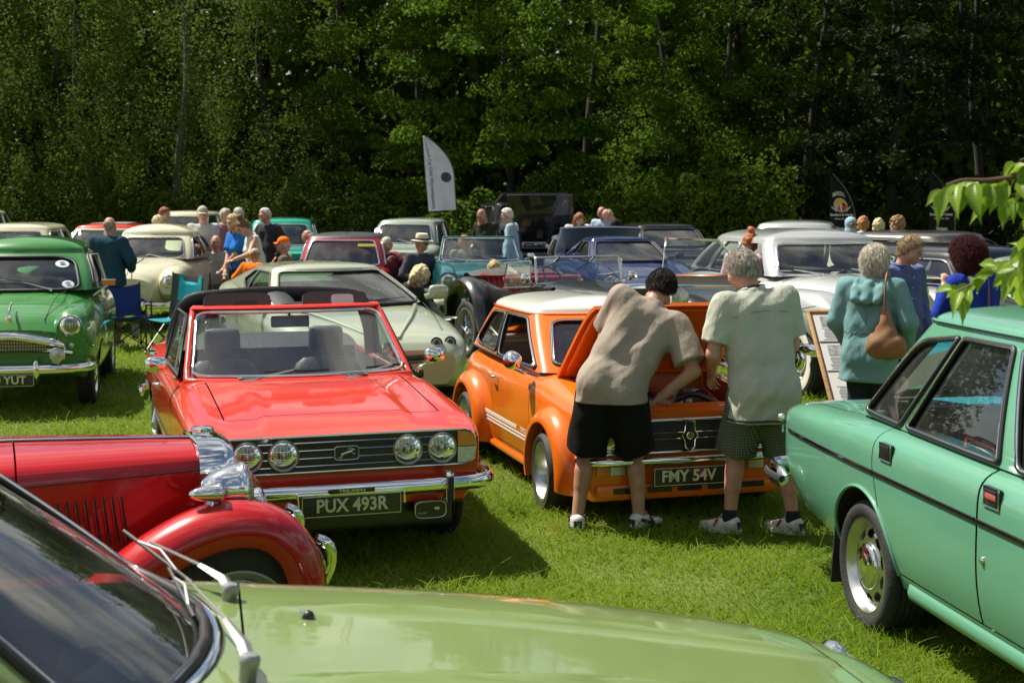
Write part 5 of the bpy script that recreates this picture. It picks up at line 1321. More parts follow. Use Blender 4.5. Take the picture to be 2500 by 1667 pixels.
  b = MB(); b.tube(spline([(1.58, s * .33, .56), (1.635, s * .33, .52), (1.645, s * .33, .44), (1.61, s * .33, .36)], 12), [.020, .023, .025, .025, .025, .025, .024, .022, .02, .02, .02, .02, .02][:13], 10); b.build('overrider', CHROME, car, angle=60)
  b = MB()
  for k in range(4): b.tube([(1.30, s * (.30 + .022 * k), .42), (1.50 + .012 * k, s * (.30 + .022 * k), .47), (1.57, s * (.30 + .022 * k), .47)], .008, 5)
  b.build('bumper_bracket', CHROME, car)
 bar(car, 'bumper', spline([(1.52, -.58, .45), (1.59, -.4, .45), (1.61, 0, .45), (1.59, .4, .45), (1.52, .58, .45)], 20), .014, .045, CHROME)
 # tub, screen, seats, spare
 b = MB(); rows = []
 for x, w, zt in ((-.05, .52, .97), (-.35, .56, .82), (-.75, .57, .80), (-1.05, .56, .90), (-1.45, .52, .92), (-1.72, .48, .80)):
  rows.append([(x, w * .86, .40), (x, w, .60), (x, w, zt), (x, w - .05, zt + .012), (x, w - .06, zt - .01), (x, w - .06, .45), (x, 0, .45), (x, -w + .06, .45), (x, -w + .06, zt - .01), (x, -w + .05, zt + .012), (x, -w, zt), (x, -w, .60), (x, -w * .86, .40), (x, 0, .38)])
 b.grid(rows, 0, closed_v=True, flip=False); b.build('body', PR, car, angle=40)
 screen_frame(car, (.10, .53, 1.0, .0), (.02, .52, 1.36, .0), CHROME, .012)
 b = MB(); b.box((-.85, 0, .75), (.14, 1.0, .55), 0, bevel=.05, rot=Matrix.Rotation(R(-14), 3, 'Y')); b.box((-.5, 0, .52), (.5, 1.0, .14), 0, bevel=.05); b.build('seat', mat('tan leather', (.25, .12, .05), .5), car)
 steering(car, -.12, -.26, .93, .2, 30)
 b = MB(); b.box((-1.78, 0, .70), (.22, .85, .42), 0, bevel=.06); b.build('fuel_tank', PR, car)
 b = MB(); b.box((-.1, 0, .36), (2.7, .62, .10), 0, bevel=.02); b.tube([(1.19, -.6, .33), (1.19, .6, .33)], .03, 8); b.tube([(-1.19, -.6, .33), (-1.19, .6, .33)], .035, 8); b.build('chassis', BLACK, car)
 return car
# ------------------------------------------------------------ cars further back
def pod(car, name, m, rows, cut=None, s=1, nn=2.4, k=26):
 """bulbous wing: rows of (x, z low, z high, y centre, half width)"""
 A = np.array(sorted(rows)); q = np.linspace(A[0, 0], A[-1, 0], 30); B = catmull(A[:, 0], A[:, 1:], q); G_ = []
 for x, (z0, z1, yc, hw) in zip(q, B):
  G_.append([(x, s * (yc + hw * np.sign(math.cos(t)) * abs(math.cos(t)) ** (2 / nn)), (z0 + z1) / 2 + (z1 - z0) / 2 * np.sign(math.sin(t)) * abs(math.sin(t)) ** (2 / nn)) for t in [2 * PI * i / k for i in range(k)]])
 b = MB(); b.grid(G_, 0, closed_v=True, flip=(s > 0)); n = len(G_)
 e0, e1 = tuple(range(k)), tuple((n - 1) * k + i for i in reversed(range(k)))
 if s < 0: e0, e1 = e0[::-1], e1[::-1]
 b.f += [tuple(reversed(e0)), tuple(reversed(e1))]; b.mi += [0, 0]
 o = b.build(name, [m, WELL], car, angle=60)
 bm = bmesh.new(); bm.from_mesh(o.data); bmesh.ops.recalc_face_normals(bm, faces=bm.faces[:]); bm.to_mesh(o.data); bm.free()
 if cut: apply_bool(o, [cyl_cutter([(cut[0], cut[1], cut[2], s * cut[3], s * 1.4)])])
 return o
def body_with(car, st, m, arches, cab, nx=52, nl=2.2):
 o = loft_body(st, nx, nl=nl).build('body', [m, WELL, FLOOR], car)
 cut = [cyl_cutter([(x, z, r, s * yi, s * 1.4) for x, z, r, yi in arches for s in (1, -1)])]
 if cab: cut.append(box_cutter(*cab, FLOOR))
 apply_bool(o, cut); return o
STD_W = lambda sd, cu0, cu1, f0, f1, t=.9: None
def side_wins(q0, q1, d0, d1, v0=.06, v1=.92, lean=.03, r=.14):
 """rear and front side windows on both sides (u from the rear on the right side)"""
 W = []
 for sd in (3, 1):
  f = (lambda u: u) if sd == 3 else (lambda u: 1 - u)
  if q1 > q0: W.append((sd, [(f(q0), v0), (f(q1), v0), (f(q1), v1), (f(q0 + lean), v1)], [.25, .1, .1, .25], 'side_window'))
  W.append((sd, [(f(d0), v0), (f(d1), v0), (f(d1 - lean), v1), (f(d0), v1)], [.1, .1, .2, .1], 'side_window'))
 return W
def interior(car, x_front, z, y=.34, m=None, dash_x=None, w=.56, rear=None):
 for s in (1, -1): seat(car, x_front, s * y, z, .22, .50, m or DARKCLOTH, False)
 dx = dash_x or x_front + .72
 b = MB(); b.box((dx, 0, z + .48), (.16, w * 2, .11), 0, bevel=.03); b.build('dashboard', DARKCLOTH, car); steering(car, dx - .16, -y, z + .52, .18, 30)
 if rear is not None:
  b = MB(); b.box((rear, 0, z + .14), (.42, w * 2 - .1, .16), 0, bevel=.05); b.box((rear - .26, 0, z + .38), (.14, w * 2 - .1, .46), 0, bevel=.05); b.build('rear_seat', m or DARKCLOTH, car)
PGREEN = paint('mid green paint', (0.045, 0.205, 0.045))
PCREAM = paint('cream paint', (0.60, 0.575, 0.40), rough=.4)
PALFA = paint('pale metallic green paint', (0.44, 0.48, 0.345), rough=.35, flake=.35)
PSILVER = paint('silver paint', (0.50, 0.51, 0.48), rough=.32, flake=.5)
PBLACK = paint('black paint', (0.010, 0.010, 0.011))
PNAVY = paint('navy paint', (0.012, 0.022, 0.09))
PPETROL = paint('petrol blue paint', (0.012, 0.105, 0.125))
PTURQ = paint('turquoise paint', (0.02, 0.30, 0.21))
PMIST = paint('grey green paint', (0.30, 0.36, 0.28))
PCHERRY = paint('cherry paint', (0.34, 0.012, 0.014))
PTAXI = paint('dark bronze paint', (0.085, 0.080, 0.065), rough=.35, flake=.4)
def green_saloon():
 loc, a = place((1.80, 0, .36), 22, 922, -79)
 car = thing('parked_car', 'mid green rounded saloon with two round windscreen stickers at the left edge', 'car', loc, a)
 st = [(-1.85, .42, .62, .85, .50, .58, 3), (-1.6, .34, .62, 1.0, .60, .68, 3), (-1.06, .28, .64, 1.10, .66, .735, 3.4), (0, .26, .64, 1.11, .67, .74, 3.6), (.62, .26, .64, 1.10, .67, .735, 3.4), (1.06, .27, .62, 1.02, .66, .72, 2.9), (1.40, .30, .60, .95, .64, .70, 2.6), (1.62, .34, .57, .86, .61, .67, 2.6), (1.70, .38, .56, .78, .57, .63, 2.8)]
 o = body_with(car, st, PGREEN, [(1.06, .29, .34, .50), (-1.06, .29, .34, .50)], (-1.2, .58, .56, .56, .32, 1.3))
 for s in (1, -1):
  pod(car, 'front_wing', PGREEN, [(.55, .55, .96, .52, .20), (.90, .40, 1.0, .56, .20), (1.25, .36, .995, .565, .195), (1.50, .42, .975, .55, .185), (1.64, .48, .95, .54, .165), (1.72, .62, .90, .535, .12)], (1.06, .29, .345, .40), s)
  headlight(car, (1.70, s * .535, .805), .098, (1, 0, -.05), rim=.018, depth=.045)
  b = MB(); b.lathe([(.026, 0), (.028, .012), (.02, .022), (0, .03)], (1.70, s * .545, .635), (1, 0, 0), 16, 0); b.build('side_lamp', CLEARLENS, car)
  b = MB(); b.lathe([(0, -.07), (.05, -.05), (.068, 0), (.072, .01), (.066, .018)], (1.86, s * .43, .56), (1, 0, 0), 24, 0); b.lathe([(.064, .017), (.03, .028), (0, .03)], (1.86, s * .43, .56), (1, 0, 0), 20, 1); b.tube([(1.84, s * .43, .50), (1.80, s * .43, .44)], .010, 6); b.build('fog_lamp', [CHROME, LENS], car)
  b = MB(); b.tube(spline([(1.865, s * .245, .51), (1.88, s * .245, .45), (1.87, s * .245, .37), (1.84, s * .245, .31)], 10), [.018, .026, .028, .030, .030, .030, .028, .024, .02, .016, .012][:10], 8); b.build('overrider', CHROME, car, angle=60)
  b = MB(); b.box((.60, s * .80, 1.135), (.03, .13, .055), 0, bevel=.01); b.box((.62, s * .80, 1.135), (.004, .12, .048), 1); b.box((.60, s * .80, 1.165), (.035, .135, .012), 2, bevel=.004); b.tube([(.72, s * .66, 1.02), (.62, s * .79, 1.11)], .008, 6, 2); b.build('wing_mirror', [BLACK, AMBER if s > 0 else CHROME, CHROME], car)
  for x in (1.06, -1.06): wheel(car, x, s * .62, .30, .155, 'steel', .19)
 gh = Greenhouse((.72, .66, 1.075, -1.25, .60, 1.07, .14, .10, .03), (.30, .545, 1.43, -.85, .50, 1.42, .12, .08, .02), crown=.15, bulge=.03, rnd=14, kroof=2.0)
 gh.build(car, PGREEN, [(0, [(.09, .02), (.91, .02), (.90, .88), (.10, .88)], [.16, .16, .24, .24], 'windscreen'), (2, [(.2, .1), (.8, .1), (.78, .8), (.22, .8)], .2, 'rear_window')] + side_wins(.12, .46, .52, .95), LINER, trim=(SEAL, CHROME), trim_r=.016)
 # open quarter light frame on the right flank
 b = MB(); b.tube([(.50, .69, 1.08), (.26, .60, 1.40), (.10, .66, 1.40), (.22, .76, 1.08)], .012, 5, closed=True); b.build('quarter_light', PCREAM, car)
 b = MB(); b.tube(spline([(1.64, -.52, .60), (1.76, -.40, .66), (1.80, 0, .735), (1.76, .40, .66), (1.64, .52, .60)], 30), 1.0, 8, squash=(.02, .035)); b.tube([(1.70, y, .60 - .02 * (y / .4) ** 2) for y in np.linspace(-.55, .55, 15)], 1.0, 8, squash=(.02, .022)); b.build('grille_surround', CHROME, car, angle=60)
 b = MB(); b.box((1.735, 0, .64), (.02, .66, .10), 0)
 for y in np.linspace(-.32, .32, 27): b.box((1.752, y, .645), (.012, .007, .095), 1)
 for z in (.61, .64, .67): b.box((1.752, 0, z), (.010, .66, .007), 1)
 b.build('grille', [BLACK, mat('brass mesh', (.35, .32, .20), .35, .9)], car)
 bar(car, 'bumper', spline([(1.5, -.74, .43), (1.74, -.66, .43), (1.85, -.4, .43), (1.87, 0, .43), (1.85, .4, .43), (1.74, .66, .43), (1.5, .74, .43)], 36), .022, .045, CHROME)
 number_plate(car, '90 YUT', (1.895, 0, .345), .46, .115, size=.10, sx=1.0)
 b = MB(); b.tube([(1.70, 0, .93), (1.60, 0, .985), (1.42, 0, 1.02)], [.010, .014, .008], 6); b.box((1.70, 0, .88), (.03, .05, .09), 0, bevel=.012); b.build('bonnet_emblem', CHROME, car)
 wiper(car, (.86, .28, 1.09), (.80, .02, 1.16), (.80, .16, 1.15), (.76, -.22, 1.20)); wiper(car, (.88, -.20, 1.09), (.82, -.46, 1.15), (.82, -.30, 1.15), (.72, -.60, 1.20))
 b = MB(); b.tube(spline([(.78, .42, 1.075), (1.2, .36, 1.03), (1.62, .30, .86)], 16), .004, 5); b.tube(spline([(.78, -.42, 1.075), (1.2, -.36, 1.03), (1.62, -.30, .86)], 16), .004, 5); b.build('bonnet_seam', SEAL, car)
 for u, v, q in ((.80, .70, .055), (.83, .17, .048)):
  p = Vector(gh.pos(0, u, v)); n = Vector(gh.nrm(0, u, v)); n = n if n.x > 0 else -n
  b = MB(); b.lathe([(q, 0), (q, .002), (q * .86, .003)], p - n * .004, n, 24, 0, 1.2, 1); b.lathe([(q * .86, .003), (0, .003)], p - n * .004, n, 24, 0, 1.2, 1); b.lathe([(q * .5, .004), (0, .004)], p - n * .004 + Vector((0, 0, .2 * q)), n, 6, 1, 1.2, .7)
  b.build('sticker', [mat('sticker white', (.65, .70, .72), .5), mat('sticker blue', (.08, .22, .38), .5)], car)
 interior(car, -.05, .36, rear=-.75); b = MB(); b.box((.45, .10, 1.335), (.02, .20, .07), 0, bevel=.02); b.build('rear_view_mirror', mat('mirror cream', (.5, .5, .4), .4), car)
 return car
def cream_minor():
 loc, a = place((1.82, 0, .45), 312, 737, -91)
 car = thing('parked_car', 'cream bulbous saloon with separate round front wings behind the folding chairs', 'car', loc, a)
 st = [(-2.0, .45, .58, .75, .36, .42, 2.4), (-1.75, .36, .60, .92, .50, .58, 2.6), (-1.3, .30, .62, 1.02, .58, .66, 3), (-.5, .27, .64, 1.04, .64, .715, 3.6), (.4, .27, .64, 1.04, .64, .715, 3.6), (.75, .28, .64, 1.03, .60, .67, 3.2), (1.15, .32, .62, .99, .50, .58, 2.7), (1.55, .38, .60, .93, .40, .47, 2.5), (1.72, .42, .60, .86, .35, .42, 2.5), (1.80, .46, .60, .78, .30, .36, 2.5)]
 body_with(car, st, PCREAM, [(1.09, .30, .33, .45), (-1.09, .30, .33, .45)], (-1.25, .52, .54, .54, .32, 1.3))
 for s in (1, -1):
  pod(car, 'front_wing', PCREAM, [(.55, .58, .82, .60, .12), (.80, .40, .93, .58, .18), (1.10, .36, .965, .575, .20), (1.40, .40, .945, .57, .20), (1.62, .46, .88, .565, .18), (1.75, .55, .80, .565, .12)], (1.09, .30, .335, .38), s)
  pod(car, 'rear_wing', PCREAM, [(-.55, .55, .75, .62, .10), (-.80, .38, .88, .60, .15), (-1.1, .34, .93, .59, .175), (-1.5, .36, .88, .55, .18), (-1.85, .42, .74, .50, .14)], (-1.09, .30, .325, .42), s)
  headlight(car, (1.72, s * .565, .72), .092, rim=.022, depth=.05)
  b = MB(); b.lathe([(.032, 0), (.032, .014), (.02, .026), (0, .03)], (1.72, s * .56, .56), (1, 0, 0), 16, 0); b.build('indicator', AMBER, car)
  for x in (1.09, -1.09): wheel(car, x, s * .64, .30, .15, 'steel', .185, rim_m=PCREAM)
 gh = Greenhouse((.60, .66, 1.01, -1.45, .56, .98, .14, .16, .035), (.22, .535, 1.355, -.80, .48, 1.34, .12, .10, .02), crown=.17, bulge=.03, rnd=14, kroof=2.0)
 gh.build(car, PCREAM, [(0, [(.09, .05), (.91, .05), (.90, .90), (.10, .90)], .18, 'windscreen'), (2, [(.2, .1), (.8, .1), (.75, .7), (.25, .7)], .25, 'rear_window')] + side_wins(.22, .52, .56, .97), LINER, trim=(CHROME, SEAL), trim_r=.013)
 b = MB()
 gp = round_poly([(-.27, .42), (.27, .42), (.25, .66), (-.25, .66)], .2); b.prism(gp, 0, .02, 0, frame((1.795, 0, 0), (0, 1, 0), (-.1, 0, 1)))
 for k in range(7): b.tube([(1.83 - .008 * k, y, .445 + .032 * k) for y in np.linspace(-.26, .26, 9)], .007, 5, 1)
 b.build('grille', [BLACK, PCREAM], car)
 b = MB(); b.tube([(1.80, y, z) for y, z in round_poly([(-.30, .40), (.30, .40), (.27, .70), (-.27, .70)], .22)], .014, 6, closed=True); b.build('grille_surround', PCREAM, car)
 bar(car, 'bumper', spline([(1.6, -.78, .40), (1.82, -.68, .40), (1.93, -.4, .40), (1.95, 0, .40), (1.93, .4, .40), (1.82, .68, .40), (1.6, .78, .40)], 30), .02, .045, CHROME)
 for s in (1, -1): b = MB(); b.tube([(1.95, s * .26, .50), (1.97, s * .26, .42), (1.94, s * .26, .34)], [.015, .028, .018], 7); b.build('overrider', CHROME, car)
 number_plate(car, 'JVP 61', (1.90, 0, .31), .46, .10, size=.085) if False else None
 for y in (.28, -.22): wiper(car, (.76, y, 1.03), (.70, y - .28, 1.09), (.71, y - .08, 1.08), (.66, y - .45, 1.11))
 b = MB(); b.tube([(1.84, 0, .84), (1.70, 0, .93), (1.40, 0, .965), (.9, 0, 1.03)], .008, 5); b.build('bonnet_strip', CHROME, car)
 interior(car, -.10, .38, rear=-.8); handle(car, (-.25, .73, .92), 1)
 return car
def alfa():
 loc, a = place((2.12, 0, .60), 952, 852, -68)
 car = thing('parked_car', 'pale metallic green wedge coupe with small paired round headlamps', 'car', loc, a)
 st = [(-2.12, .40, .72, .98, .62, .72, 5), (-2.0, .34, .72, 1.04, .68, .79, 5), (-1.27, .24, .70, 1.02, .76, .875, 4.5), (-.3, .20, .66, .965, .78, .880, 4.5), (.7, .20, .62, .925, .78, .885, 4.4), (1.27, .20, .58, .86, .77, .882, 4.2), (1.75, .20, .53, .765, .74, .85, 4), (2.0, .21, .49, .695, .68, .79, 3.8), (2.12, .23, .46, .64, .60, .70, 3.6), (2.17, .26, .44, .585, .53, .62, 3.6)]
 o = body_with(car, st, PALFA, [(1.27, .31, .345, .56), (-1.27, .31, .345, .56)], (-1.3, .62, .66, .68, .30, 1.3))
 bv = bvh_of(o)
 gh = Greenhouse((.78, .775, .915, -1.95, .66, 1.02, .26, .10, .03), (-.08, .575, 1.215, -1.25, .52, 1.19, .16, .10, .02), crown=.075, bulge=.02, rnd=8, kroof=2.2)
 gh.build(car, PALFA, [(0, [(.03, .02), (.97, .02), (.95, .95), (.05, .95)], .08, 'windscreen'), (2, [(.08, .1), (.92, .1), (.9, .95), (.1, .95)], .1, 'rear_window'),
                          (3, [(.30, .42), (.50, .05), (.50, .92), (.34, .90)], .12, 'quarter_window'), (3, [(.51, .03), (.955, .03), (.93, .92), (.51, .93)], .06, 'side_window'), (1, [(.70, .42), (.50, .05), (.50, .92), (.66, .90)], .12, 'quarter_window'), (1, [(.49, .03), (.045, .03), (.07, .92), (.49, .93)], .06, 'side_window')], LINER, trim=SEAL, trim_r=.012, gl=GLASS_DARK)
 for s in (1, -1):
  for y, r_ in ((.455, .052), (.60, .052)):
   h = bv.ray_cast(Vector((3, s * y, .635)), Vector((-1, 0, 0)))[0] or Vector((2.05, s * y, .63))
   b = MB(); b.lathe([(r_, -.05), (r_ + .006, .004), (r_ - .004, .006), (r_ - .010, -.012)], h, (1, 0, .25), 26, 2); b.lathe([(r_ - .006, -.002), (r_ * .5, .008), (0, .010)], h, (1, 0, .25), 24, 0); b.lathe([(r_ * .55, .009), (0, .013)], h, (1, 0, .25), 18, 1); b.build('headlight', [LENS, mat('lamp dark', (.05, .05, .05), .2, .5), SEAL], car)
  mirror(car, (.56, s * .86, .93), (.62, s * .99, 1.00), .105, .075, PALFA, stalk=False); b = MB(); b.tube([(.60, s * .85, .95), (.62, s * .92, .97)], .03, 7); b.build('mirror_arm', PALFA, car)
  stripe(car, bv, [(x, .50) for x in np.linspace(-1.6, 1.75, 26)], .03, mat('side groove', (.16, .18, .13), .5), 'side_moulding', s, .002)
  for x in (1.27, -1.27): wheel(car, x, s * .76, .305, .20, 'alloy', .20)
  b = MB(); b.box((2.08, s * .45, .36), (.05, .26, .055), 0, bevel=.01); b.build('fog_lamp', CLEARLENS, car)
 b = MB()
 for z, h_, w in ((.515, .055, 1.12), (.365, .08, .60), (.27, .05, .9)): b.tube([(2.20 - .30 * abs(y / .62) ** 3.2 + (.0 if z > .5 else -.01), y, z) for y in np.linspace(-w / 2, w / 2, 13)], 1.0, 8, squash=(.02, h_ / 2))
 b.build('grille', BLACK, car, angle=60)
 b = MB(); sp = [(-.075, .10), (.075, .10), (.085, .06), (0, -.10), (-.085, .06)]; M = frame((2.185, 0, .56), (0, 1, 0), (-.25, 0, 1)); b.prism(sp, 0, .012, 0, M); b.tube([M @ Vector((y, z, .014)) for y, z in sp], .009, 6, 1, closed=True); b.lathe([(.035, 0), (.03, .006), (0, .006)], M @ Vector((0, .075, .012)), M.to_3x3() @ Vector((0, 0, 1)), 16, 1); b.build('badge', [BLACK, CHROME], car)
 b = MB(); b.box((2.19, -.30, .40), (.02, .40, .10), 0, rot=Matrix.Rotation(R(-6), 3, 'Z'), bevel=.004); b.build('number_plate', mat('plate white', (.62, .63, .58), .5), car)
 for s in (1, -1):
  b = MB(); b.tube(spline([(.98, s * .62, .915), (1.5, s * .40, .845), (2.05, s * .10, .70)], 20), 1.0, 6, squash=(.018, .006)); b.build('bonnet_crease', PALFA, car, angle=60)
  b = MB(); b.tube(spline([(.86, s * .74, .915), (1.35, s * .68, .845), (1.85, s * .60, .735)], 20), .004, 5); b.build('bonnet_seam', SEAL, car)
 wiper(car, (1.0, -.1, .93), (.86, .36, .965), (.90, .16, .95), (.78, .58, .97), m=BLACK); wiper(car, (1.0, -.55, .92), (.92, -.05, .95), (.94, -.2, .95), (.90, .2, .965), m=BLACK)
 interior(car, -.35, .30, rear=-1.0); handle(car, (-.55, -.885, .76), -1, BLACK)
 return car
def silver_limo():
 loc = Vector((3.69 - .242 * 1.56, 14.73 + .970 * 1.56, 0)); a = R(-76)
 car = thing('parked_car', 'large silver limousine with its front door standing open', 'car', loc, a)
 st = [(-2.85, .48, .68, .86, .50, .58, 2.6), (-2.6, .40, .68, 1.0, .62, .72, 2.8), (-2.0, .32, .68, 1.12, .74, .86, 3), (-1.3, .28, .70, 1.17, .80, .92, 3.4), (0, .26, .70, 1.175, .82, .935, 3.8), (.62, .26, .70, 1.17, .80, .92, 3.6), (1.0, .28, .70, 1.16, .66, .74, 3.2), (1.6, .34, .70, 1.13, .50, .58, 2.9), (1.95, .40, .70, 1.10, .40, .48, 2.8), (2.02, .44, .70, 1.08, .38, .44, 3)]
 o = body_with(car, st, PSILVER, [(1.56, .37, .40, .55), (-1.56, .37, .40, .60)], (-1.75, .55, .74, .74, .34, 1.4))
 dr = cut_panel(o, 'door', car, lambda c, n: c.y < -.80 and .32 < c.z < 1.10, [((.50, 0, 0), (1, 0, 0)), ((-.50, 0, 0), (-1, 0, 0)), ((0, 0, .36), (0, 0, -1))], gap=.012)
 for s in (1, -1):
  pod(car, 'front_wing', PSILVER, [(.45, .50, .92, .80, .13), (.85, .42, 1.0, .74, .21), (1.35, .38, 1.055, .70, .25), (1.70, .42, 1.05, .67, .25), (1.92, .48, 1.00, .65, .21), (2.05, .62, .92, .64, .13)], (1.56, .37, .405, .45), s, nn=2.6)
  pod(car, 'rear_wing', PSILVER, [(-.75, .50, .90, .82, .11), (-1.2, .40, 1.0, .78, .17), (-1.7, .38, 1.02, .74, .20), (-2.3, .42, .95, .68, .20), (-2.8, .52, .80, .60, .14)], (-1.56, .37, .39, .50), s)
  headlight(car, (2.03, s * .64, .86), .095, rim=.02, depth=.04)
  for x in (1.56, -1.56): wheel(car, x, s * .76, .375, .20, 'steel', .215, wall=mat('whitewall', (.62, .60, .52), .7), rim_m=PSILVER)
  b = MB(); b.tube(spline([(2.0, s * .87, .93), (1.4, s * .955, .82), (.5, s * .945, .72)], 16), .006, 5); b.build('side_trim', CHROME, car)
 gh = Greenhouse((.72, .80, 1.14, -2.05, .66, 1.10, .15, .14, .03), (.30, .64, 1.49, -1.35, .58, 1.47, .12, .12, .02), crown=.13, bulge=.035, rnd=12, kroof=2.0)
 gh.build(car, PSILVER, [(0, [(.06, .03), (.94, .03), (.93, .93), (.07, .93)], .10, 'windscreen'), (2, [(.2, .2), (.8, .2), (.78, .85), (.22, .85)], .2, 'rear_window'),
       (3, [(.10, .10), (.31, .06), (.31, .90), (.15, .85)], .2, 'quarter_window'), (3, [(.34, .05), (.56, .05), (.56, .92), (.34, .92)], .08, 'side_window'), (1, [(.90, .10), (.69, .06), (.69, .90), (.85, .85)], .2, 'quarter_window'), (1, [(.66, .05), (.44, .05), (.44, .92), (.66, .92)], .08, 'side_window'), (1, [(.41, .05), (.06, .05), (.10, .92), (.41, .92)], .08, 'side_window'),
       (3, [(.585, .02), (.955, .02), (.915, .94), (.585, .94)], .05, 'door_opening')], PALELINER, trim=CHROME, trim_r=.014)
 for q in car.children:
  if q.name.startswith('door_opening'):
   for w_ in list(q.children): bpy.data.objects.remove(w_)
   bpy.data.objects.remove(q); break
 # the open door: skin, frame, glass swung out about its front hinge
 hinge = Vector((.50, -.915, 0)); rot = Matrix.Translation(hinge) @ Matrix.Rotation(R(62), 4, 'Z') @ Matrix.Translation(-hinge)
 if dr: dr.data.transform(rot)
 b = MB(); q = [rot @ Vector(p) for p in ((.46, -.87, .40), (-.46, -.88, .40), (-.46, -.86, 1.12), (.46, -.85, 1.12))]; b.add(q, [(0, 1, 2, 3), (3, 2, 1, 0)]); b.build('door_card', mat('beige trim', (.36, .33, .26), .6), dr, smooth=False)
 b = MB(); fr_ = [rot @ Vector(p) for p in ((.46, -.87, 1.13), (.14, -.72, 1.50), (-.44, -.73, 1.52), (-.46, -.87, 1.13))]; b.tube(fr_, .016, 6, closed=True); b.build('window_frame', CHROME, dr)
 b = MB(); b.add(fr_, [(0, 1, 2, 3)]); b.build('side_window', GLASS, dr, smooth=False)
 b = MB(); b.tube([rot @ Vector((x, -.93, 1.02)) for x in np.linspace(-.46, .46, 6)], 1.0, 6, squash=(.008, .014)); b.tube([rot @ Vector(p) for p in ((-.30, -.955, .95), (-.42, -.955, .95))], .014, 6); b.lathe([(.014, 0), (.012, .008), (0, .01)], rot @ Vector((-.42, -.945, .82)), rot.to_3x3() @ Vector((0, -1, 0)), 12); b.build('door_handle', CHROME, dr)
 b = MB(); rows = []
 for x, w, zt in ((2.00, .26, 1.14), (2.10, .27, 1.15), (2.13, .26, 1.13), (2.12, .23, 1.10)): rows.append([(x, -w, .52), (x, -w, zt - .06), (x, -w + .04, zt), (x, w - .04, zt), (x, w, zt - .06), (x, w, .52)])
 b.grid(rows, 0, flip=True)
 for y in np.linspace(-.2, .2, 15): b.box((2.115, y, .80), (.02, .008, .54), 0)
 b.box((2.10, 0, .80), (.01, .44, .54), 1); b.build('radiator', [CHROME, BLACK], car, angle=40)
 bar(car, 'bumper', spline([(1.8, -.95, .50), (2.13, -.86, .50), (2.29, -.5, .50), (2.32, 0, .50), (2.29, .5, .50), (2.13, .86, .50), (1.8, .95, .50)], 30), .03, .06, CHROME)
 b = MB(); b.tube([(2.0, 0, 1.15), (1.5, 0, 1.155), (.9, 0, 1.185)], .009, 5); b.build('bonnet_strip', CHROME, car)
 b = MB(); b.tube([Vector(gh.pos(0, u, 0)) + Vector((.03, 0, .01)) for u in np.linspace(.05, .95, 16)], .010, 5); b.build('scuttle_trim', CHROME, car)
 for y in (.36, -.30): wiper(car, (.95, y, 1.17), (.88, y - .3, 1.22), (.88, y - .1, 1.21), (.80, y - .5, 1.25))
 interior(car, -.12, .46, .36, mat('beige leather', (.36, .30, .21), .5), rear=-1.25, w=.66)
 return car
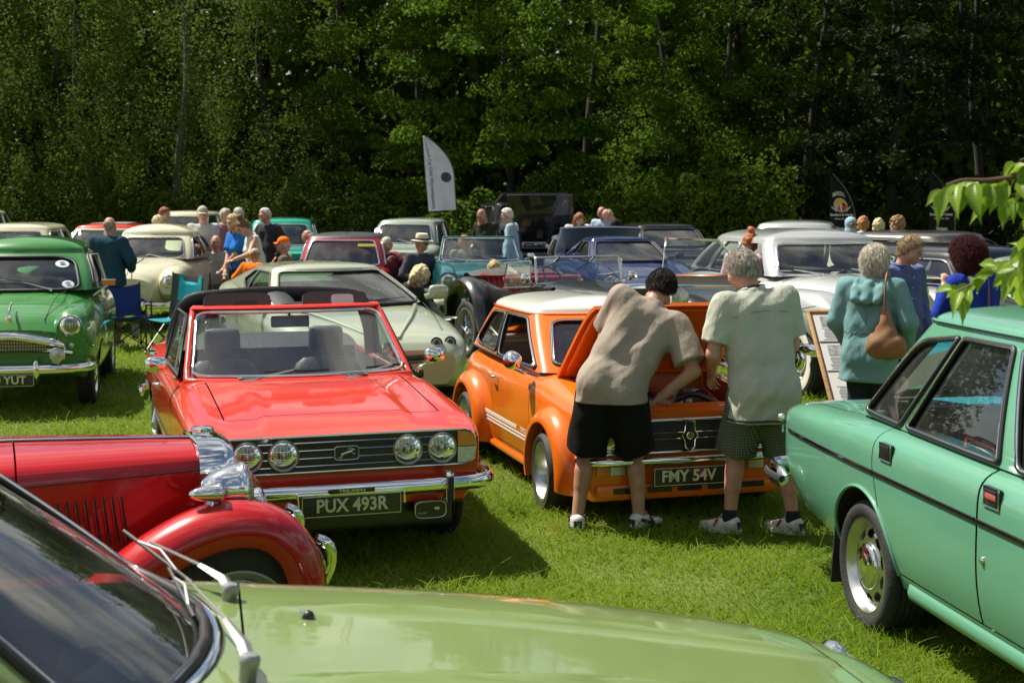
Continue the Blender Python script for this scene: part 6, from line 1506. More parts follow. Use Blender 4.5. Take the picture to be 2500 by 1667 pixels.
def black_tourer():
 loc, a = place((-1.36, -.69, 0), 1147, 872, -66)
 car = thing('parked_car', 'black vintage tourer with wire wheels, red seats and a folded grey hood', 'car', loc, a)
 PD = mat('dull black paint', (.016, .016, .016), .3, coat=.7, var=.2)
 b = MB(); rows = []
 for x, w, zt in ((.55, .50, .96), (.20, .56, .95), (-.25, .60, .86), (-.75, .61, .88), (-1.3, .60, .95), (-1.75, .54, .93), (-1.9, .46, .80)):
  rows.append([(x, w * .9, .48), (x, w, .70), (x, w, zt), (x, w - .04, zt + .012), (x, w - .06, zt), (x, w - .07, .55), (x, 0, .55), (x, -w + .07, .55), (x, -w + .06, zt), (x, -w + .04, zt + .012), (x, -w, zt), (x, -w, .70), (x, -w * .9, .48), (x, 0, .45)])
 b.grid(rows, 0, closed_v=True); b.build('body', PD, car, angle=40)
 b = MB(); rows = []
 for x, w, zt, zs in ((.12, .55, 1.02, .92), (.45, .52, 1.01, .92), (.55, .48, 1.00, .91), (1.2, .38, .99, .90), (1.78, .28, .98, .89)):
  half = [(w, .52), (w, zs)] + [(w * math.cos(q) ** .7, zs + (zt - zs) * math.sin(q)) for q in np.linspace(.1, PI / 2, 8)]
  rows.append([(x, y, z) for y, z in half] + [(x, -y, z) for y, z in half[-2::-1]])
 b.grid(rows, 0, flip=True); b.build('bonnet', PD, car, angle=50)
 b = MB(); b.box((1.82, 0, .78), (.09, .58, .60), 0, bevel=.04); b.box((1.875, 0, .78), (.01, .48, .50), 1); b.build('radiator', [CHROME, BLACK], car)
 prof = [(.11, .10), (.12, .05), (.08, .012), (0, 0), (-.08, .012), (-.12, .04)]
 for s in (1, -1):
  wing_sweep(car, [(-1.95, .50), (-1.92, .72), (-1.75, .90), (-1.5, .985), (-1.30, .99), (-1.08, .92), (-.90, .76), (-.80, .56), (-.72, .40)], .70, prof, PD, 'rear_wing', s); wing_sweep(car, [(.55, .40), (.80, .52), (1.02, .74), (1.25, .90), (1.50, .94), (1.75, .88), (1.98, .72), (2.08, .55)], .70, prof, PD, 'front_wing', s)
  b = MB(); b.box((-.1, s * .72, .38), (1.35, .22, .03), 0, bevel=.01); b.build('running_board', PD, car)
  for x in (1.50, -1.36): wheel(car, x, s * .69, .355, .125, 'wire', .265, rim_m=mat('painted rim', (.30, .30, .30), .4, .6))
  b = MB(); c = Vector((1.80, s * .40, .92)); b.lathe([(0, -.11), (.05, -.10), (.09, -.05), (.115, .0), (.12, .02), (.112, .03)], c, (1, 0, 0), 26, 0); b.lathe([(.112, .028), (.07, .045), (0, .052)], c, (1, 0, 0), 22, 1); b.tube([c, (1.80, s * .40, .6)], .018, 6, 2); b.build('headlight', [PD, LENS, PD], car)
  # doors' glass: raised side screens
  q = [Vector(p) for p in ((.22, s * .59, .96), (.18, s * .58, 1.25), (-.42, s * .60, 1.20), (-.52, s * .61, .90))]
  b = MB(); b.add(q, [(0, 1, 2, 3)]); g = b.build('side_screen', GLASS, car, smooth=False); b = MB(); b.tube(q, .011, 6, closed=True); b.build('screen_frame', ALLOY, g)
  mirror(car, (.26, s * .57, .98), (.26, s * .68, 1.06), .055, .055, CHROME)
 screen_frame(car, (.27, .545, .99, 0), (.20, .53, 1.285, 0), ALLOY, .015)
 wiper(car, (.23, .2, 1.285), (.25, .10, 1.20), (.24, .2, 1.26), (.26, -.05, 1.13), BLACK); wiper(car, (.23, -.25, 1.285), (.25, -.35, 1.20), (.24, -.25, 1.26), (.26, -.5, 1.13), BLACK)
 RS = mat('red leather', (.30, .035, .04), .45, bump=.2, bscale=20)
 for x0 in (-.62, -1.40):
  b = MB(); b.box((x0 + .22, 0, .66), (.5, 1.0, .16), 0, bevel=.06)
  for y in np.linspace(-.47, .47, 14): b.tube([(x0, y, .68), (x0 - .06, y, .84), (x0 - .11, y, .99)], [.05, .052, .035], 7)
  b.box((x0 - .09, 0, .99), (.10, 1.04, .06), 0, bevel=.03); b.build('seat', RS, car, angle=60)
 steering(car, -.06, -.26, .99, .21, 35)
 HD = mat('grey hood cloth', (.055, .055, .050), .85, bump=.5, bscale=9, var=.3)
 b = MB(); rows = []
 for i, x in enumerate(np.linspace(-1.42, -2.05, 12)):
  t = i / 11; rows.append([(x - .03 * math.sin(5 * y + i), y, 0.96 + (.15 + .03 * math.sin(7 * y + i * 1.7)) * math.sin(PI * min(1, t * .9 + .1)) * (1 - .35 * abs(y / .62) ** 3) - .12 * t) for y in np.linspace(-.62, .62, 17)] )
 b.grid(rows, 0); b.build('folded_hood', HD, car, angle=180)
 b = MB(); b.box((0, 0, .44), (3.6, .7, .10), 0, bevel=.02); b.tube([(1.5, -.66, .36), (1.5, .66, .36)], .03, 8); b.tube([(-1.36, -.66, .36), (-1.36, .66, .36)], .035, 8); b.build('chassis', BLACK, car)
 return car
def petrol_convertible():
 loc, a = place((1.80, 0, .68), 1192, 694, -84)
 car = thing('parked_car', 'petrol blue open tourer with hooded round headlamps behind the bearded man', 'car', loc, a)
 st = [(-2.0, .42, .66, .90, .55, .66, 5), (-1.6, .32, .68, .95, .66, .74, 5), (-.4, .28, .68, .94, .69, .76, 5), (.5, .28, .68, .95, .69, .76, 5), (1.1, .28, .66, .93, .67, .75, 4.5), (1.6, .32, .62, .88, .64, .73, 5), (1.78, .36, .60, .84, .60, .70, 6), (1.82, .38, .60, .82, .58, .68, 7)]
 body_with(car, st, PPETROL, [(1.16, .31, .35, .48), (-1.16, .31, .35, .48)], (-1.2, .45, .58, .58, .32, 1.2))
 for s in (1, -1):
  pod(car, 'front_wing', PPETROL, [(.5, .72, .965, .62, .10), (1.0, .62, .99, .62, .12), (1.5, .55, .965, .60, .13), (1.80, .55, .90, .585, .13), (1.90, .60, .86, .585, .12)], None, s, 3)
  headlight(car, (1.89, s * .585, .725), .098, rim=.02, depth=.035); mirror(car, (.35, s * .7, .96), (.30, s * .80, 1.02), .06, .045)
  for x in (1.16, -1.16): wheel(car, x, s * .62, .30, .15, 'steel', .185)
 b = MB(); b.box((1.835, 0, .66), (.02, .92, .22), 0)
 for k in range(7): b.box((1.85, 0, .57 + .03 * k), (.014, .92, .010), 1)
 b.build('grille', [BLACK, ALLOY], car)
 bar(car, 'bumper', spline([(1.6, -.78, .44), (1.88, -.70, .44), (1.98, -.4, .44), (2.0, 0, .44), (1.98, .4, .44), (1.88, .70, .44), (1.6, .78, .44)], 24), .02, .05, mat('white rubber', (.62, .62, .56), .6))
 b = MB(); b.box((1.96, 0, .53), (.01, .40, .09), 0, bevel=.004); b.build('number_plate', mat('plate cream', (.40, .40, .30), .5), car)
 screen_frame(car, (.48, .64, .94, .16), (.12, .55, 1.31, .10), PPETROL, .018, CHROME, .012)
 b = MB(); b.box((.40, 0, .93), (.20, 1.1, .05), 0, bevel=.02); b.build('dashboard', mat('walnut', (.32, .20, .10), .4), car); steering(car, .20, -.34, 1.0, .19, 30)
 TS = mat('tan vinyl', (.40, .26, .13), .5)
 for s in (1, -1): seat(car, -.25, s * .34, .40, .23, .50, TS, False)
 for y in (.28, -.22): wiper(car, (.62, y, .96), (.56, y - .28, 1.03), (.57, y - .08, 1.02), (.53, y - .5, 1.05))
 return car
def navy_coupe():
 loc, a = place((1.78, 0, .64), 1592, 690, -79)
 car = thing('parked_car', 'navy blue sports coupe with papers behind its windscreen', 'car', loc, a)
 st = [(-2.1, .42, .62, .82, .58, .68, 3), (-1.6, .30, .64, .95, .70, .80, 3), (-.8, .24, .64, .98, .72, .82, 3.4), (.4, .22, .62, .93, .72, .82, 3.4), (1.0, .24, .60, .86, .70, .81, 3), (1.5, .28, .56, .74, .66, .78, 2.8), (1.9, .32, .50, .64, .58, .70, 2.8), (2.02, .36, .48, .58, .52, .62, 3)]
 body_with(car, st, PNAVY, [(1.14, .30, .34, .52), (-1.14, .31, .35, .52)], (-.9, .55, .62, .62, .30, 1.2))
 for s in (1, -1):
  pod(car, 'front_wing', PNAVY, [(.55, .55, .93, .64, .13), (1.0, .48, .92, .645, .15), (1.4, .48, .86, .64, .15), (1.72, .50, .78, .62, .13)], (1.14, .30, .345, .45), s)
  headlight(car, (1.72, s * .62, .68), .095, (1, 0, .35), rim=.025, depth=.03)
  b = MB(); b.box((2.0, s * .50, .50), (.04, .20, .06), 0, bevel=.012); b.build('indicator', AMBER, car)
  mirror(car, (.45, s * .78, .93), (.45, s * .86, .99), .08, .05, PNAVY)
  for x in (1.14, -1.14): wheel(car, x, s * .68, .31, .18, 'alloy', .20)
 gh = Greenhouse((.62, .68, .905, -1.75, .58, .90, .16, .10, .02), (.02, .51, 1.225, -.75, .47, 1.22, .11, .08, .02), crown=.065, bulge=.025, rnd=8)
 gh.build(car, PNAVY, [(0, [(.05, .04), (.95, .04), (.93, .94), (.07, .94)], .10, 'windscreen'), (2, [(.15, .3), (.85, .3), (.8, .9), (.2, .9)], .15, 'rear_window')] + side_wins(.30, .52, .56, .96), LINER, trim=SEAL, trim_r=.014, gl=GLASS_DARK)
 b = MB(); b.box((.40, -.34, 1.0), (.004, .24, .17), 0, rot=Matrix.Rotation(R(-25), 3, 'Y')); b.box((.40, -.06, .96), (.004, .26, .12), 1, rot=Matrix.Rotation(R(-25), 3, 'Y')); b.build('show_paper', [mat('paper'), mat('pale blue paper', (.35, .5, .55), .7)], car, smooth=False)
 b = MB(); b.box((2.03, 0, .47), (.03, .9, .05), 0, bevel=.01); b.build('bumper_rubber', SEAL, car); bar(car, 'bumper', spline([(1.7, -.78, .40), (2.0, -.62, .40), (2.06, 0, .40), (2.0, .62, .40), (1.7, .78, .40)], 20), .03, .06, PNAVY)
 interior(car, -.15, .32); return car
def far_car(label, px, py, z, dr, m, L=3.9, W=1.52, Hh=1.42, roof=None, nose=.85, belt=.90, lamp=.62, name='parked_car', gl=None, twotone=None, boxy=5, wheelr=.295, scr=None, trim=CHROME, rake=.42, tail=.85, sub=None, grille=True, roofcrown=.09, loc=None, group=None):
 """plain saloon: enough parts for a car of a few dozen pixels"""
 if loc is None: loc, a = place((L * .47, 0, z), px, py, dr)
 else: a = R(dr)
 car = thing(name, label, 'car', loc, a, group)
 f, r_ = L * .47, -L * .53; ax = L * .29; hw = W / 2
 st = [(r_, .42, .62, tail - .06, hw * .80, hw * .90, boxy + 1), (r_ + .08, .36, .64, tail, hw * .86, hw * .95, boxy), (-ax, .29, .64, belt, hw * .90, hw, boxy), (0, .27, .64, belt + .01, hw * .90, hw, boxy), (f * .42, .27, .64, belt, hw * .90, hw, boxy), (ax, .28, .62, nose + .04, hw * .89, hw * .99, boxy), (f - .1, .34, .60, nose, hw * .84, hw * .95, boxy), (f, .38, .60, nose - .04, hw * .80, hw * .91, boxy + 1)]
 mats = m
 body_with(car, st, m, [(ax, .29, .335, hw * .62), (-ax, .29, .335, hw * .62)], (r_ * .55, f * .32, hw * .76, hw * .76, .32, 1.2), nx=36)
 xf, xr = f * .42, r_ * .66
 gh = Greenhouse((xf, hw * .89, belt - .02, xr, hw * .85, belt - .02, .14, .10, .02), (xf - rake, hw * .74, Hh - roofcrown, xr + .36, hw * .72, Hh - roofcrown, .10, .08, .02), crown=roofcrown, bulge=.02, rnd=8, N=120, M=12, K=10)
 gh.build(car, m, [(0, [(.06, .05), (.94, .05), (.92, .92), (.08, .92)], .12, 'windscreen'), (2, [(.08, .1), (.92, .1), (.9, .9), (.1, .9)], .12, 'rear_window')] + side_wins(.08, .46, .51, .95), LINER, trim=trim, trim_r=.014, roof_paint=roof, roof_v=.97, gl=gl)
 for s in (1, -1):
  if lamp: headlight(car, (f + .005, s * hw * .72, lamp + .02), .085, rim=.015, depth=.03, ribs=False)
  for x in (ax, -ax): wheel(car, x, s * hw * .86, wheelr, .15, 'steel', .185)
 if grille:
  b = MB(); b.box((f + .005, 0, lamp or .6), (.02, hw * 1.0, .16), 0)
  for k in range(5): b.box((f + .018, 0, (lamp or .6) - .06 + .03 * k), (.012, hw, .008), 1)
  b.build('grille', [BLACK, CHROME], car)
 bar(car, 'bumper', spline([(f - .25, -hw - .01, .44), (f + .05, -hw * .9, .44), (f + .12, 0, .44), (f + .05, hw * .9, .44), (f - .25, hw + .01, .44)], 18), .02, .045, CHROME)
 wiper(car, (xf + .16, .2, belt + .02), (xf + .08, -.1, belt + .08), (xf + .09, .1, belt + .07), (xf + .04, -.3, belt + .10))
 seat_m = mat('grey car seat', (.07, .07, .075), .6)
 for s in (1, -1): seat(car, xf - .85, s * hw * .46, .38, .21, .5, seat_m, False)
 b = MB(); b.box((xf - .03, 0, belt - .06), (.2, hw * 1.4, .08), 0, bevel=.02); b.build('dashboard', DARKCLOTH, car); steering(car, xf - .2, -hw * .45, belt, .18, 30)
 return car
def far_cars():
 R_ = far_car
 # row behind the green and cream saloons
 c = R_('cream saloon with a red roof and grey sunroof beyond the man in dark blue', 208, 634, .78, -88, PCREAM, L=3.9, W=1.52, Hh=1.40, roof=PRED, twotone=PRED, belt=.93, nose=.88)
 b = MB(); b.grid([[(x, y, 1.408 - .02 * (y / .5) ** 2 - .02 * (x + .5) ** 2) for y in np.linspace(-.36, .36, 7)] for x in np.linspace(.05, -.95, 7)]); b.build('sunroof', mat('grey vinyl', (.16, .16, .15), .7), c, angle=180)
 R_('cream saloon mostly hidden behind the roof of the green saloon', 0, 0, 0, -86, PCREAM, Hh=1.50, belt=1.0, loc=Vector((-8.2, 24.2, 0)), W=1.6, L=4.1)
 R_('pale saloon cut off by the far left edge', 0, 0, 0, -84, PCREAM, Hh=1.60, belt=1.02, loc=Vector((-12.4, 33.5, 0)), W=1.6)
 R_('cream estate behind the man in the pale cap', 0, 0, 0, -95, PCREAM, Hh=1.54, belt=1.0, loc=Vector((-7.9, 35.5, 0)), L=4.2, W=1.66)
 R_('turquoise saloon parked beyond the man in the dark hooded top', 0, 0, 0, -84, PTURQ, Hh=1.47, belt=.93, loc=Vector((-4.75, 30.3, 0)), L=4.1, W=1.60)
 c = R_('dark red car with a black soft roof behind the pale wedge coupe', 0, 0, 0, -88, PCHERRY, Hh=1.37, belt=.90, roof=mat('black vinyl hood'), loc=Vector((-2.62, 23.0, 0)), L=3.8, W=1.50, roofcrown=.07, gl=glass('clear glass', (.86, .92, .88)))
 b = MB(); b.box((.55, .36, 1.20), (.004, .26, .045), 0, rot=Matrix.Rotation(R(-30), 3, 'Y')); b.build('sticker', mat('yellow sticker', (.55, .5, .08), .5), c)
 R_('pale grey green saloon behind the woman in the maroon jacket', 0, 0, 0, -97, PMIST, Hh=1.45, belt=.95, loc=Vector((-2.15, 31.0, 0)), L=4.3, W=1.60)
 # row in front of the wood, right of the flag
 c = R_('black coupe with a square white number plate in front of the wood', 1690, 655, .52, -80, PBLACK, L=4.4, W=1.70, Hh=1.36, belt=.90, nose=.80, rake=.6, trim=SEAL, gl=glass('reflecting glass', (.3, .36, .33), 1.0))
 number_plate(c, 'J917', (2.20, -.05, .50), .30, .22, size=.085, two='PDE', bg_=mat('plate white', (.62, .63, .58), .5), fg=SEAL, rim=False)
 R_('silver grey estate whose roof shows behind the limousine', 0, 0, 0, -104, PSILVER, L=4.4, W=1.74, Hh=1.50, belt=.98, loc=Vector((5.05, 26.0, 0)))
 c = R_('dark bronze hatchback with a phone number on its side window', 0, 0, 0, -46, PTAXI, L=4.3, W=1.72, Hh=1.50, belt=.98, nose=.86, loc=Vector((5.9, 19.6, 0)), gl=GLASS_DARK, trim=SEAL, rake=.7)
 R_('pale car showing its roof edge at the far right', 0, 0, 0, -70, PMIST, L=4.0, W=1.6, Hh=1.30, belt=.95, loc=Vector((6.15, 16.2, 0)), gl=GLASS_DARK)
 R_('black vintage saloon behind the woman in the royal blue jumper', 0, 0, 0, -60, PBLACK, L=4.2, W=1.66, Hh=1.42, belt=.98, loc=Vector((5.25, 17.2, 0)), rake=.28, roofcrown=.14, boxy=3.4)
def open_bonnet_cars():
 # black saloon with its bonnet up
 loc = Vector((.68, 29.0, 0))
 c = far_car('black saloon with its bonnet raised in front of the wood', 0, 0, 0, -97, PBLACK, L=4.0, W=1.55, Hh=1.45, belt=.95, nose=.88, loc=loc, grille=False)
 b = MB(); h0 = (.80, .93); L_ = 1.12; an = R(66)
 b.box((h0[0] + math.cos(an) * L_ / 2, 0, h0[1] + math.sin(an) * L_ / 2), (L_, 1.25, .035), 0, rot=Matrix.Rotation(-an, 3, 'Y'), bevel=.015); bo = b.build('bonnet', PBLACK, c)
 b = MB(); q = Matrix.Rotation(-an, 3, 'Y')
 for y in (-.55, .55): b.tube([Vector((h0[0], y, h0[1])) + q @ Vector((x, 0, -.03)) for x in (.05, 1.05)], .02, 6)
 b.tube([Vector((h0[0], y, h0[1])) + q @ Vector((.12, 0, -.03)) for y in (-.5, .5)], .014, 6, 1); b.build('bonnet_frame', [PBLACK, ALLOY], bo)
 b = MB(); b.box((1.25, 0, .955), (.95, 1.1, .02), 0, bevel=.006)
 for k in range(16): b.box((.95 + .6 * rng.random(), -.48 + .96 * rng.random(), .97 + .03 * rng.random()), (.12 + .1 * rng.random(), .12 + .12 * rng.random(), .08), k % 4, bevel=.012)
 b.build('engine', [BLACK, ALLOY, RUBBER, mat('brass pipe', (.40, .22, .08), .4, .8)], c)
 # black off-roader behind it
 car = thing('parked_car', 'tall black off-roader with its tailgate lifted behind the raised bonnet', 'car', Vector((.05, 33.5, 0)), R(100))
 st = [(-2.0, .45, .80, 1.08, .74, .84, 8), (-1.9, .40, .80, 1.10, .78, .87, 7), (1.6, .40, .80, 1.10, .78, .87, 7), (2.0, .48, .78, 1.0, .74, .83, 8)]
 body_with(car, st, PBLACK, [(1.3, .37, .43, .6), (-1.3, .37, .43, .6)], (-1.9, .4, .75, .75, .5, 1.3), nx=30)
 gh = Greenhouse((.75, .82, 1.07, -1.92, .80, 1.07, .05, .03, .01), (.45, .72, 1.72, -1.80, .72, 1.74, .04, .03, .01), crown=.05, rnd=5, N=120, M=12, K=8)
 gh.build(car, PBLACK, [(0, [(.06, .06), (.94, .06), (.92, .92), (.08, .92)], .1, 'windscreen'), (2, [(.05, .03), (.95, .03), (.93, .95), (.07, .95)], .06, 'rear_window')] + side_wins(.06, .46, .52, .94), LINER, trim=SEAL, trim_r=.015)
 b = MB(); tg = [(-1.82, -.74, 1.76), (-1.82, .74, 1.76), (-2.52, .70, 1.93), (-2.52, -.70, 1.93)]; b.add(tg + [(p[0], p[1], p[2] + .05) for p in tg], [(0, 1, 2, 3), (7, 6, 5, 4), (0, 4, 5, 1), (1, 5, 6, 2), (2, 6, 7, 3), (3, 7, 4, 0)]); b.build('tailgate', [mat('satin black', (.03, .03, .03), .4)], car, smooth=False)
 for x in (1.3, -1.3):
  for s in (1, -1): wheel(car, x, s * .74, .37, .2, 'steel', .2)
 # silver blue car with its boot lid up
 c = far_car('pale blue coupe with its boot lid raised behind the navy coupe', 0, 0, 0, 96, paint('ice blue paint', (.30, .34, .42), flake=.4), L=4.0, W=1.62, Hh=1.24, belt=.84, loc=Vector((1.35, 27.6, 0)), rake=.6, tail=.86, lamp=None, grille=False)
 b = MB(); an = R(-62); q = Matrix.Rotation(R(152), 3, 'Y')
 rows = [[Vector((-1.15 - .95 * u * math.cos(R(28)), y, .93 + .95 * u * math.sin(R(28)) + .02 * (1 - (y / .7) ** 2) + dz)) for y in np.linspace(-.70, .70, 9)] for dz in (0,) for u in np.linspace(0, 1, 6)]
 b.grid(rows, 0); b.grid([[p + Vector((.015, 0, -.03)) for p in r] for r in rows], 0, flip=True)
 for s in (0, -1): b.tube([r[s] for r in rows], .022, 6)
 b.tube(list(rows[-1]), .02, 6); b.build('boot_lid', mat('ice blue paint'), c, angle=50)
def mid_cars():
 green_saloon(); cream_minor(); alfa(); silver_limo(); black_tourer(); petrol_convertible(); navy_coupe(); far_cars(); open_bonnet_cars()
# ------------------------------------------------------------ people: bodies, clothes and hair grown as smooth blended surfaces
def sdf_mesh(prims, res, k=.02, disp=None, post=None):
 """prims: dict(a, b, ra, rb, flat=(axis, factor), cuts=[(point, normal)], sub=bool, k=blend) -> smooth quad surface"""
 lo = np.full(3, 1e9); hi = -lo
 for p in prims:
  if p.get('sub'): continue
  r = max(p['ra'], p['rb']); lo = np.minimum(lo, np.minimum(p['a'], p['b']) - r); hi = np.maximum(hi, np.maximum(p['a'], p['b']) + r)
 lo -= 3 * res + .02; hi += 3 * res + .02
 n = np.ceil((hi - lo) / res).astype(int) + 1
 ax = [lo[i] + res * np.arange(n[i]) for i in range(3)]
 f = np.full(n, .25, np.float32)
 for p in prims:
  a, b = np.asarray(p['a'], float), np.asarray(p['b'], float); ra, rb = p['ra'], p['rb']; kk = p.get('k', k)
  mg = max(ra, rb) + kk + 2.5 * res
  i0 = np.clip(np.floor((np.minimum(a, b) - mg - lo) / res).astype(int), 0, n - 1); i1 = np.clip(np.ceil((np.maximum(a, b) + mg - lo) / res).astype(int) + 1, 1, n)
  if (i1 <= i0).any(): continue
  X, Y, Z = np.meshgrid(ax[0][i0[0]:i1[0]], ax[1][i0[1]:i1[1]], ax[2][i0[2]:i1[2]], indexing='ij')
  P = np.stack([X, Y, Z], -1) - a; ab = b - a; L2 = ab @ ab
  sc = 1.0; Q = P; AB = ab
  if 'flat' in p:
   axs, fac = p['flat']; axs = np.asarray(axs, float); axs = axs / np.linalg.norm(axs)
   Q = P + axs * ((P @ axs) * (1 / fac - 1))[..., None]; AB = ab + axs * ((ab @ axs) * (1 / fac - 1)); L2 = AB @ AB; sc = min(1, fac) ** .5
  t = np.clip((Q @ AB) / L2, 0, 1) if L2 > 1e-10 else np.zeros(X.shape)
  d = (np.linalg.norm(Q - t[..., None] * AB, axis=-1) - (ra + (rb - ra) * t)) * sc
  for pt, nn in p.get('cuts', ()):
   nn = np.asarray(nn, float); nn = nn / np.linalg.norm(nn); d = np.maximum(d, (np.stack([X, Y, Z], -1) - np.asarray(pt)) @ nn)
  s = f[i0[0]:i1[0], i0[1]:i1[1], i0[2]:i1[2]]
  if p.get('sub'):
   h = np.clip(.5 - .5 * (s + d) / kk, 0, 1); s[...] = s * (1 - h) - d * h + kk * h * (1 - h)
  else:
   h = np.clip(.5 + .5 * (d - s) / kk, 0, 1); s[...] = d * (1 - h) + s * h - kk * h * (1 - h)
 if disp is not None or post is not None:
  X, Y, Z = np.meshgrid(*ax, indexing='ij')
  if disp is not None: f = f + disp(X, Y, Z).astype(np.float32) * (f < .1)
  if post is not None:
   for pt, nn in post:
    nn = np.asarray(nn, float); nn = nn / np.linalg.norm(nn); f = np.maximum(f, ((X - pt[0]) * nn[0] + (Y - pt[1]) * nn[1] + (Z - pt[2]) * nn[2]).astype(np.float32))
 return surface_nets(f, lo, res)
def surface_nets(f, lo, res):
 ins = f < 0
 c = [ins[i:ins.shape[0] - 1 + i, j:ins.shape[1] - 1 + j, l:ins.shape[2] - 1 + l] for i in (0, 1) for j in (0, 1) for l in (0, 1)]
 s = sum(q.astype(np.int8) for q in c); act = (s > 0) & (s < 8)
 idx = np.argwhere(act)
 if len(idx) == 0: return np.zeros((0, 3)), np.zeros((0, 4), int)
 vid = np.full(act.shape, -1, np.int64); vid[tuple(idx.T)] = np.arange(len(idx))
 acc = np.zeros((len(idx), 3)); cnt = np.zeros(len(idx))
 cor = [(i, j, l) for i in (0, 1) for j in (0, 1) for l in (0, 1)]
 val = {q: f[idx[:, 0] + q[0], idx[:, 1] + q[1], idx[:, 2] + q[2]] for q in cor}
 for q in cor:
  for d in range(3):
   if q[d] == 0:
    r = list(q); r[d] = 1; r = tuple(r); a, b = val[q], val[r]; m = (a < 0) != (b < 0)
    t = np.where(m, a / (a - b + 1e-12), 0); pt = np.tile(np.array(q, float), (len(idx), 1)); pt[:, d] = t
    acc[m] += pt[m]; cnt[m] += 1
 V = lo + (idx + acc / cnt[:, None]) * res
 F = []
 for d in range(3):
  o = [0, 0, 0]; o[d] = 1
  A = ins[:-1, :-1, :-1] if False else ins
  sl0 = [slice(None)] * 3; sl1 = [slice(None)] * 3; sl0[d] = slice(0, -1); sl1[d] = slice(1, None)
  a, b = ins[tuple(sl0)], ins[tuple(sl1)]
  e = np.argwhere(a != b); e1, e2 = [(1, 2), (2, 0), (0, 1)][d]
  e = e[(e[:, e1] > 0) & (e[:, e2] > 0) & (e[:, e1] < act.shape[e1]) & (e[:, e2] < act.shape[e2])]
  if len(e) == 0: continue
  flip = a[tuple(e.T)]
  def g(du, dv):
   q = e.copy(); q[:, e1] += du; q[:, e2] += dv; return vid[tuple(q.T)]
  quad = np.stack([g(-1, -1), g(0, -1), g(0, 0), g(-1, 0)], 1)
  quad[~flip] = quad[~flip][:, ::-1]; F.append(quad)
 F = np.concatenate(F); F = F[(F >= 0).all(1)]
 return V, F
def sm(name, prims, res, m, parent, k=.02, disp=None, post=None, relax=1, **props):
 V, F = sdf_mesh(prims, res, k, disp, post)
 if len(V) == 0: return None
 if relax:                                             # soften the voxel grid a little
  E = np.concatenate([F[:, [0, 1]], F[:, [1, 2]], F[:, [2, 3]], F[:, [3, 0]]]);
  for _ in range(relax):
   acc = np.zeros_like(V); c = np.zeros(len(V)); np.add.at(acc, E[:, 0], V[E[:, 1]]); np.add.at(acc, E[:, 1], V[E[:, 0]]); np.add.at(c, E[:, 0], 1); np.add.at(c, E[:, 1], 1)
   V = V * .5 + .5 * acc / c[:, None]
 return mk_np(name, V, F, m, parent, True, **props)
def C_(a, b, ra, rb=None, **k): return dict(a=np.array(a, float), b=np.array(b, float), ra=ra, rb=ra if rb is None else rb, **k)
def rot_to(v):
 """minimal rotation taking +z to v"""
 return np.array(Vector((0, 0, 1)).rotation_difference(Vector(v)).to_matrix())
def ik(a, b, l1, l2, pole):
 a, b = np.array(a, float), np.array(b, float); d = b - a; L = np.linalg.norm(d)
 if L > (l1 + l2) * .995: b = a + d / L * (l1 + l2) * .995; d = b - a; L = np.linalg.norm(d)
 u = d / L; x = (l1 * l1 - l2 * l2 + L * L) / (2 * L); h = math.sqrt(max(l1 * l1 - x * x, 0))
 p = np.array(pole, float); p -= u * (p @ u); p /= np.linalg.norm(p) + 1e-9
 return a + u * x + p * h, b
SKIN = mat('skin fair', (.52, .30, .21), .5, var=.10, vscale=14, spec=.35); SKIN_T = mat('skin tanned', (.40, .21, .13), .5, var=.12, vscale=14, spec=.35); SKIN_P = mat('skin ruddy', (.50, .25, .18), .5, var=.14, vscale=14, spec=.35)
def cloth(name, c=None, **k):
 if name in MATS: return MATS[name]
 m = mat(name, c, .88, bump=k.pop('bump', .55), bscale=k.pop('bscale', 11), var=k.pop('var', .07), vscale=k.pop('vscale', 6), spec=.15, **k)
 return m
def hairm(name, c): return mat(name, c, .6, var=.45, vscale=55, bump=.9, bscale=70, aniso=(1, 1, .35), spec=.3)
EYE = mat('eye', (.03, .025, .02), .2); MOUTH = mat('lips', (.30, .10, .08), .5)
def hand_prims(w, d, nrm, h, curl=.5, minr=0.0, thumb=1, fist=False):
 """palm, four bent fingers, thumb; d: pointing direction, nrm: the way the fingers curl"""
 d = np.array(d, float); d /= np.linalg.norm(d); nrm = np.array(nrm, float); nrm -= d * (nrm @ d); nrm /= np.linalg.norm(nrm) + 1e-9; s = np.cross(d, nrm) * thumb
 u = h / 1.75; P = []
 P.append(C_(w, w + d * .075 * u, .026 * u, .030 * u, flat=(nrm, .55), k=.012)); P.append(C_(w + d * .05 * u + s * .018 * u, w + d * .075 * u + s * .022 * u, .018 * u, .016 * u, flat=(nrm, .6), k=.01)); P.append(C_(w + d * .05 * u - s * .018 * u, w + d * .075 * u - s * .022 * u, .018 * u, .016 * u, flat=(nrm, .6), k=.01))
 for i, (o, L) in enumerate(((.030, .070), (.010, .080), (-.010, .075), (-.029, .058))):
  p = w + d * (.088 - .004 * abs(i - 1)) * u + s * o * u; r = max(.0088 * u, minr); a = curl * .55
  for j, f in enumerate((.42, .32, .26)):
   a2 = a + curl * .75 * j; q = p + (d * math.cos(a2) + nrm * math.sin(a2)) * L * f * u
   P.append(C_(p, q, r * (1 - .08 * j), max(r * (.93 - .1 * j), minr), k=.004)); p = q
 t0 = w + d * .022 * u + s * .026 * u; t1 = t0 + (d * .55 + s * .75 + nrm * (.25 + .3 * curl)) * .036 * u; t2 = t1 + (d * .85 + s * (.25 - .6 * curl) + nrm * .5 * curl) * .03 * u
 P.append(C_(t0, t1, max(.0125 * u, minr), max(.0105 * u, minr), k=.008)); P.append(C_(t1, t2, max(.0102 * u, minr), max(.0085 * u, minr), k=.005))
 return P
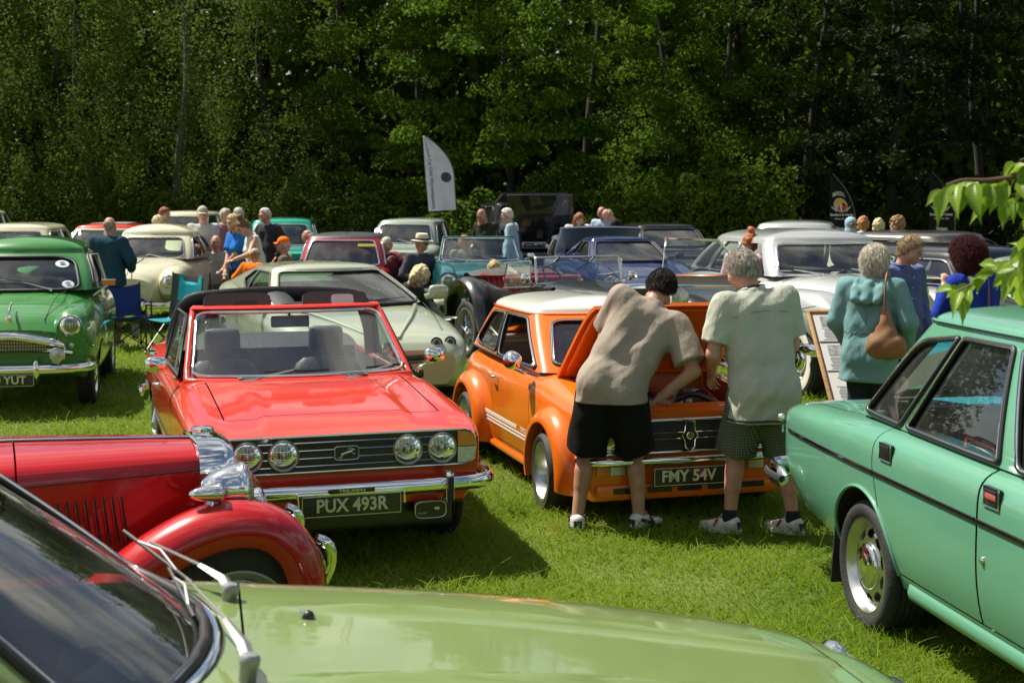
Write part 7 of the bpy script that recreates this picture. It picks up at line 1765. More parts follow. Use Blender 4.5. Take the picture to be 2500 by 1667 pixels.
def person(label, px, top, dist, yaw, h=1.74, res=.02, spine=(.05, 0, 1), head=(0, 0), g=1.0, belly=0.0, seat_z=None, feet=None, arms=(None, None), skin=None, top_c=None, sleeve='long', hem=.08, ease=.014,
           bottom=('trousers', None), shoe=None, hair=('short', None), bust=0.0, group=None, hat=None, glasses=None, beard=None, loc=None, hip=None, cat='person', collar=None, leg_ease=.016, jacket=0.0, pole=None, eyes=True, wrinkle=.004, curl=.45, hand_n=None, hair_r=1.0):
 """yaw: heading of the face (90 = away from the camera, -90 = towards it); top: photo row of the top of the head; arms: (left, right) hand targets in the body frame"""
 rv = random.Random(label); skin = skin or SKIN
 u = h; seated = seat_z is not None
 hipz = hip if hip is not None else (seat_z + .075 if seated else .515 * h)
 Rm = rot_to(spine); P0 = np.array([0, 0, hipz]); U = lambda x, y, z: P0 + Rm @ (np.array([x, y, z]) * u)
 NB = U(.005, 0, .308); hp, hy = R(head[0]), R(head[1])
 Rh = np.array((Matrix.Rotation(hy, 3, 'Z') @ Matrix.Rotation(hp, 3, 'Y')))
 lean = rot_to(np.array([spine[0] * .55, spine[1] * .55, spine[2]])); HC = NB + lean @ (np.array([.012, 0, .0]) * u) + (lean @ Rh) @ (np.array([.006, 0, .094]) * u)
 HM = lean @ Rh; Hd = lambda x, y, z: HC + HM @ (np.array([x, y, z]) * u)
 if loc is None:
  p = D(px, top, dist); loc = (p.x, p.y, 0)
 a = R(yaw); ca, sa = math.cos(a), math.sin(a)
 top_pt = Hd(0, 0, .066); dz = 0
 loc = Vector(loc)
 # stand so that the head, not the feet, sits on the wanted sight line
 hx, hy_ = HC[0] * ca - HC[1] * sa, HC[0] * sa + HC[1] * ca
 loc = Vector((loc.x - hx, loc.y - hy_, 0))
 root = thing('person', label, cat, loc, a, group)
 # limbs
 hipj = [np.array([0, s * .048 * u, hipz - .02 * u]) for s in (1, -1)]
 if feet is None: feet = ((.02, .085, 8), (-.02, -.085, -8)) if not seated else ((.46, .12, 5), (.44, -.12, -5))
 ank, knee, toe = [], [], []
 for (fx, fy, fa), hj, s in zip(feet, hipj, (1, -1)):
  an = np.array([fx, fy, .046 * u]); kn, an = ik(hj, an, .232 * u, .228 * u, (1, .12 * s, .05) if not seated else (.6, .1 * s, 1)); ank.append(an); knee.append(kn); toe.append(np.array([math.cos(R(fa)), math.sin(R(fa)), 0]))
 sh = [U(-.004, s * .106, .282) for s in (1, -1)]
 el, wr, hd = [], [], []
 for i, s in enumerate((1, -1)):
  t = arms[i] if arms[i] is not None else (U(.03, s * .15, 0) * np.array([1, 1, 1]) + np.array([.02, 0, -.04 * u]))
  e, w = ik(sh[i], t, .170 * u, .150 * u, (pole[i] if pole and pole[i] is not None else (-.55, .55 * s, -.35))); el.append(e); wr.append(w); hd.append((w - e) / (np.linalg.norm(w - e) + 1e-9))
 mr = res * .55
 B = []
 # head
 fa = HM @ np.array([0, 1, 0])
 B += [C_(Hd(-.010, 0, .018), Hd(-.002, 0, .018), .0475 * u, flat=(fa, .86), k=.02), C_(Hd(.012, 0, .0), Hd(.020, 0, -.028), .038 * u, .030 * u, flat=(fa, .95), k=.02), C_(Hd(.034, 0, -.046), Hd(.036, 0, -.048), .0135 * u, k=.016),
          C_(Hd(.052, 0, .006), Hd(.064, 0, -.013), max(.0048 * u, mr * .5), max(.0075 * u, mr * .6), k=.007), C_(Hd(.046, -.02, .016), Hd(.046, .02, .016), .0075 * u, k=.008), C_(Hd(.047, -.010, -.031), Hd(.047, .010, -.031), .0068 * u, k=.006), C_(Hd(.047, -.007, -.037), Hd(.047, .007, -.037), .0066 * u, k=.006)]
 for s in (1, -1):
  B += [C_(Hd(.052, s * .019, .005), Hd(.055, s * .019, .005), .0085 * u, sub=True, k=.008), C_(Hd(.030, s * .026, -.012), Hd(.026, s * .030, -.02), .016 * u, k=.016), C_(Hd(-.008, s * .046, .006), Hd(-.004, s * .0455, -.014), max(.0115 * u, mr), max(.008 * u, mr * .8), flat=(fa, .45), k=.005)]
 B += [C_(NB - Rm @ np.array([.0, 0, .02 * u]), Hd(-.014, 0, -.032), .034 * u * (g ** .5), .031 * u, k=.02)]
 # torso, arms, legs
 w = g
 tor = []
 for s in (1, -1):
  tor += [C_(U(0, s * .036, -.01), U(0, s * .040, .10), .064 * u * w, .060 * u * w, k=.05), C_(U(0, s * .040, .10), U(.002, s * .052, .235), .060 * u * w, .055 * u, k=.05), C_(U(-.004, s * .03, .272), sh[i] if False else U(-.004, s * .100, .278), .034 * u, .033 * u, k=.03), C_(U(-.028, s * .038, -.012), U(-.03, s * .040, -.03), .054 * u * w, k=.04)]
  if bust: tor += [C_(U(.040, s * .040, .190), U(.048, s * .040, .182), .036 * u * bust, k=.03)]
 if belly: tor += [C_(U(.030, 0, .09), U(.036, 0, .05), .066 * u * belly, k=.06)]
 B += [dict(p) for p in tor]
 for i, s in enumerate((1, -1)):
  B += [C_(sh[i], el[i], .031 * u * w ** .5, .024 * u, k=.02), C_(el[i], wr[i], .0245 * u, .0165 * u, k=.015)]
  B += hand_prims(wr[i], hd[i], hand_n[i] if hand_n and hand_n[i] is not None else (.9, -.45 * s, .1), h, curl, mr, thumb=-s)
  calf = knee[i] + (ank[i] - knee[i]) * .28; back = np.cross(np.cross(ank[i] - knee[i], [1, 0, 0]), ank[i] - knee[i]); bk = np.array([-.016 * u, 0, 0]) if not seated else np.zeros(3)
  B += [C_(hipj[i], knee[i], .056 * u * w ** .7, .034 * u, k=.03), C_(knee[i], ank[i], .032 * u, .0205 * u, k=.02), C_(calf + bk * .6, calf + (ank[i] - knee[i]) * .22 + bk * .3, .030 * u, .024 * u, k=.025), C_(ank[i] + np.array([0, 0, -.02 * u]), ank[i] + toe[i] * .10 * u + np.array([0, 0, -.028 * u]), .020 * u, .015 * u, k=.015)]
 sm('body', B, res, skin, root, .02)
 # clothes
 if top_c is not None:
  T = [dict(p, ra=p['ra'] + ease + jacket, rb=p['rb'] + ease + jacket, k=max(p.get('k', .03), .055)) for p in tor]
  hempt = U(0, 0, -hem); up = Rm @ np.array([0, 0, 1.0]); dn = up * (1 - min(1, hem * 5)) + np.array([0, 0, 1]) * min(1, hem * 5)
  if hem > .05:                                       # skirt of the garment hangs straight down from the hips
   for s in (1, -1):
    q = P0 + np.array([0, s * .040 * u, 0]); T.append(C_(q, q + np.array([-.010 * u, s * .006 * u, -hem * u - .02]), .066 * u * w + ease + jacket, .066 * u * w + ease + jacket * 1.3 + .012, k=.06))
  T.append(C_(U(.0, 0, .262), U(.004, 0, .312), .046 * u + ease, .036 * u + ease * .5, k=.03))
  for i, s in enumerate((1, -1)):
   if sleeve == 'none': continue
   se = ease * 1.15 + .004 + jacket * .5
   if sleeve == 'short':
    e2 = sh[i] + (el[i] - sh[i]) * .98; d = (el[i] - sh[i]) / np.linalg.norm(el[i] - sh[i]); T.append(C_(sh[i], e2, .034 * u + se, .034 * u + se * 1.5, cuts=[(sh[i] + (el[i] - sh[i]) * .80, d)], k=.035))
   else:
    d = hd[i]; T += [C_(sh[i], el[i], .034 * u + se, .029 * u + se * .9, k=.03), C_(el[i], wr[i], .028 * u + se * .9, .021 * u + se * .8, cuts=[(wr[i] - d * .012, d)], k=.025)]
  post = [(U(0, 0, .322), Rm @ np.array([.22, 0, 1.0])), (P0 + np.array([0, 0, -hem * u]), (0, 0, -1))] if hem > .05 else [(U(0, 0, .322), Rm @ np.array([.22, 0, 1.0])), (hempt, -up)]
  ph = [rv.random() * 6 for _ in range(8)]
  def wr_(X, Y, Z):
   fold = np.abs(np.sin(21 * Y + 6 * Z + 1.9 * np.sin(7 * Z + 5 * X + ph[0]) + ph[1])) * (.5 + .5 * np.sin(6 * Z + 9 * Y + ph[2])) + np.abs(np.sin(24 * Z + 15 * Y + 9 * X + 1.6 * np.sin(10 * Y + ph[3]) + ph[4])) * (.5 + .5 * np.sin(11 * Y - 7 * Z + ph[5]))
   return wrinkle * (1.1 * (fold - .6) + .35 * np.sin(47 * Z + 30 * Y + 2 * np.sin(25 * X + ph[6])) * np.sin(38 * X + 33 * Y + ph[7]))
  nm = {'none': 'vest', 'short': 'shirt', 'long': 'jacket' if jacket > 0 else 'shirt'}[sleeve]
  sm(nm, T, res, top_c, root, .03, wr_ if wrinkle else None, post)
  if collar is not None:
   cl = []
   for q in np.linspace(-2.5, 2.5, 15): cl.append(NB + Rm @ (np.array([.036 * math.cos(q) + .002, .040 * math.sin(q), .010 + .010 * (1 - math.cos(q)) * .5]) * u))
   sm('collar', [C_(cl[i], cl[i + 1], max(.013, mr), k=.012, flat=(Rm @ np.array([math.cos(0), 0, 0]), .9)) for i in range(14)], min(res, .014), collar, root, .012)
 kind, bc = bottom
 if bc is not None:
  we = min(leg_ease * .7, ease * .45) if top_c is not None else leg_ease * .7; T = [dict(p, ra=p['ra'] + we, rb=p['rb'] + we) for p in tor]
  T = [p for j, p in enumerate(T) if j % (5 if bust else 4) in (0, 3)]
  post = [(U(0, 0, .030), Rm @ np.array([0, 0, 1.0]))]
  for i, s in enumerate((1, -1)):
   if kind == 'skirt':
    T.append(C_(hipj[i], hipj[i] + (knee[i] - hipj[i]) * .9, .062 * u * w + .012, .060 * u, k=.06, cuts=[(hipj[i] + (knee[i] - hipj[i]) * .80, (0, 0, -1))]))
   elif kind == 'shorts':
    d = (knee[i] - hipj[i]); d /= np.linalg.norm(d); T.append(C_(hipj[i] - d * .01, knee[i] + d * .06, .062 * u * w ** .7 + leg_ease, .054 * u + leg_ease * 1.3, k=.035, cuts=[(knee[i] - d * .005, d)]))
   else:
    T += [C_(hipj[i], knee[i], .058 * u * w ** .7 + leg_ease, .040 * u + leg_ease, k=.04), C_(knee[i], ank[i] + np.array([0, 0, -.01]), .040 * u + leg_ease * .8, .030 * u + leg_ease * .8, k=.04, cuts=[(ank[i] + np.array([0, 0, -.022 * u]), (0, 0, -1))])]
  ph2 = rv.random() * 6
  fold = lambda X, Y, Z: .0045 * np.sin(26 * Z + 16 * Y + 2.5 * np.sin(13 * X + ph2)) * np.sin(15 * X + 9 * Y + ph2) + .003 * np.sin(40 * Y + 9 * Z)
  sm(kind, T, res, bc, root, .03, fold, post)
 if shoe is not None:
  for i, s in enumerate((1, -1)):
   A = ank[i]; t = toe[i]
   S = [C_(A + np.array([0, 0, -.012 * u]) - t * .012 * u, A - t * .018 * u + np.array([0, 0, -.024 * u]), .027 * u, .024 * u, k=.02), C_(A + t * .005 + np.array([0, 0, -.014 * u]), A + t * .092 * u + np.array([0, 0, -.026 * u]), .026 * u, .020 * u, k=.02)]
   r2 = min(res, .012)
   so = sm('shoe', S, r2, shoe[0], root, .02, None, [(np.array([0, 0, .010]), (0, 0, -1)), (A + np.array([0, 0, .012 * u]), (.3 * t[0], .3 * t[1], 1))])
   b = MB(); n = 22; sd = np.array([-t[1], t[0], 0]); ring = []
   for q in np.linspace(0, 2 * PI, n, endpoint=False):
    xx = .034 * u + math.cos(q) * .082 * u; yy = math.sin(q) * (.030 + .006 * math.cos(q)) * u; ring.append(A + t * xx + sd * yy)
   b.grid([[(p[0], p[1], z) for p in ring] for z in (.002, .004, .022, .024)], 0, closed_v=True, flip=False); b.f.append(tuple(range(n))); b.mi.append(0); b.f.append(tuple(range(3 * n, 4 * n))); b.mi.append(0)
   b.build('sole', shoe[1], so, angle=40)
   if len(shoe) > 2:
    pr = C_(A + np.array([0, 0, .035 * u]), A + np.array([0, 0, -.01 * u]), .0245 * u, .0265 * u)
    sm('sock', [pr], r2, shoe[2], root, .01, None, [(A + np.array([0, 0, .036 * u]), (0, 0, 1))])
 # hair
 hs, hm = hair
 if hs != 'bald' and hm is not None:
  HP, post = [], []
  n1 = HM @ np.array([.77, 0, -.64]); n2 = HM @ np.array([0, 0, -1.0]); inf = {'short': .0065, 'fringe': .005, 'bob': .011, 'long': .010, 'curly': .022, 'bun': .009, 'wild': .017}[hs] * u * hair_r
  HP.append(C_(Hd(-.010, 0, .018), Hd(-.002, 0, .018), .0475 * u + inf, flat=(fa, .88), k=.02)); HP.append(C_(Hd(-.022, 0, -.005), Hd(-.028, 0, -.030), .042 * u + inf * .7, .032 * u + inf * .4, flat=(fa, .95), k=.03))
  lowz = {'short': -.045, 'fringe': -.040, 'bob': -.062, 'long': -.30, 'curly': -.07, 'bun': -.03, 'wild': -.065}[hs]
  off = {'short': (.030, .036), 'fringe': (.012, .03), 'bob': (.048, .030), 'long': (.042, .034), 'curly': (.056, .03), 'bun': (.034, .036), 'wild': (.052, .028)}[hs]
  post = [(Hd(off[0], 0, off[1]), n1 if hs not in ('bob', 'curly', 'wild', 'long') else HM @ np.array([.93, 0, -.36])), (Hd(0, 0, lowz), n2)]
  if hs == 'fringe': post.append((Hd(0, 0, .012), HM @ np.array([.45, 0, 1.0])))
  if hs == 'long':
   for s in (1, -1): HP += [C_(Hd(-.030, s * .030, 0), Hd(-.045, s * .044, -.16), .032 * u, .022 * u, k=.03), C_(Hd(.006, s * .046, -.01), Hd(.012, s * .050, -.15), .016 * u, .014 * u, k=.02)]
   HP.append(C_(Hd(-.035, 0, 0), Hd(-.05, 0, -.17), .034 * u, .022 * u, k=.03)); post = post[1:]
   post.append((Hd(.040, 0, .030), HM @ np.array([.97, 0, -.22])))
  if hs in ('bob', 'wild', 'curly'):
   for s in (1, -1): HP.append(C_(Hd(-.010, s * .034, .0), Hd(-.008, s * .038, -.040 if hs != 'curly' else -.045), .026 * u + inf * .5, .020 * u + inf * .5, k=.03))
  if hs == 'bun': HP.append(C_(Hd(-.035, 0, .085), Hd(-.030, 0, .082), .026 * u, k=.012))
  amp = {'curly': .010, 'wild': .008, 'bun': .007}.get(hs, .0035); fq = {'curly': 95, 'wild': 60, 'bun': 70}.get(hs, 80); o = rv.random() * 9
  hd_ = lambda X, Y, Z: amp * (np.sin(fq * X + 3 * np.sin(fq * .6 * Z + o)) * np.sin(fq * Y + 3 * np.sin(fq * .5 * X)) + .6 * np.sin(fq * 1.3 * Z + o + 2 * np.sin(fq * .7 * Y)) * np.sin(fq * .9 * X + o))
  sm('hair', HP, min(res, .010 if hs in ('curly', 'wild', 'bun') else .013), hm, root, .02, hd_, post, relax=1)
 if beard is not None:
  sm('beard', [C_(Hd(.030, 0, -.044), Hd(.036, 0, -.056), .020 * u, .012 * u, k=.02)] + [C_(Hd(.016, s * .036, -.012), Hd(.032, s * .018, -.046), .011 * u, .013 * u, k=.015) for s in (1, -1)] + [C_(Hd(.050, -.012, -.023), Hd(.050, .012, -.023), .0075 * u, k=.006)], min(res, .011), beard, root, .015, lambda X, Y, Z: .003 * np.sin(160 * X) * np.sin(150 * Y + 80 * Z), relax=1)
 if eyes:
  b = MB()
  for s in (1, -1): b.lathe([(0, -.006 * u), (.005 * u, -.003 * u), (.0062 * u, 0), (.005 * u, .003 * u), (0, .005 * u)], Hd(.0445, s * .019, .0055), HM @ np.array([1, 0, 0]), 8)
  b.build('eyes', EYE, root); b = MB(); b.tube([Hd(.050, -.014, -.0338), Hd(.0545, 0, -.0335), Hd(.050, .014, -.0338)], .0022 * u, 5); b.build('mouth', MOUTH, root)
  if hm is not None and hs != 'bald':
   b = MB()
   for s in (1, -1): b.tube([Hd(.0515, s * .010, .0175), Hd(.0515, s * .020, .0205), Hd(.0455, s * .030, .0175)], .0024 * u, 5)
   b.build('eyebrows', hm, root)
 if glasses:
  b = MB()
  for s in (1, -1):
   c = Hd(.059, s * .0195, .004); M = HM
   b.tube([c + M @ (np.array([-.0 - .006 * abs(math.cos(q)) * (math.cos(q) * s > 0), math.cos(q) * .0150, math.sin(q) * .0115]) * u) for q in np.linspace(0, 2 * PI, 16, endpoint=False)], .0018, 4, closed=True)
   if glasses == 'dark': b.add([c + M @ (np.array([.0, math.cos(q) * .0165, math.sin(q) * .013]) * u) for q in np.linspace(0, 2 * PI, 16, endpoint=False)], [tuple(range(16))], 1)
   b.tube([Hd(.057, s * .034, .008), Hd(.02, s * .048, .010), Hd(-.012, s * .049, .008)], .0018, 4)
  b.tube([Hd(.060, -.005, .006), Hd(.062, 0, .008), Hd(.060, .005, .006)], .0018, 4)
  b.build('sunglasses' if glasses == 'dark' else 'glasses', [mat('spectacle frame', (.12, .09, .06), .3, .6), mat('dark lens', (.008, .008, .01), .1, coat=1)], root)
 if hat:
  kind_, hmat = hat[0], hat[1]
  if kind_ == 'cap':
   sm('cap', [C_(Hd(-.010, 0, .026), Hd(-.002, 0, .026), .0545 * u, flat=(fa, .90), k=.02)], min(res, .012), hmat, root, .02, None, [(Hd(0, 0, .026), HM @ np.array([0, 0, -1.0]))])
   b = MB(); t0 = [[Hd(.040 + .042 * v * math.cos(q * .9) - .012 * (1 - math.cos(q)), .046 * math.sin(q) * (1 + .05 * v), .031 - .010 * v - .010 * math.sin(q) ** 2 * v) for q in np.linspace(-1.3, 1.3, 11)] for v in np.linspace(0, 1, 5)]
   b.grid(t0, 0); b.grid([[p + HM @ np.array([0, 0, -.004]) for p in r] for r in t0], 0, flip=True); b.build('cap_peak', hmat, root)
  else:
   b = MB(); X_ = HM @ np.array([0, 0, 1.0])
   b.lathe([(.090 * u, .026 * u), (.091 * u, .029 * u), (.070 * u, .028 * u), (.056 * u, .033 * u), (.053 * u, .060 * u), (.050 * u, .085 * u), (.040 * u, .094 * u), (.018 * u, .088 * u), (0, .086 * u)], HC, X_, 26, 0, 1.12, 1.0); b.lathe([(.0565 * u, .034 * u), (.0560 * u, .048 * u), (.0545 * u, .052 * u)], HC, X_, 26, 1, 1.12, 1.0); b.lathe([(.090 * u, .026 * u), (.05 * u, .024 * u)], HC, X_, 26, 0, 1.12, 1)
   b.build('hat', [hmat, mat('hat band', (.03, .025, .02), .7)], root, angle=60)
 root['_f'] = 0; del root['_f']
 info = dict(root=root, U=U, Hd=Hd, HM=HM, wr=wr, hd=hd, sh=sh, el=el, knee=knee, ank=ank, toe=toe, NB=NB, Rm=Rm, P0=P0, u=u, loc=loc, yaw=a)
 return info
def strands(parent, P, N, length, m, radius=.0006, curl=0.0, freq=60, down=0.3, k=5, name='hair_strands', jit=.35):
 """fine hair growing from points"""
 n = len(P); N = N + rng.normal(size=N.shape) * jit; N /= np.linalg.norm(N, axis=1, keepdims=True) + 1e-9
 t = np.linspace(0, 1, k)[None, :, None]; L = (length * (.6 + .8 * rng.random(n)))[:, None, None]
 Q = P[:, None, :] + N[:, None, :] * L * t + np.array([0, 0, -1.0]) * down * L * t ** 2
 if curl:
  a = rng.normal(size=(n, 3)); a /= np.linalg.norm(a, axis=1, keepdims=True); bq = np.cross(N, a); ph = rng.random((n, 1, 1)) * 6
  Q = Q + curl * (np.cos(freq * L * t + ph) - np.cos(ph)) * a[:, None, :] + curl * (np.sin(freq * L * t + ph) - np.sin(ph)) * bq[:, None, :]
 cu = bpy.data.hair_curves.new(name); cu.add_curves([k] * n); cu.position_data.foreach_set('vector', np.ascontiguousarray(Q, np.float32).ravel())
 at = cu.attributes.get('radius') or cu.attributes.new('radius', 'FLOAT', 'POINT'); at.data.foreach_set('value', np.ascontiguousarray(np.broadcast_to(radius * (1 - .6 * t[..., 0]), (n, k)), np.float32).ravel())
 cu.materials.append(m); o = bpy.data.objects.new(name, cu); COL.objects.link(o); o.parent = parent; o['kind'] = 'stuff'; return o
def hair_strands(info, n, length, m, **k):
 ho = [c for c in info['root'].children if c.name.startswith('hair')]
 if not ho: return
 me = ho[0].data; V = np.empty(len(me.vertices) * 3, np.float32); me.vertices.foreach_get('co', V); V = V.reshape(-1, 3); Nn = np.empty(len(me.vertices) * 3, np.float32); me.vertex_normals.foreach_get('vector', Nn); Nn = Nn.reshape(-1, 3)
 i = rng.integers(0, len(V), n); strands(ho[0], V[i] + rng.normal(size=(n, 3)) * .002, Nn[i].copy(), length, m, **k)
# ------------------------------------------------------------ who stands where
H_GREY = hairm('grey hair', (.42, .39, .33)); H_WHITE = hairm('white hair', (.62, .58, .48)); H_DARK = hairm('black hair', (.018, .014, .012)); H_BLOND = hairm('blond hair', (.52, .36, .15)); H_AUBURN = hairm('auburn hair', (.24, .085, .03)); H_BROWN = hairm('brown hair', (.14, .085, .045)); H_GINGER = hairm('ginger hair', (.40, .17, .055)); H_WINE = hairm('dark red hair', (.085, .012, .016)); H_CREAM = hairm('cream blond hair', (.62, .50, .27)); H_SANDY = hairm('sandy hair', (.36, .27, .16))
def near_people():
 SHOE_W = mat('trainer white', (.60, .60, .56), .6, var=.15, vscale=20); SHOE_B = mat('trainer black', (.02, .02, .02), .6); SOLE = mat('sole white', (.62, .61, .55), .6)
 TAUPE = cloth('taupe cotton', (.30, .255, .205), bump=.8, bscale=17, aniso=(1, 1, .6)); GREYS = cloth('pale grey linen', (.40, .41, .335), bump=1.0, bscale=24, aniso=(1, 1, .4))
 # man bending over the engine
 A = person('man in a taupe t-shirt and black shorts bending over the open engine bay', 1612, 672, 8.98, 84, h=1.76, res=.008, spine=(.34, -.44, .84), head=(34, -8), g=.93, skin=SKIN_T, top_c=TAUPE, sleeve='short', hem=.062, ease=.020, bottom=('shorts', cloth('black jersey', (.010, .0095, .009), bump=.3)), leg_ease=.024,
               shoe=(SHOE_W, SHOE_B), hair=('short', H_DARK), feet=((-.04, .20, 6), (.02, -.17, -42)), arms=((.52, .16, .86), (.06, -.285, .80)), pole=((-.2, .5, -.9), (-.3, -1, .1)), hip=.895, wrinkle=.0048, curl=.3, hand_n=((0, 0, -1), (.3, .9, 0)))
 hair_strands(A, 8000, .013, H_DARK, radius=.0010, curl=.002, freq=160, down=.5, jit=.5)
 shoe_marks(A, SHOE_B, SHOE_W, 'stripe')
 # man in the grey shirt
 B = person('grey haired man in a pale grey shirt and checked shorts pointing into the engine bay', 1812, 612, 8.78, 96, h=1.75, res=.008, spine=(.14, .10, .98), head=(24, 26), g=1.0, belly=.9, skin=SKIN_P, top_c=GREYS, sleeve='short', hem=.128, ease=.019, bottom=('shorts', check_cloth()), leg_ease=.022,
               shoe=(SHOE_W, SOLE, mat('black sock', (.012, .012, .012), .9)), hair=('short', H_GREY), feet=((.02, .19, 50), (-.05, -.18, 40)), arms=((.24, .26, .93), (.34, -.20, 1.0)), pole=((-.5, .35, -.9), (-.5, -.3, -.9)), collar=cloth('white cotton', (.60, .61, .56)), wrinkle=.0065, curl=1.0, hand_n=((.2, -.5, -.8), None))
 hair_strands(B, 7000, .012, H_GREY, radius=.0011, down=.5, jit=.25)
 b = MB(); U = B['U']
 for s in (1,):                                            # shoulder yoke seam and hem tape
  b.tube([U(-.062, y, .245 - .015 * (y / .1) ** 2) for y in np.linspace(-.095, .095, 11)], .0022, 4)
 b.build('yoke_seam', cloth('seam grey', (.22, .22, .18)), B['root'])
 hemtape(B, -.122)
 b = MB(); b.tube([B['Hd'](-.045 * math.cos(q) - .01, .050 * math.sin(q), -.072 - .012 * math.cos(q)) for q in np.linspace(-1.9, 1.9, 14)], .006, 5); b.build('spectacle_cord', mat('dark cord', (.03, .03, .035), .7), B['root'])
 b = MB()
 for s in (1,): b.tube([B['Hd'](-.01, s * .049, .012), B['Hd'](.03, s * .050, .010), B['Hd'](.056, s * .034, .006)], .002, 4)
 b.build('glasses', mat('spectacle frame'), B['root']); shoe_marks(B, SHOE_B, mat('tongue red', (.5, .05, .03), .5), 'heel')
 # the three talking on the right
 TEALC = cloth('sea blue cotton', (.150, .285, .285), bump=1.0, bscale=18, aniso=(1, 1, .5))
 Cc = person('white haired woman in a long sea blue hooded jacket with a tan shoulder bag', 2140, 577, 11.0, 62, h=1.66, res=.011, head=(4, -34), g=.98, top_c=TEALC, sleeve='long', hem=.145, ease=.018, jacket=.010, bottom=('trousers', cloth('dark denim', (.020, .030, .058))), shoe=(SHOE_B, SHOE_B), hair=('bob', H_WHITE), arms=((.16, .20, .86), (.12, -.24, .86)), bust=.8, wrinkle=.0065)
 hair_strands(Cc, 6000, .020, H_WHITE, radius=.0010, down=.8, jit=.3)
 U = Cc['U']; HDp = [C_(U(-.055, y, .285 - .02 * abs(y) / .05), U(-.085, y * .9, .225), .030 * 1.66, .024 * 1.66, k=.03) for y in (-.055, 0, .055)] + [C_(U(-.03, s * .06, .30), U(.02, s * .045, .295), .022 * 1.66, .016 * 1.66, k=.03) for s in (1, -1)]
 sm('hood', HDp, .011, TEALC, Cc['root'], .02, lambda X, Y, Z: .004 * np.sin(60 * Z + 20 * Y) * np.sin(40 * Y))
 b = MB(); b.tube([U(-.078 - .004, y, .075 + .006 * math.sin(y * 200)) for y in np.linspace(-.10, .10, 14)], .004, 5); b.tube([U(-.082, .0, z) for z in np.linspace(.21, -.13, 9)], .0025, 4); b.build('drawcord', cloth('sea blue seam', (.11, .21, .21)), Cc['root'])
 bag = thing('shoulder_bag', 'soft tan leather bag hanging from the shoulder of the sea blue jacket', 'handbag', Cc['loc'], Cc['yaw'])
 TAN = mat('tan leather', (.54, .37, .23), .5, bump=.4, bscale=16, var=.12)
 p = lambda x, y, z: U(x, y, z)
 sm('pouch', [C_(p(-.092, -.085, .185), p(-.092, -.095, .04), .030, .105, k=.06, flat=(np.array([1, 0, 0]), .50)), C_(p(-.090, -.055, .015), p(-.090, -.135, .02), .085, .08, k=.06, flat=(np.array([1, 0, 0]), .55))], .011, TAN, bag, .05, lambda X, Y, Z: .006 * np.sin(45 * Y + 22 * Z) * np.sin(30 * Z))
 b = MB(); b.tube(spline([p(-.100, -.085, .17), p(-.094, -.082, .24), p(-.062, -.078, .325), p(.0, -.076, .342), p(.055, -.082, .25), p(.0, -.155, .12)], 24), 1.0, 6, squash=(.007, .021)); b.build('strap', TAN, bag, angle=60)
 BLUES = cloth('blue chambray', (.105, .135, .27), bump=.9, bscale=20, aniso=(1, 1, .5))
 Dd = person('man in a blue button shirt and spectacles looking down to the right', 2226, 574, 11.9, -58, h=1.72, res=.011, head=(22, 20), g=1.14, belly=1.1, skin=SKIN_P, top_c=BLUES, sleeve='long', hem=.10, ease=.024, bottom=('trousers', cloth('navy chino', (.015, .018, .03))), shoe=(SHOE_B, SHOE_B), hair=('short', H_SANDY), glasses='clear', collar=BLUES, arms=((.14, .22, .88), (.16, -.20, .92)), wrinkle=.009)
 hair_strands(Dd, 5000, .010, H_SANDY, radius=.0012, down=.4, jit=.25)
 b = MB(); U = Dd['U']
 for z in (.27, .22, .17, .12, .07, .02):
  q = Vector(U(.094 if z > .15 else .108, 0, z)); b.lathe([(.006, 0), (.005, .003), (0, .003)], q, (1, 0, 0), 8)
 b.build('buttons', mat('button', (.6, .6, .6), .4), Dd['root'])
 ROYAL = cloth('royal blue knit', (.012, .035, .30), bump=.5, bscale=40)
 E = person('woman in a royal blue jumper with curly dark red hair and a brown handbag', 2362, 566, 11.3, 118, h=1.68, res=.010, head=(6, 22), g=1.12, top_c=ROYAL, sleeve='long', hem=.06, ease=.016, bottom=('trousers', cloth('charcoal wool', (.03, .03, .033))), shoe=(SHOE_B, SHOE_B), hair=('curly', H_WINE), bust=1.0, arms=((.22, .10, 1.30), (.24, -.06, 1.06)), pole=((-.3, .45, -1), (-.4, -.5, -.8)), wrinkle=.006, eyes=True, curl=.8, hair_r=.9)
 hair_strands(E, 12000, .034, H_WINE, radius=.0010, curl=.007, freq=190, down=.25, k=9)
 U = E['U']; hb = thing('handbag', 'brown leather handbag with a brass clasp under the arm of the royal blue jumper', 'handbag', E['loc'], E['yaw'])
 BR = mat('brown leather', (.27, .115, .045), .42, bump=.3, bscale=20, var=.15)
 sm('pouch', [C_(U(-.085, .030, .015), U(-.085, .115, .015), .075, .07, k=.05, flat=(np.array([1, 0, 0]), .6)), C_(U(-.085, .035, -.02), U(-.085, .11, -.02), .06, .06, k=.05, flat=(np.array([1, 0, 0]), .7))], .010, BR, hb, .04)
 b = MB(); b.tube(spline([U(-.095, .012, .06), U(-.085, -.01, .14), U(-.062, -.035, .25), U(-.030, -.05, .315), U(.03, -.05, .26)], 20), 1.0, 6, squash=(.005, .011)); b.build('strap', BR, hb, angle=60)
 b = MB(); b.lathe([(.020, 0), (.020, .006), (0, .007)], U(-.118, .085, .035), (-1, 0, 0), 16); b.tube([U(-.105, .010, .055), U(-.10, .012, .075)], .007, 6); b.build('clasp', mat('brass', (.6, .42, .12), .3, 1.0), hb)
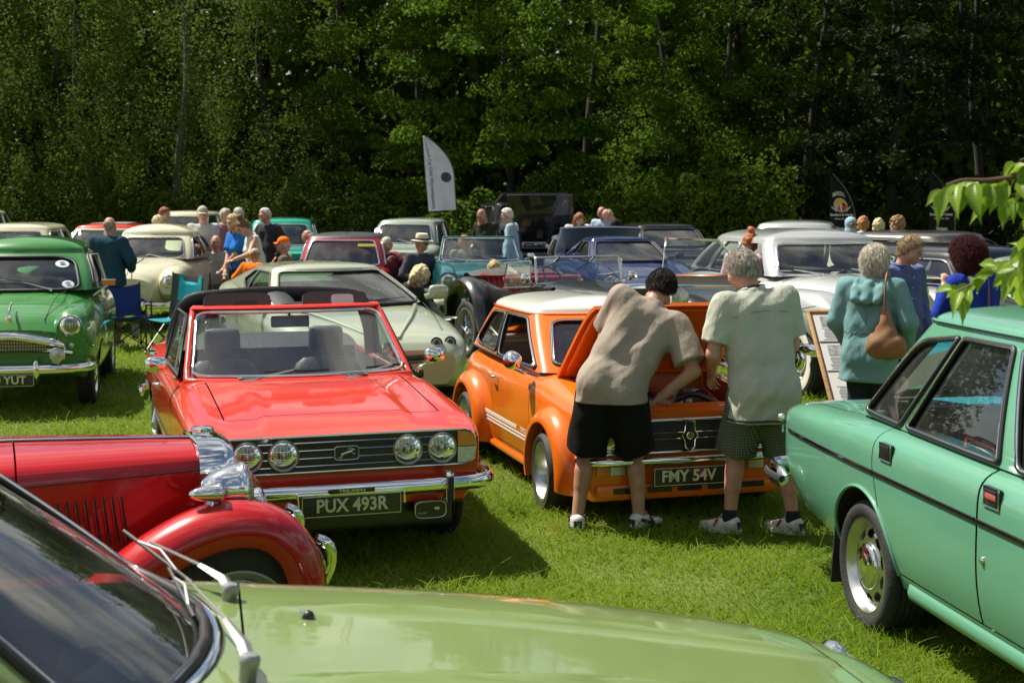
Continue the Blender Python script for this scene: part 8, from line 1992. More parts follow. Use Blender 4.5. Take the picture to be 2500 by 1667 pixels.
def check_cloth():
 """dark green cloth with a pale windowpane check woven in"""
 m = cloth('checked green', (.060, .070, .045), var=0, bump=.3)
 N, L = m.node_tree.nodes, m.node_tree.links; b = N['Principled BSDF']; t = N.new('ShaderNodeTexCoord'); sp = N.new('ShaderNodeSeparateXYZ'); L.new(t.outputs['Object'], sp.inputs[0])
 outs = []
 ad = N.new('ShaderNodeMath'); ad.operation = 'ADD'; L.new(sp.outputs['Y'], ad.inputs[0]); L.new(sp.outputs['X'], ad.inputs[1])
 for src in (ad.outputs[0], sp.outputs['Z']):
  q = N.new('ShaderNodeMath'); q.operation = 'MULTIPLY'; q.inputs[1].default_value = 1 / .017; L.new(src, q.inputs[0]); fr = N.new('ShaderNodeMath'); fr.operation = 'FRACT'; L.new(q.outputs[0], fr.inputs[0]); lt = N.new('ShaderNodeMath'); lt.operation = 'LESS_THAN'; lt.inputs[1].default_value = .16; L.new(fr.outputs[0], lt.inputs[0]); outs.append(lt)
 mxx = N.new('ShaderNodeMath'); mxx.operation = 'MAXIMUM'; L.new(outs[0].outputs[0], mxx.inputs[0]); L.new(outs[1].outputs[0], mxx.inputs[1])
 mc = N.new('ShaderNodeMix'); mc.data_type = 'RGBA'; mc.inputs[6].default_value = (.060, .072, .045, 1); mc.inputs[7].default_value = (.20, .21, .15, 1); L.new(mxx.outputs[0], mc.inputs[0]); L.new(mc.outputs[2], b.inputs['Base Color'])
 return m
def hemtape(info, z):
 r = info['root']; so = [c for c in r.children if c.name.startswith('shirt')][0]; me = so.data; V = np.array([v.co for v in me.vertices]); zz = V[:, 2].min(); ring = V[(V[:, 2] < zz + .03)]
 c = ring.mean(0); ang = np.arctan2(ring[:, 1] - c[1], ring[:, 0] - c[0]); pts = []
 for q in np.linspace(-PI, PI, 40, endpoint=False):
  k = np.abs(np.angle(np.exp(1j * (ang - q)))) < .2
  if k.any(): rad = np.hypot(ring[k, 0] - c[0], ring[k, 1] - c[1]).max(); pts.append(Vector((c[0] + rad * math.cos(q), c[1] + rad * math.sin(q), zz + .022)))
 b = MB(); b.tube(pts, 1.0, 6, closed=True, squash=(.004, .008)); b.build('hem_tape', mat('hem tape', (.03, .03, .03), .8), so)
def shoe_marks(info, m1, m2, kind):
 sh = [c for c in info['root'].children if c.name.startswith('shoe')]
 for o, A, t in zip(sh, info['ank'], info['toe']):
  sd = np.array([-t[1], t[0], 0]); b = MB(); A = np.array(A)
  for s in (1, -1):
   f = lambda x, y, z: Vector(A + t * x + sd * s * y + np.array([0, 0, z - A[2]]))
   if kind == 'stripe': b.tube([f(-.03, .048, .075), f(.03, .050, .055), f(.09, .046, .036)], 1.0, 5, squash=(.004, .011)); b.tube([f(.05, .046, .085), f(.08, .047, .045)], .006, 5)
   else: b.tube([f(.06, .045, .085), f(.085, .046, .040)], 1.0, 5, 1, squash=(.004, .008))
  b.box(Vector(A - t * .062 + np.array([0, 0, .052 - A[2]])), (.02, .05, .045), 0, rot=Matrix.Rotation(math.atan2(t[1], t[0]), 3, 'Z'), bevel=.006)
  for q in range(4): b.tube([Vector(A + t * (.05 + .018 * q) + sd * .02 + np.array([0, 0, .098 - .012 * q - A[2]])), Vector(A + t * (.05 + .018 * q) - sd * .02 + np.array([0, 0, .098 - .012 * q - A[2]]))], .003, 4, 2)
  b.tube([Vector(A + t * .045 + sd * q * .014 + np.array([0, 0, .02 + .012 * abs(math.sin(q * 2))])) for q in (-1.6, -.8, 0, .8, 1.6)], .003, 4, 2)
  b.build('shoe_trim', [m1, m2, mat('lace', (.5, .48, .4), .8)], o)
def crowd():
 S = mat('shoe brown', (.06, .035, .02), .5), mat('sole white'); G_ = 'visitors among the far cars'
 JN = cloth('dark denim', (.02, .03, .058)); KH = cloth('khaki cotton', (.24, .18, .10)); GR = cloth('grey flannel', (.12, .12, .115))
 P = lambda *a, **k: person(*a, **dict(dict(shoe=S, group=G_), **k))
 P('balding man in a dark blue jacket and khaki trousers seen from behind', 268, 538, 19.3, 82, h=1.72, res=.015, head=(8, 6), g=1.06, skin=SKIN_P, top_c=cloth('dark teal jacket', (.018, .055, .085), bump=.5), hem=.055, jacket=.014, bottom=('trousers', KH), hair=('fringe', hairm('grey stubble', (.34, .25, .20))), arms=((.0, .27, .84), (.16, -.25, 1.0)))
 P('woman with cream blond hair behind the roof of the cream saloon', 386, 511, 25.8, 20, h=1.62, head=(6, -10), top_c=cloth('white cotton', (.6, .61, .56)), bottom=('trousers', JN), hair=('bob', H_CREAM))
 P('man with short reddish hair and glasses behind the cream blond woman', 402, 497, 27.0, 5, h=1.76, head=(12, -8), skin=SKIN_P, top_c=cloth('white cotton'), bottom=('trousers', JN), hair=('short', H_AUBURN), glasses='clear')
 P('man in a pale cap and light grey pullover with folded arms', 494, 490, 23.6, -84, h=1.80, res=.016, head=(4, 6), g=1.05, top_c=cloth('light grey knit', (.40, .42, .42)), bottom=('trousers', KH), hair=('short', H_BROWN), hat=('cap', cloth('stone cotton', (.42, .39, .30))), arms=((.22, -.08, 1.12), (.20, .10, 1.10)), pole=((-.1, .9, -.5), (-.1, -.9, -.5)))
 P('man in a dusty pink shirt partly hidden by the blond woman in blue', 551, 495, 24.2, -40, h=1.77, head=(4, 10), top_c=cloth('dusty pink cotton', (.33, .15, .15)), bottom=('trousers', GR), hair=('short', H_GREY), collar=cloth('white cotton'))
 P('grey haired man at the back of the standing group', 581, 499, 26.0, 150, h=1.76, top_c=cloth('sage shirt', (.2, .22, .17)), bottom=('trousers', GR), hair=('short', H_GREY))
 P('blond woman in a bright blue top and black skirt with hands clasped', 568, 500, 21.4, -142, h=1.72, res=.014, head=(8, 8), top_c=cloth('bright blue top', (.015, .13, .46)), sleeve='short', hem=.03, ease=.016, bottom=('skirt', cloth('black skirt', (.012, .012, .014))), hair=('long', H_BLOND), bust=.9, arms=((.24, -.02, .92), (.24, .03, .90)), pole=((-.4, .8, -.3), (-.4, -.8, -.3)))
 P('woman in a white sleeveless top reaching down to the child in orange', 592, 514, 21.0, -160, h=1.70, res=.014, head=(34, 16), spine=(.14, 0, .99), top_c=cloth('white vest cotton', (.55, .56, .52)), sleeve='none', hem=.06, ease=.014, bottom=('trousers', JN), hair=('bun', H_BROWN), bust=.9, arms=((.36, .20, 1.06), (.12, -.22, .86)), pole=((-.6, .8, 0), None))
 P('white haired man in a dark hooded sweatshirt looking left', 646, 503, 24.0, -128, h=1.78, res=.016, head=(8, -4), g=1.1, skin=SKIN_P, top_c=cloth('charcoal jersey', (.035, .036, .040)), bottom=('trousers', JN), hair=('short', H_WHITE), arms=((.10, .26, .95), (.18, -.20, .98)))
 P('man in a bright orange cap and olive jumper sitting in profile', 690, 563, 22.0, 178, h=1.74, res=.015, seat_z=.44, head=(-4, 0), skin=SKIN_P, top_c=cloth('olive jumper', (.15, .145, .085)), bottom=('trousers', JN), hair=('short', H_GREY), hat=('cap', cloth('orange cotton', (.80, .17, .01))), arms=((.30, .14, .62), (.34, -.10, .60)))
 P('small child in an orange top and patterned cap seen from behind', 622, 601, 20.2, 60, h=1.25, res=.013, g=1.05, head=(8, 0), top_c=cloth('orange cotton'), bottom=('trousers', JN), hair=('short', H_GINGER), hat=('cap', mat('patterned cap', (.30, .30, .28), .8, var=.9, vscale=40, col2=(.55, .54, .5))), arms=((.10, .22, .72), (.24, -.20, .70)))
 P('bald seated man in a pale grey shirt left of the blond woman', 527, 575, 23.2, -80, h=1.74, seat_z=.44, skin=SKIN_P, top_c=cloth('pale grey shirt', (.38, .38, .34)), bottom=('trousers', GR), hair=('fringe', H_GREY), arms=((.3, .12, .66), (.3, -.12, .66)))
 P('balding man in a pink shirt seated behind the dark red car', 750, 566, 25.6, 172, h=1.74, seat_z=.46, skin=SKIN_P, top_c=cloth('rose shirt', (.42, .13, .14)), bottom=('trousers', GR), hair=('fringe', H_WHITE), arms=((.3, .12, .66), (.3, -.12, .66)))
 P('woman in a maroon quilted jacket and jeans sitting with hands raised', 945, 577, 22.8, -54, h=1.66, res=.015, seat_z=.46, head=(-4, 14), top_c=cloth('maroon quilt', (.17, .035, .05), bump=.8, bscale=26), jacket=.02, ease=.02, bottom=('trousers', cloth('blue denim', (.06, .12, .25))), hair=('bob', H_GREY), hair_r=.5, bust=.8, arms=((.26, .14, .98), (.28, -.14, .96)), feet=((.46, .12, 5), (.44, -.12, -5)))
 P('man in a pale brimmed hat and grey fleece sitting beside the grey green saloon', 1030, 574, 22.4, -50, h=1.72, res=.015, seat_z=.46, head=(2, 18), skin=SKIN_P, top_c=cloth('grey fleece', (.065, .068, .082)), bottom=('trousers', GR), hair=('short', H_GREY), hat=('brim', cloth('straw cloth', (.62, .55, .40))), glasses='dark', arms=((.28, .16, .66), (.22, -.2, .66)))
 rd = P('white bearded man in a dark green fleece sitting and reading a booklet', 1026, 652, 15.9, -22, h=1.70, res=.012, seat_z=.42, spine=(.22, 0, .97), head=(34, -4), skin=SKIN_P, top_c=cloth('dark green fleece', (.022, .035, .022)), bottom=('trousers', cloth('olive cord', (.17, .14, .065))), hair=('wild', H_CREAM), hair_r=.55, beard=H_WHITE, glasses='clear', arms=((.50, .10, .62), (.48, -.13, .60)), hand_n=((0, -.4, .9), (0, .4, .9)), feet=((.48, .14, 5), (.44, -.14, -5)))
 t = thing('booklet', 'white printed booklet held open by the bearded man', 'booklet', rd['loc'] + Vector((0, 0, 0)), rd['yaw'])
 c = (np.array(rd['wr'][0]) + np.array(rd['wr'][1])) / 2 + np.array([.085, 0, .045]); b = MB()
 for s in (1, -1): b.grid([[Vector(c + np.array([x, s * y, .04 * x + .012 * math.sin(PI * y / .14)])) for y in np.linspace(0, .14, 6)] for x in np.linspace(-.10, .10, 4)], 0, flip=(s > 0)); b.grid([[Vector(c + np.array([x, s * y, .04 * x + .012 * math.sin(PI * y / .14) - .004])) for y in np.linspace(0, .14, 6)] for x in np.linspace(-.10, .10, 4)], 0, flip=(s < 0))
 b.build('pages', mat('paper'), t)
 b = MB()
 for k in range(6): b.box(Vector(c + np.array([-.07 + .026 * k, .07, .016 + .04 * (-.07 + .026 * k)])), (.008, .09, .001), 0)
 b.build('print', mat('print grey', (.25, .25, .25), .8), t, smooth=False)
 P('bald man in a dark jumper holding a hand to his face', 1176, 521, 26.0, -130, h=1.76, res=.016, head=(24, 6), skin=SKIN_T, top_c=cloth('dark olive jumper', (.030, .030, .017)), bottom=('trousers', GR), hair=('bald', None), arms=((.17, -.02, 1.44), (.20, -.16, 1.06)), pole=((-.1, .5, -.9), None), hand_n=((-.9, 0, .2), None), curl=.2)
 br = P('white haired man in a pale blue shirt with braces', 1237, 516, 25.3, 170, h=1.76, res=.016, head=(14, 10), skin=SKIN_P, top_c=cloth('pale blue shirt', (.34, .44, .52)), bottom=('trousers', cloth('navy chino', (.015, .018, .03))), hair=('short', H_WHITE), belly=.9, hair_r=1.6)
 b = MB(); U = br['U']
 for s in (1, -1): b.tube([U(.06, s * .04, .05), U(.072, s * .045, .20), U(.0, s * .055, .325), U(-.078, s * .045, .22), U(-.085, s * .02, .04)], 1.0, 5, squash=(.004, .014))
 b.build('braces', mat('braces navy', (.02, .025, .06), .7), br['root'])
 wm = P('woman with long auburn hair in a pale grey top looking down', 1415, 510, 27.0, -84, h=1.68, res=.016, head=(32, 8), top_c=cloth('pale grey top', (.50, .53, .54)), bottom=('trousers', JN), hair=('long', H_AUBURN), bust=.8, arms=((.22, .14, .92), (.20, -.16, .92)))
 b = MB(); U = wm['U']; b.tube([U(.02, -.05, .31), U(.075, -.01, .20), U(.08, .05, .08), U(.05, .09, .0)], 1.0, 5, squash=(.004, .012)); b.build('bag_strap', mat('strap black', (.015, .015, .015), .6), wm['root'])
 P('man in a pale blue short sleeved shirt beside the bald man in black', 1469, 507, 28.6, -118, h=1.76, head=(20, 6), skin=SKIN_P, top_c=cloth('pale blue shirt'), sleeve='short', bottom=('trousers', GR), hair=('fringe', H_BROWN))
 P('bald man in a black hooded top bowing his head', 1483, 518, 27.6, 172, h=1.78, spine=(.16, 0, .98), head=(40, 8), skin=SKIN_P, top_c=cloth('black hooded top', (.014, .014, .015)), jacket=.012, bottom=('trousers', GR), hair=('fringe', H_SANDY), arms=((.3, .1, .95), (.3, -.1, .95)))
 P('red haired woman with a messy bun in a pink top leaning into the limousine', 1833, 592, 16.3, 60, h=1.62, res=.013, spine=(.22, -.05, .97), head=(16, -10), top_c=cloth('pale pink top', (.60, .36, .42)), bottom=('trousers', JN), hair=('bun', hairm('copper hair', (.36, .11, .03))), bust=.7)
 hj = P('woman in a pale blue headscarf and sunglasses behind the limousine', 2079, 528, 23.6, -74, h=1.63, head=(2, 4), skin=SKIN_T, top_c=cloth('pale blue patterned top', (.22, .33, .42), var=.5, vscale=30), bottom=('trousers', JN), hair=('bald', None), glasses='dark')
 Hd = hj['Hd']; sm('headscarf', [C_(Hd(-.014, 0, .016), Hd(-.006, 0, .016), .0585 * 1.63, k=.02), C_(Hd(-.01, 0, -.02), Hd(-.004, 0, -.075), .052 * 1.63, .062 * 1.63, k=.03), C_(Hd(.022, 0, -.066), Hd(.02, 0, -.085), .038 * 1.63, k=.03), C_(Hd(.056, 0, -.004), Hd(.062, 0, -.018), .052, .044, sub=True, k=.01)], .014, cloth('pale blue scarf', (.30, .42, .50)), hj['root'], .02)
 P('person with short ginger hair seen from behind beside the headscarf', 2108, 527, 24.0, 70, h=1.64, top_c=cloth('cream top', (.5, .42, .35)), sleeve='none', bottom=('trousers', JN), hair=('wild', H_GINGER), hair_r=.5)
 P('white haired person in pale blue seen from behind', 2145, 536, 24.3, 86, h=1.60, top_c=cloth('pale blue patterned top'), bottom=('trousers', JN), hair=('wild', H_CREAM), hair_r=.5)
 P('youth with thick curly brown hair and a black top', 2190, 527, 20.6, -140, h=1.70, res=.013, head=(0, -14), top_c=cloth('black hooded top'), bottom=('trousers', JN), hair=('wild', hairm('light brown hair', (.26, .15, .06))))
 P('blond child seated in front of the black vintage tourer', 1207, 640, 19.2, 75, h=1.35, seat_z=.42, top_c=cloth('white cotton'), bottom=('trousers', JN), hair=('wild', H_BLOND), hair_r=.5)
 P('ginger haired person seated behind the petrol blue tourer', 1134, 584, 24.6, 80, h=1.60, seat_z=.46, top_c=cloth('olive jumper'), bottom=('trousers', JN), hair=('wild', H_GINGER), hair_r=.5)
# ------------------------------------------------------------ chairs, flask table, notice board, flags, cherry branch
def folding_chair(label, loc, rz, fab, fab2=None, h=.86, tubes=None, arms=True, group='folding camping chairs', back_hi=0):
 t = thing('folding_chair', label, 'folding chair', loc, rz, group)
 m = tubes or mat('chair steel', (.03, .03, .035), .4, .6)
 w, sz = .27, .42
 mb = lambda n: MB()
 b = MB(); rows = []
 for i, q in enumerate(np.linspace(0, 1, 9)):
  rows.append([(-.20 - .12 * q - .03 * (1 - (y / w) ** 2), y, sz - .02 + (h - sz) * q - .025 * (1 - (y / w) ** 2) * (q > .95) + .012 * math.sin(9 * y + 4 * q)) for y in np.linspace(-w, w, 11)])
 b.grid(rows, 0)
 b.build('backrest', fab, t, angle=180)
 if fab2:
  b = MB(); r2 = []
  for q in np.linspace(.42, .985, 8):
   r2.append([(-.20 - .12 * q - .03 * (1 - (y / w) ** 2) + .006, y, sz - .02 + (h - sz) * q * (1 - .24 * max(0, 1 - (y / .12) ** 2) * (q > .85)) + .012 * math.sin(9 * y + 4 * q)) for y in np.linspace(-.17, .17, 9)])
  b.grid(r2, 0); b.build('panel', fab2, t, angle=180)
 b = MB(); b.grid([[(-.20 + .45 * q, y, sz - .05 * math.sin(PI * q) * (1 - (y / w) ** 2) - .03 * (1 - (y / w) ** 2) + .02 * q) for y in np.linspace(-w, w, 9)] for q in np.linspace(0, 1, 7)], 0, flip=True); b.build('seat', fab2 or fab, t, angle=180)
 for s in (1, -1):
  b = MB(); b.tube([(-.33, s * (w + .01), 0), (-.335, s * (w + .01), h)], .011, 6); b.build('leg', m, t)
  b = MB(); b.tube([(.27, s * (w + .01), .0), (.25, s * (w + .01), .62)], .011, 6); b.build('leg', m, t)
  b = MB(); b.tube([(-.34, s * (w + .02), .02), (.25, s * (w + .02), sz + .01)], .009, 6); b.tube([(.27, s * (w + .03), .02), (-.25, s * (w + .03), sz)], .009, 6); b.build('brace', m, t)
  if arms:
   b = MB(); b.grid([[(-.32 + .6 * q, s * (w + .01) + dy, .625 - .03 * math.sin(PI * q)) for dy in (-.035, 0, .035)] for q in np.linspace(0, 1, 6)], 0); b.build('armrest', fab, t, angle=180)
 for x in (.26, -.33):
  b = MB(); b.tube([(x, w, .03), (x - .02, -w, sz - .02)], .009, 6); b.tube([(x, -w, .03), (x - .02, w, sz - .02)], .009, 6); b.build('brace', m, t)
 return t
def chairs():
 NV = cloth('navy nylon', (.022, .045, .16), bump=.5, bscale=14); GRY = cloth('grey nylon', (.075, .075, .07), bump=.5, bscale=14); TQ = cloth('turquoise nylon', (.02, .30, .36), bump=.4, bscale=14); BK = cloth('black canvas', (.02, .02, .022))
 p = G(292, 858); a = folding_chair('empty navy folding chair standing beside the mid green saloon', (p.x, p.y + .3, 0), R(-62), NV, None, .84)
 b = MB(); b.grid([[(.02 + .05 * math.sin(3 * q), .12 + .05 * y, .33 - .20 * q) for y in np.linspace(-1, 1, 5)] for q in np.linspace(0, 1, 5)]); b.build('carry_bag', cloth('pale nylon', (.4, .4, .38)), a, angle=180)
 folding_chair('empty grey and turquoise folding chair in front of the cream saloon', (-4.22, 18.3, 0), R(-112), GRY, TQ, 1.0)
 for nm, x, y, rz in (('dark canvas chair under the man in the orange cap', 690, 22.0, 178), ('dark canvas chair under the seated bald man', 527, 23.2, -80), ('dark canvas chair under the man in the pink shirt', 750, 25.6, 172), ('dark canvas chair under the woman in maroon', 945, 22.8, -54), ('dark canvas chair under the man in the pale hat', 1030, 22.4, -50), ('dark canvas chair under the bearded reader', 1026, 15.9, -22), ('dark canvas chair under the blond child', 1207, 19.2, 75), ('dark canvas chair under the ginger haired person', 1134, 24.6, 80)):
  X = (x - 1250) / F_PX * y; folding_chair(nm, (X, y, 0), R(rz), BK, None, .80, arms=(x != 1026), group='chairs with someone sitting on them')
 # small table with two vacuum flasks
 T = (-3.18, 21.2, 0); t = thing('folding_table', 'small white folding table carrying two steel flasks', 'table', T)
 b = MB(); b.box((0, 0, .70), (.80, .5, .03), 0, bevel=.008); b.build('tabletop', mat('table white', (.6, .6, .58), .5), t)
 for x in (-.36, .36):
  for y in (-.2, .2): b = MB(); b.tube([(x, y, 0), (x, y, .69)], .012, 6); b.build('leg', ALLOY, t)
 for dx, lab in ((-.16, 'left steel vacuum flask on the white table'), (.12, 'right steel vacuum flask on the white table')):
  f = thing('vacuum_flask', lab, 'flask', (T[0] + dx, T[1] - .05, .715), 0, 'flasks on the table')
  b = MB(); b.lathe([(0, 0), (.062, 0), (.064, .02), (.064, .20), (.05, .245), (.045, .25)], (0, 0, 0), (0, 0, 1), 20); b.build('flask_body', mat('brushed steel', (.62, .60, .55), .25, 1.0), f)
  b = MB(); b.lathe([(.046, .25), (.050, .26), (.048, .30), (.03, .325), (0, .33)], (0, 0, 0), (0, 0, 1), 18); b.tube([(.05, 0, .29), (.10, 0, .27), (.10, 0, .12), (.064, 0, .08)], .011, 6); b.build('lid', BLACK, f)
def notice_board():
 """leaning display board with printed sheets, on a black easel"""
 BL, TL = D(2030, 998, 11.9), D(1968, 760, 12.6); up = TL - BL; rt = Vector((1, .12, 0))
 t = thing('display_board', 'wood framed display board of printed sheets leaning in front of the limousine', 'display board', (BL.x + .35, BL.y + .3, 0))
 M = frame(BL + up * .5 + rt * .39 - Vector(t.location), rt, up)
 W, Hh = .76, 1.02; wood = mat('board wood', (.46, .27, .12), .55, var=.2, vscale=12, aniso=(1, 1, 6)); pap = mat('paper')
 b = MB(); b.box((0, 0, -.012), (W, Hh, .012), 0); b.v = [M @ Vector(p) for p in b.v]; b.build('panel', mat('hardboard', (.45, .30, .17), .7), t, smooth=False)
 b = MB()
 for c, s in (((0, Hh / 2, 0), (W + .03, .025, .03)), ((0, -Hh / 2, 0), (W + .03, .025, .03)), ((W / 2, 0, 0), (.025, Hh, .03)), ((-W / 2, 0, 0), (.025, Hh, .03))):
  b.box(c, s, 0, bevel=.004)
 b.v = [M @ Vector(p) for p in b.v]; b.build('frame', wood, t)
 ink, photo, yel = mat('print grey'), mat('printed photo', (.16, .16, .16), .6, var=.8, vscale=18, col2=(.42, .42, .41)), mat('yellow print', (.6, .5, .10), .7)
 for i in range(3):
  for j in range(2):
   cx, cy = -.18 + .36 * j, .325 - .31 * i
   if i == 2: cy += .005
   b = MB(); b.box((cx, cy, .003), (.33, .285, .004), 0, bevel=.001)
   r2 = random.Random(i * 3 + j)
   if i < 2 or j == 1:
    b.box((cx - .01, cy + .07, .0065), (.20, .11, .002), 2)
    if i == 1: b.box((cx + .06, cy - .05, .0065), (.10, .09, .002), 2)
   else: b.box((cx - .05, cy + .10, .0065), (.09, .03, .002), 3)
   for k in range(9): b.box((cx - .02 * r2.random() - (.05 if i == 1 else 0), cy - .005 - .015 * k, .0062), ((.22 if i != 1 else .12) * (.7 + .3 * r2.random()), .005, .0012), 1)
   b.v = [M @ Vector(p) for p in b.v]; b.build('sheet', [pap, ink, photo, yel], t, smooth=False)
 for s in (-.22, .22, 0):
  b = MB(); top = M @ Vector((s * .8, Hh * .3, -.03)); foot = M @ Vector((s * 1.2, -Hh * .3, -.05)); b.tube([top, Vector((foot.x, foot.y + (.35 if s == 0 else -.05), 0))], .012, 6); b.build('leg', BLACK, t)
 b = MB(); b.tube([M @ Vector((-.25, -Hh * .49, -.03)), M @ Vector((.25, -Hh * .49, -.03))], .012, 6); b.build('rail', BLACK, t)
def feather_flag(label, px, dist, y_top, y_bot, w, m, lean, seed, curve=1):
 """pole planted in the ground with a sail shaped banner; returns the thing and a mapper from banner coordinates to its surface"""
 base = D(px, 700, dist); t = thing('feather_flag', label, 'flag', (base.x, dist, 0))
 zt, zb = D(px, y_top, dist).z, D(px, y_bot, dist).z; Hh = zt - zb
 # s: 0 bottom .. 1 top along the pole edge; t: 0 pole edge .. 1 free edge
 def edge(s): # pole, bending over towards the free side near the tip
  return lean * (s * Hh) - w * .92 * max(0, (s - .45) / .55) ** 2.2
 def P(s, q, off=0.0):
  free = -w * (1.0 - .0 * s) + lean * s * Hh * 1.05 - (.02 * w) * math.sin(s * 3)
  x = edge(s) + (min(free, edge(s) - .004) - edge(s)) * q
  yy = .035 * math.sin(q * 4.2 + s * 5 + seed) * q + .02 * math.sin(q * 9 - s * 8)
  return Vector((x, yy - off, zb + Hh * s + (.04 * q if s < .2 else 0) * (1 - s * 5) * -1))
 b = MB(); S = np.linspace(0, 1, 26); Qs = np.linspace(0, 1, 12)
 b.grid([[P(s, q) for q in Qs] for s in S], 0); b.grid([[P(s, q, -.004) for q in Qs] for s in S], 0, flip=True); b.build('banner', m, t, angle=180)
 b = MB(); b.tube([(lean * (0 - zb) * 1.0, .01, -.02), Vector(P(0, 0)) + Vector((0, .01, 0))] + [Vector(P(s, 0)) + Vector((.004, .006, 0)) for s in S[1:]], .013, 6); b.build('pole', BLACK, t)
 return t, P, Hh
def flag_print(t, P, Hh, w, V, F, name, m, s0, q0, ang, flip=False):
 """lay flat letter geometry (x along the text, y up) onto the banner; ang 0: upright, -90: reading downwards"""
 out = []
 ca, sa = math.cos(R(ang)), math.sin(R(ang))
 for x, y, z in V:
  X, Y = x * ca - y * sa, x * sa + y * ca
  out.append(P(min(max(s0 + Y / Hh, 0), 1), min(max(q0 - X / w, 0.0), 1), .006 + z * .5))
 b = MB(); b.add(out, F); return b.build(name, m, t, smooth=False)
def flags():
 WH = cloth('white banner', (.66, .68, .74), bump=.3, trans=.25); BLK = cloth('black banner', (.012, .012, .014), bump=.3); INK = mat('banner navy', (.03, .04, .14), .7); PLUM = mat('banner plum', (.055, .035, .07), .7); WT = mat('banner lettering', (.62, .62, .60), .7)
 t, P, Hh = feather_flag('tall white feather flag with blue lettering and a dark round badge', 1115, 33.0, 332, 512, .62, WH, -.07, 1.0)
 V, F = text_mesh('Cherished Car Club Worcestershire', .105, depth=.001, bold=.001)
 flag_print(t, P, Hh, .62, V, F, 'lettering', INK, .50, .80, -90)
 b = [(math.cos(q) * .115, math.sin(q) * .115, 0) for q in np.linspace(0, 2 * PI, 24, endpoint=False)]; flag_print(t, P, Hh, .62, b + [(0, 0, 0)], [(i, (i + 1) % 24, 24) for i in range(24)], 'badge', PLUM, .44, .28, 0)
 for px, lab, dd, x0 in ((2086, 'first black feather flag with a round red and yellow emblem', 29.0, 424), (2328, 'second black feather flag half hidden by the cherry leaves', 29.0, 422)):
  t, P, Hh = feather_flag(lab, px, dd, x0, 640, .50, BLK, -.02, px * .1)
  w = .50
  top = .74
  for tx, sz, s0, sx, bo in (('Stratford & Henley', .062, .535, .95, .002), ('Classic Car Club', .042, .490, 1.0, .001), ('Vintage', .105, .375, .72, .003), ('Veteran', .105, .305, .72, .003), ('Classic', .105, .235, .68, .003), ('&', .07, .175, .8, .002), ('Prestige', .09, .115, .7, .002)):
   V, F = text_mesh(tx, sz, depth=.001, bold=bo, sx=sx); flag_print(t, P, Hh, w, V, F, 'lettering', WT, s0, .52, 0)
  V, F = text_mesh('S&HCCC', .105, depth=.001, bold=.003, sx=.75); V = [(x, y - 1.6 * x * x, z) for x, y, z in V]; flag_print(t, P, Hh, w, V, F, 'lettering', WT, .775, .52, 0)
  disc = lambda r, a0, a1, n: [(math.cos(q) * r, math.sin(q) * r, .0) for q in np.linspace(a0, a1, n)]
  for r, a0, a1, col, nm in ((.142, 0, 2 * PI, (.45, .38, .28), 'ring'), (.122, 0, PI, (.62, .36, .03), 'upper_half'), (.122, PI, 2 * PI, (.50, .03, .015), 'lower_half'), (.03, 0, 2 * PI, (.5, .5, .5), 'hub')):
   v = disc(r, a0, a1, 25); v = [(x, y, {'ring': 0, 'upper_half': .006, 'lower_half': .006, 'hub': .012}[nm]) for x, y, z in v]; flag_print(t, P, Hh, w, v + [(0, 0, v[0][2])], [(i, i + 1, 25) for i in range(24)], 'emblem_' + nm, mat('banner ' + nm, col, .7), .645, .52, 0)
  flag_print(t, P, Hh, w, [(-.012, 0, .012), (.012, 0, .012), (.012, -.118, .012), (-.012, -.118, .012)], [(0, 1, 2, 3)], 'emblem_spoke', WT, .645, .52, 0)
  for s in (1, -1): flag_print(t, P, Hh, w, [(s * .10, -.10, .004), (s * .20, -.015, .004), (s * .19, -.045, .004), (s * .09, -.135, .004)], [(0, 1, 2, 3) if s > 0 else (3, 2, 1, 0)], 'emblem_wing', WT, .645, .52, 0)
def cherry_leaf(L, fold, bend):
 """toothed cherry leaf with a drip tip: 8 x 4 quads, folded along the midrib"""
 rows = []
 for i, q in enumerate(np.linspace(0, 1, 9)):
  w = L * .255 * math.sin(PI * min(1, q * 1.08) ** .85) * (1 - .25 * q) + .0008 if q < .92 else L * .012 * (1.05 - q) * 8
  w *= 1 + (.05 if i % 2 else -.03)
  z0 = -bend * L * q * q
  rows.append([(L * q, t * w, z0 + abs(t) * w * fold + .03 * L * .12 * math.sin(q * 14) * abs(t)) for t in (-1, -.5, 0, .5, 1)])
 return rows
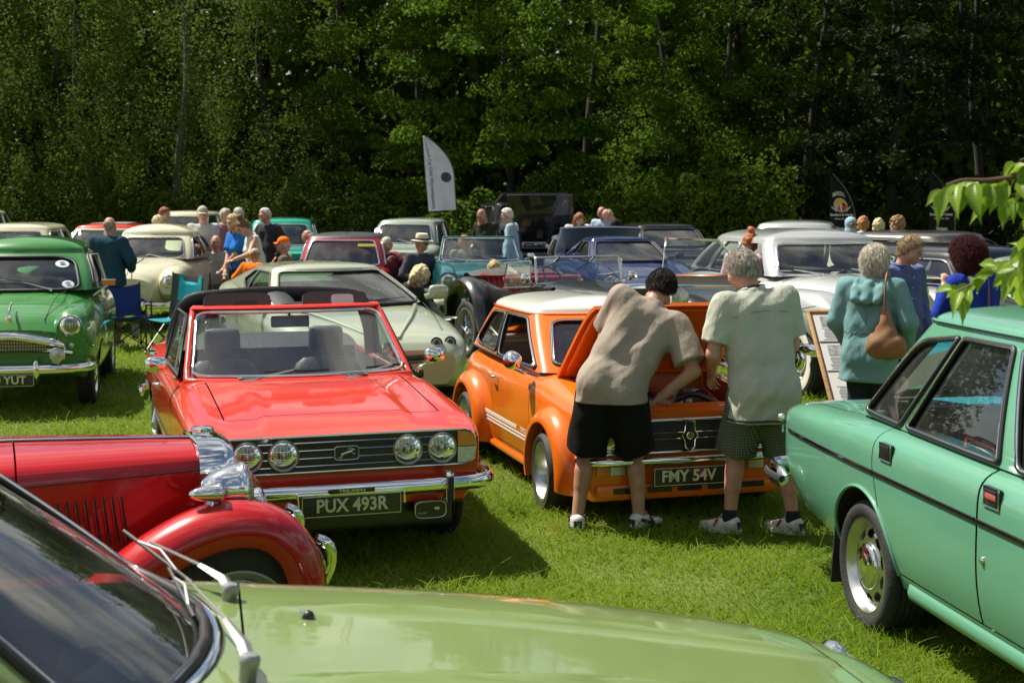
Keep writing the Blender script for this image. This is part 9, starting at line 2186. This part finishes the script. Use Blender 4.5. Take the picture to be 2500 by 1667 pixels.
def cherry():
 t = thing('cherry_tree', 'young cherry tree whose bright green leafy twigs hang in from the right edge', 'tree', (2.55, 4.35, 0))
 o = Vector((2.55, 4.35, 0))
 lm = bpy.data.materials.new('cherry leaf'); lm.use_nodes = True; N, L_ = lm.node_tree.nodes, lm.node_tree.links
 bs = N['Principled BSDF']; bs.inputs['Roughness'].default_value = .38; bs.inputs['Specular IOR Level'].default_value = .5
 oi = N.new('ShaderNodeObjectInfo'); rp = N.new('ShaderNodeValToRGB'); rp.color_ramp.elements[0].color = (.17, .28, .016, 1); rp.color_ramp.elements[1].color = (.27, .40, .035, 1); L_.new(oi.outputs['Random'], rp.inputs['Fac'])
 tcn = N.new('ShaderNodeTexCoord'); wv = N.new('ShaderNodeTexWave'); wv.inputs['Scale'].default_value = 26; wv.inputs['Distortion'].default_value = 1.2; wv.bands_direction = 'X'; L_.new(tcn.outputs['Object'], wv.inputs['Vector'])
 bp = N.new('ShaderNodeBump'); bp.inputs['Strength'].default_value = .14; bp.inputs['Distance'].default_value = .004; L_.new(wv.outputs['Fac'], bp.inputs['Height']); L_.new(bp.outputs['Normal'], bs.inputs['Normal'])
 L_.new(rp.outputs['Color'], bs.inputs['Base Color']); tl = N.new('ShaderNodeBsdfTranslucent'); L_.new(rp.outputs['Color'], tl.inputs['Color']); ms = N.new('ShaderNodeMixShader'); ms.inputs[0].default_value = .5; L_.new(bs.outputs[0], ms.inputs[1]); L_.new(tl.outputs[0], ms.inputs[2]); L_.new(ms.outputs[0], N['Material Output'].inputs['Surface'])
 meshes = []
 for k in range(4):
  b = MB(); b.grid(cherry_leaf(.118 + .008 * k, .30 + .1 * k, .25 + .12 * k)); b.tube([(-.02, 0, .002), (0, 0, 0), (.10, 0, -.02 * (.25 + .12 * k) * 4)], [.0012, .0012, .0006], 4)
  me = bpy.data.meshes.new('leaf'); me.from_pydata(b.v, [], b.f); me.materials.append(lm); me.polygons.foreach_set('use_smooth', [True] * len(me.polygons)); meshes.append(me)
 TW = mat('cherry bark', (.10, .055, .03), .6, var=.2)
 b = MB(); b.tube(spline([(0, 0, -.05), (.03, .02, .8), (-.02, 0, 1.6), (.05, .05, 2.6), (.02, .1, 3.4)], 20), [.05 - .0018 * i for i in range(21)][:21], 9); b.build('trunk', TW, t)
 def twig(px, start, n, spread=.05, droop=.06, seed=0, up=0):
  rr = random.Random(seed)
  pts = [D(*p) - o for p in px]; path = spline([start] + pts, 6 * len(px))
  tw = MB(); m = len(path); tw.tube(path, [.008 * (1 - .75 * i / (m - 1)) + .0012 for i in range(m)], 6); two = tw.build('branch', TW, t)
  for i in range(n):
   f = .30 + .70 * (i + .5) / n; j = min(m - 2, int(f * (m - 1))); p = path[j].lerp(path[j + 1], f * (m - 1) - j)
   d = (path[j + 1] - path[j]).normalized(); s = 1 if i % 2 else -1
   side = d.cross(Vector((0, 0, 1))).normalized() * s
   dirv = (d * (.25 + .35 * rr.random()) + side * (.15 + .35 * rr.random()) + Vector((0, 0, -.75 * rr.random() - .12 + up))).normalized()
   lo = bpy.data.objects.new('leaf', meshes[rr.randrange(4)]); COL.objects.link(lo); lo.parent = t
   nn = Vector((-.45 + rr.gauss(0, .35), -.75 + rr.gauss(0, .3), .75 + rr.gauss(0, .3))); nn = (nn - dirv * nn.dot(dirv)).normalized(); q = Matrix((dirv, nn.cross(dirv), nn)).transposed().to_quaternion()
   lo.rotation_mode = 'QUATERNION'; lo.rotation_quaternion = q; lo.location = p + dirv * .02; k = .48 + .26 * rr.random(); lo.scale = (k, k, k)
 twig([(2560, 425, 4.05), (2480, 432, 4.0), (2410, 440, 3.98), (2350, 440, 3.96), (2310, 452, 3.95)], Vector((.05, .05, 2.1)), 22, seed=3)
 twig([(2560, 470, 4.15), (2500, 480, 4.12), (2440, 470, 4.1)], Vector((.05, .05, 2.1)), 10, seed=5)
 twig([(2590, 520, 4.1), (2530, 540, 4.1), (2505, 610, 4.1), (2498, 690, 4.1)], Vector((.05, .05, 2.05)), 14, seed=8)
 twig([(2600, 560, 4.3), (2540, 600, 4.3), (2470, 640, 4.3), (2400, 680, 4.3), (2335, 712, 4.3)], Vector((.05, .05, 1.9)), 22, seed=12, up=.55)
 twig([(2600, 620, 4.2), (2530, 640, 4.2), (2470, 668, 4.2)], Vector((.05, .05, 1.85)), 12, seed=15, up=.55)
 twig([(2600, 390, 4.0), (2530, 385, 4.0), (2490, 392, 4.0)], Vector((.05, .05, 2.3)), 8, seed=21)
triumph(); mini(); volvo(); sage_coupe(); red_roadster()
mid_cars()
near_people()
crowd()
chairs(); notice_board(); flags(); cherry()
tp = tuft_points(); grass_blades(len(tp), tp)
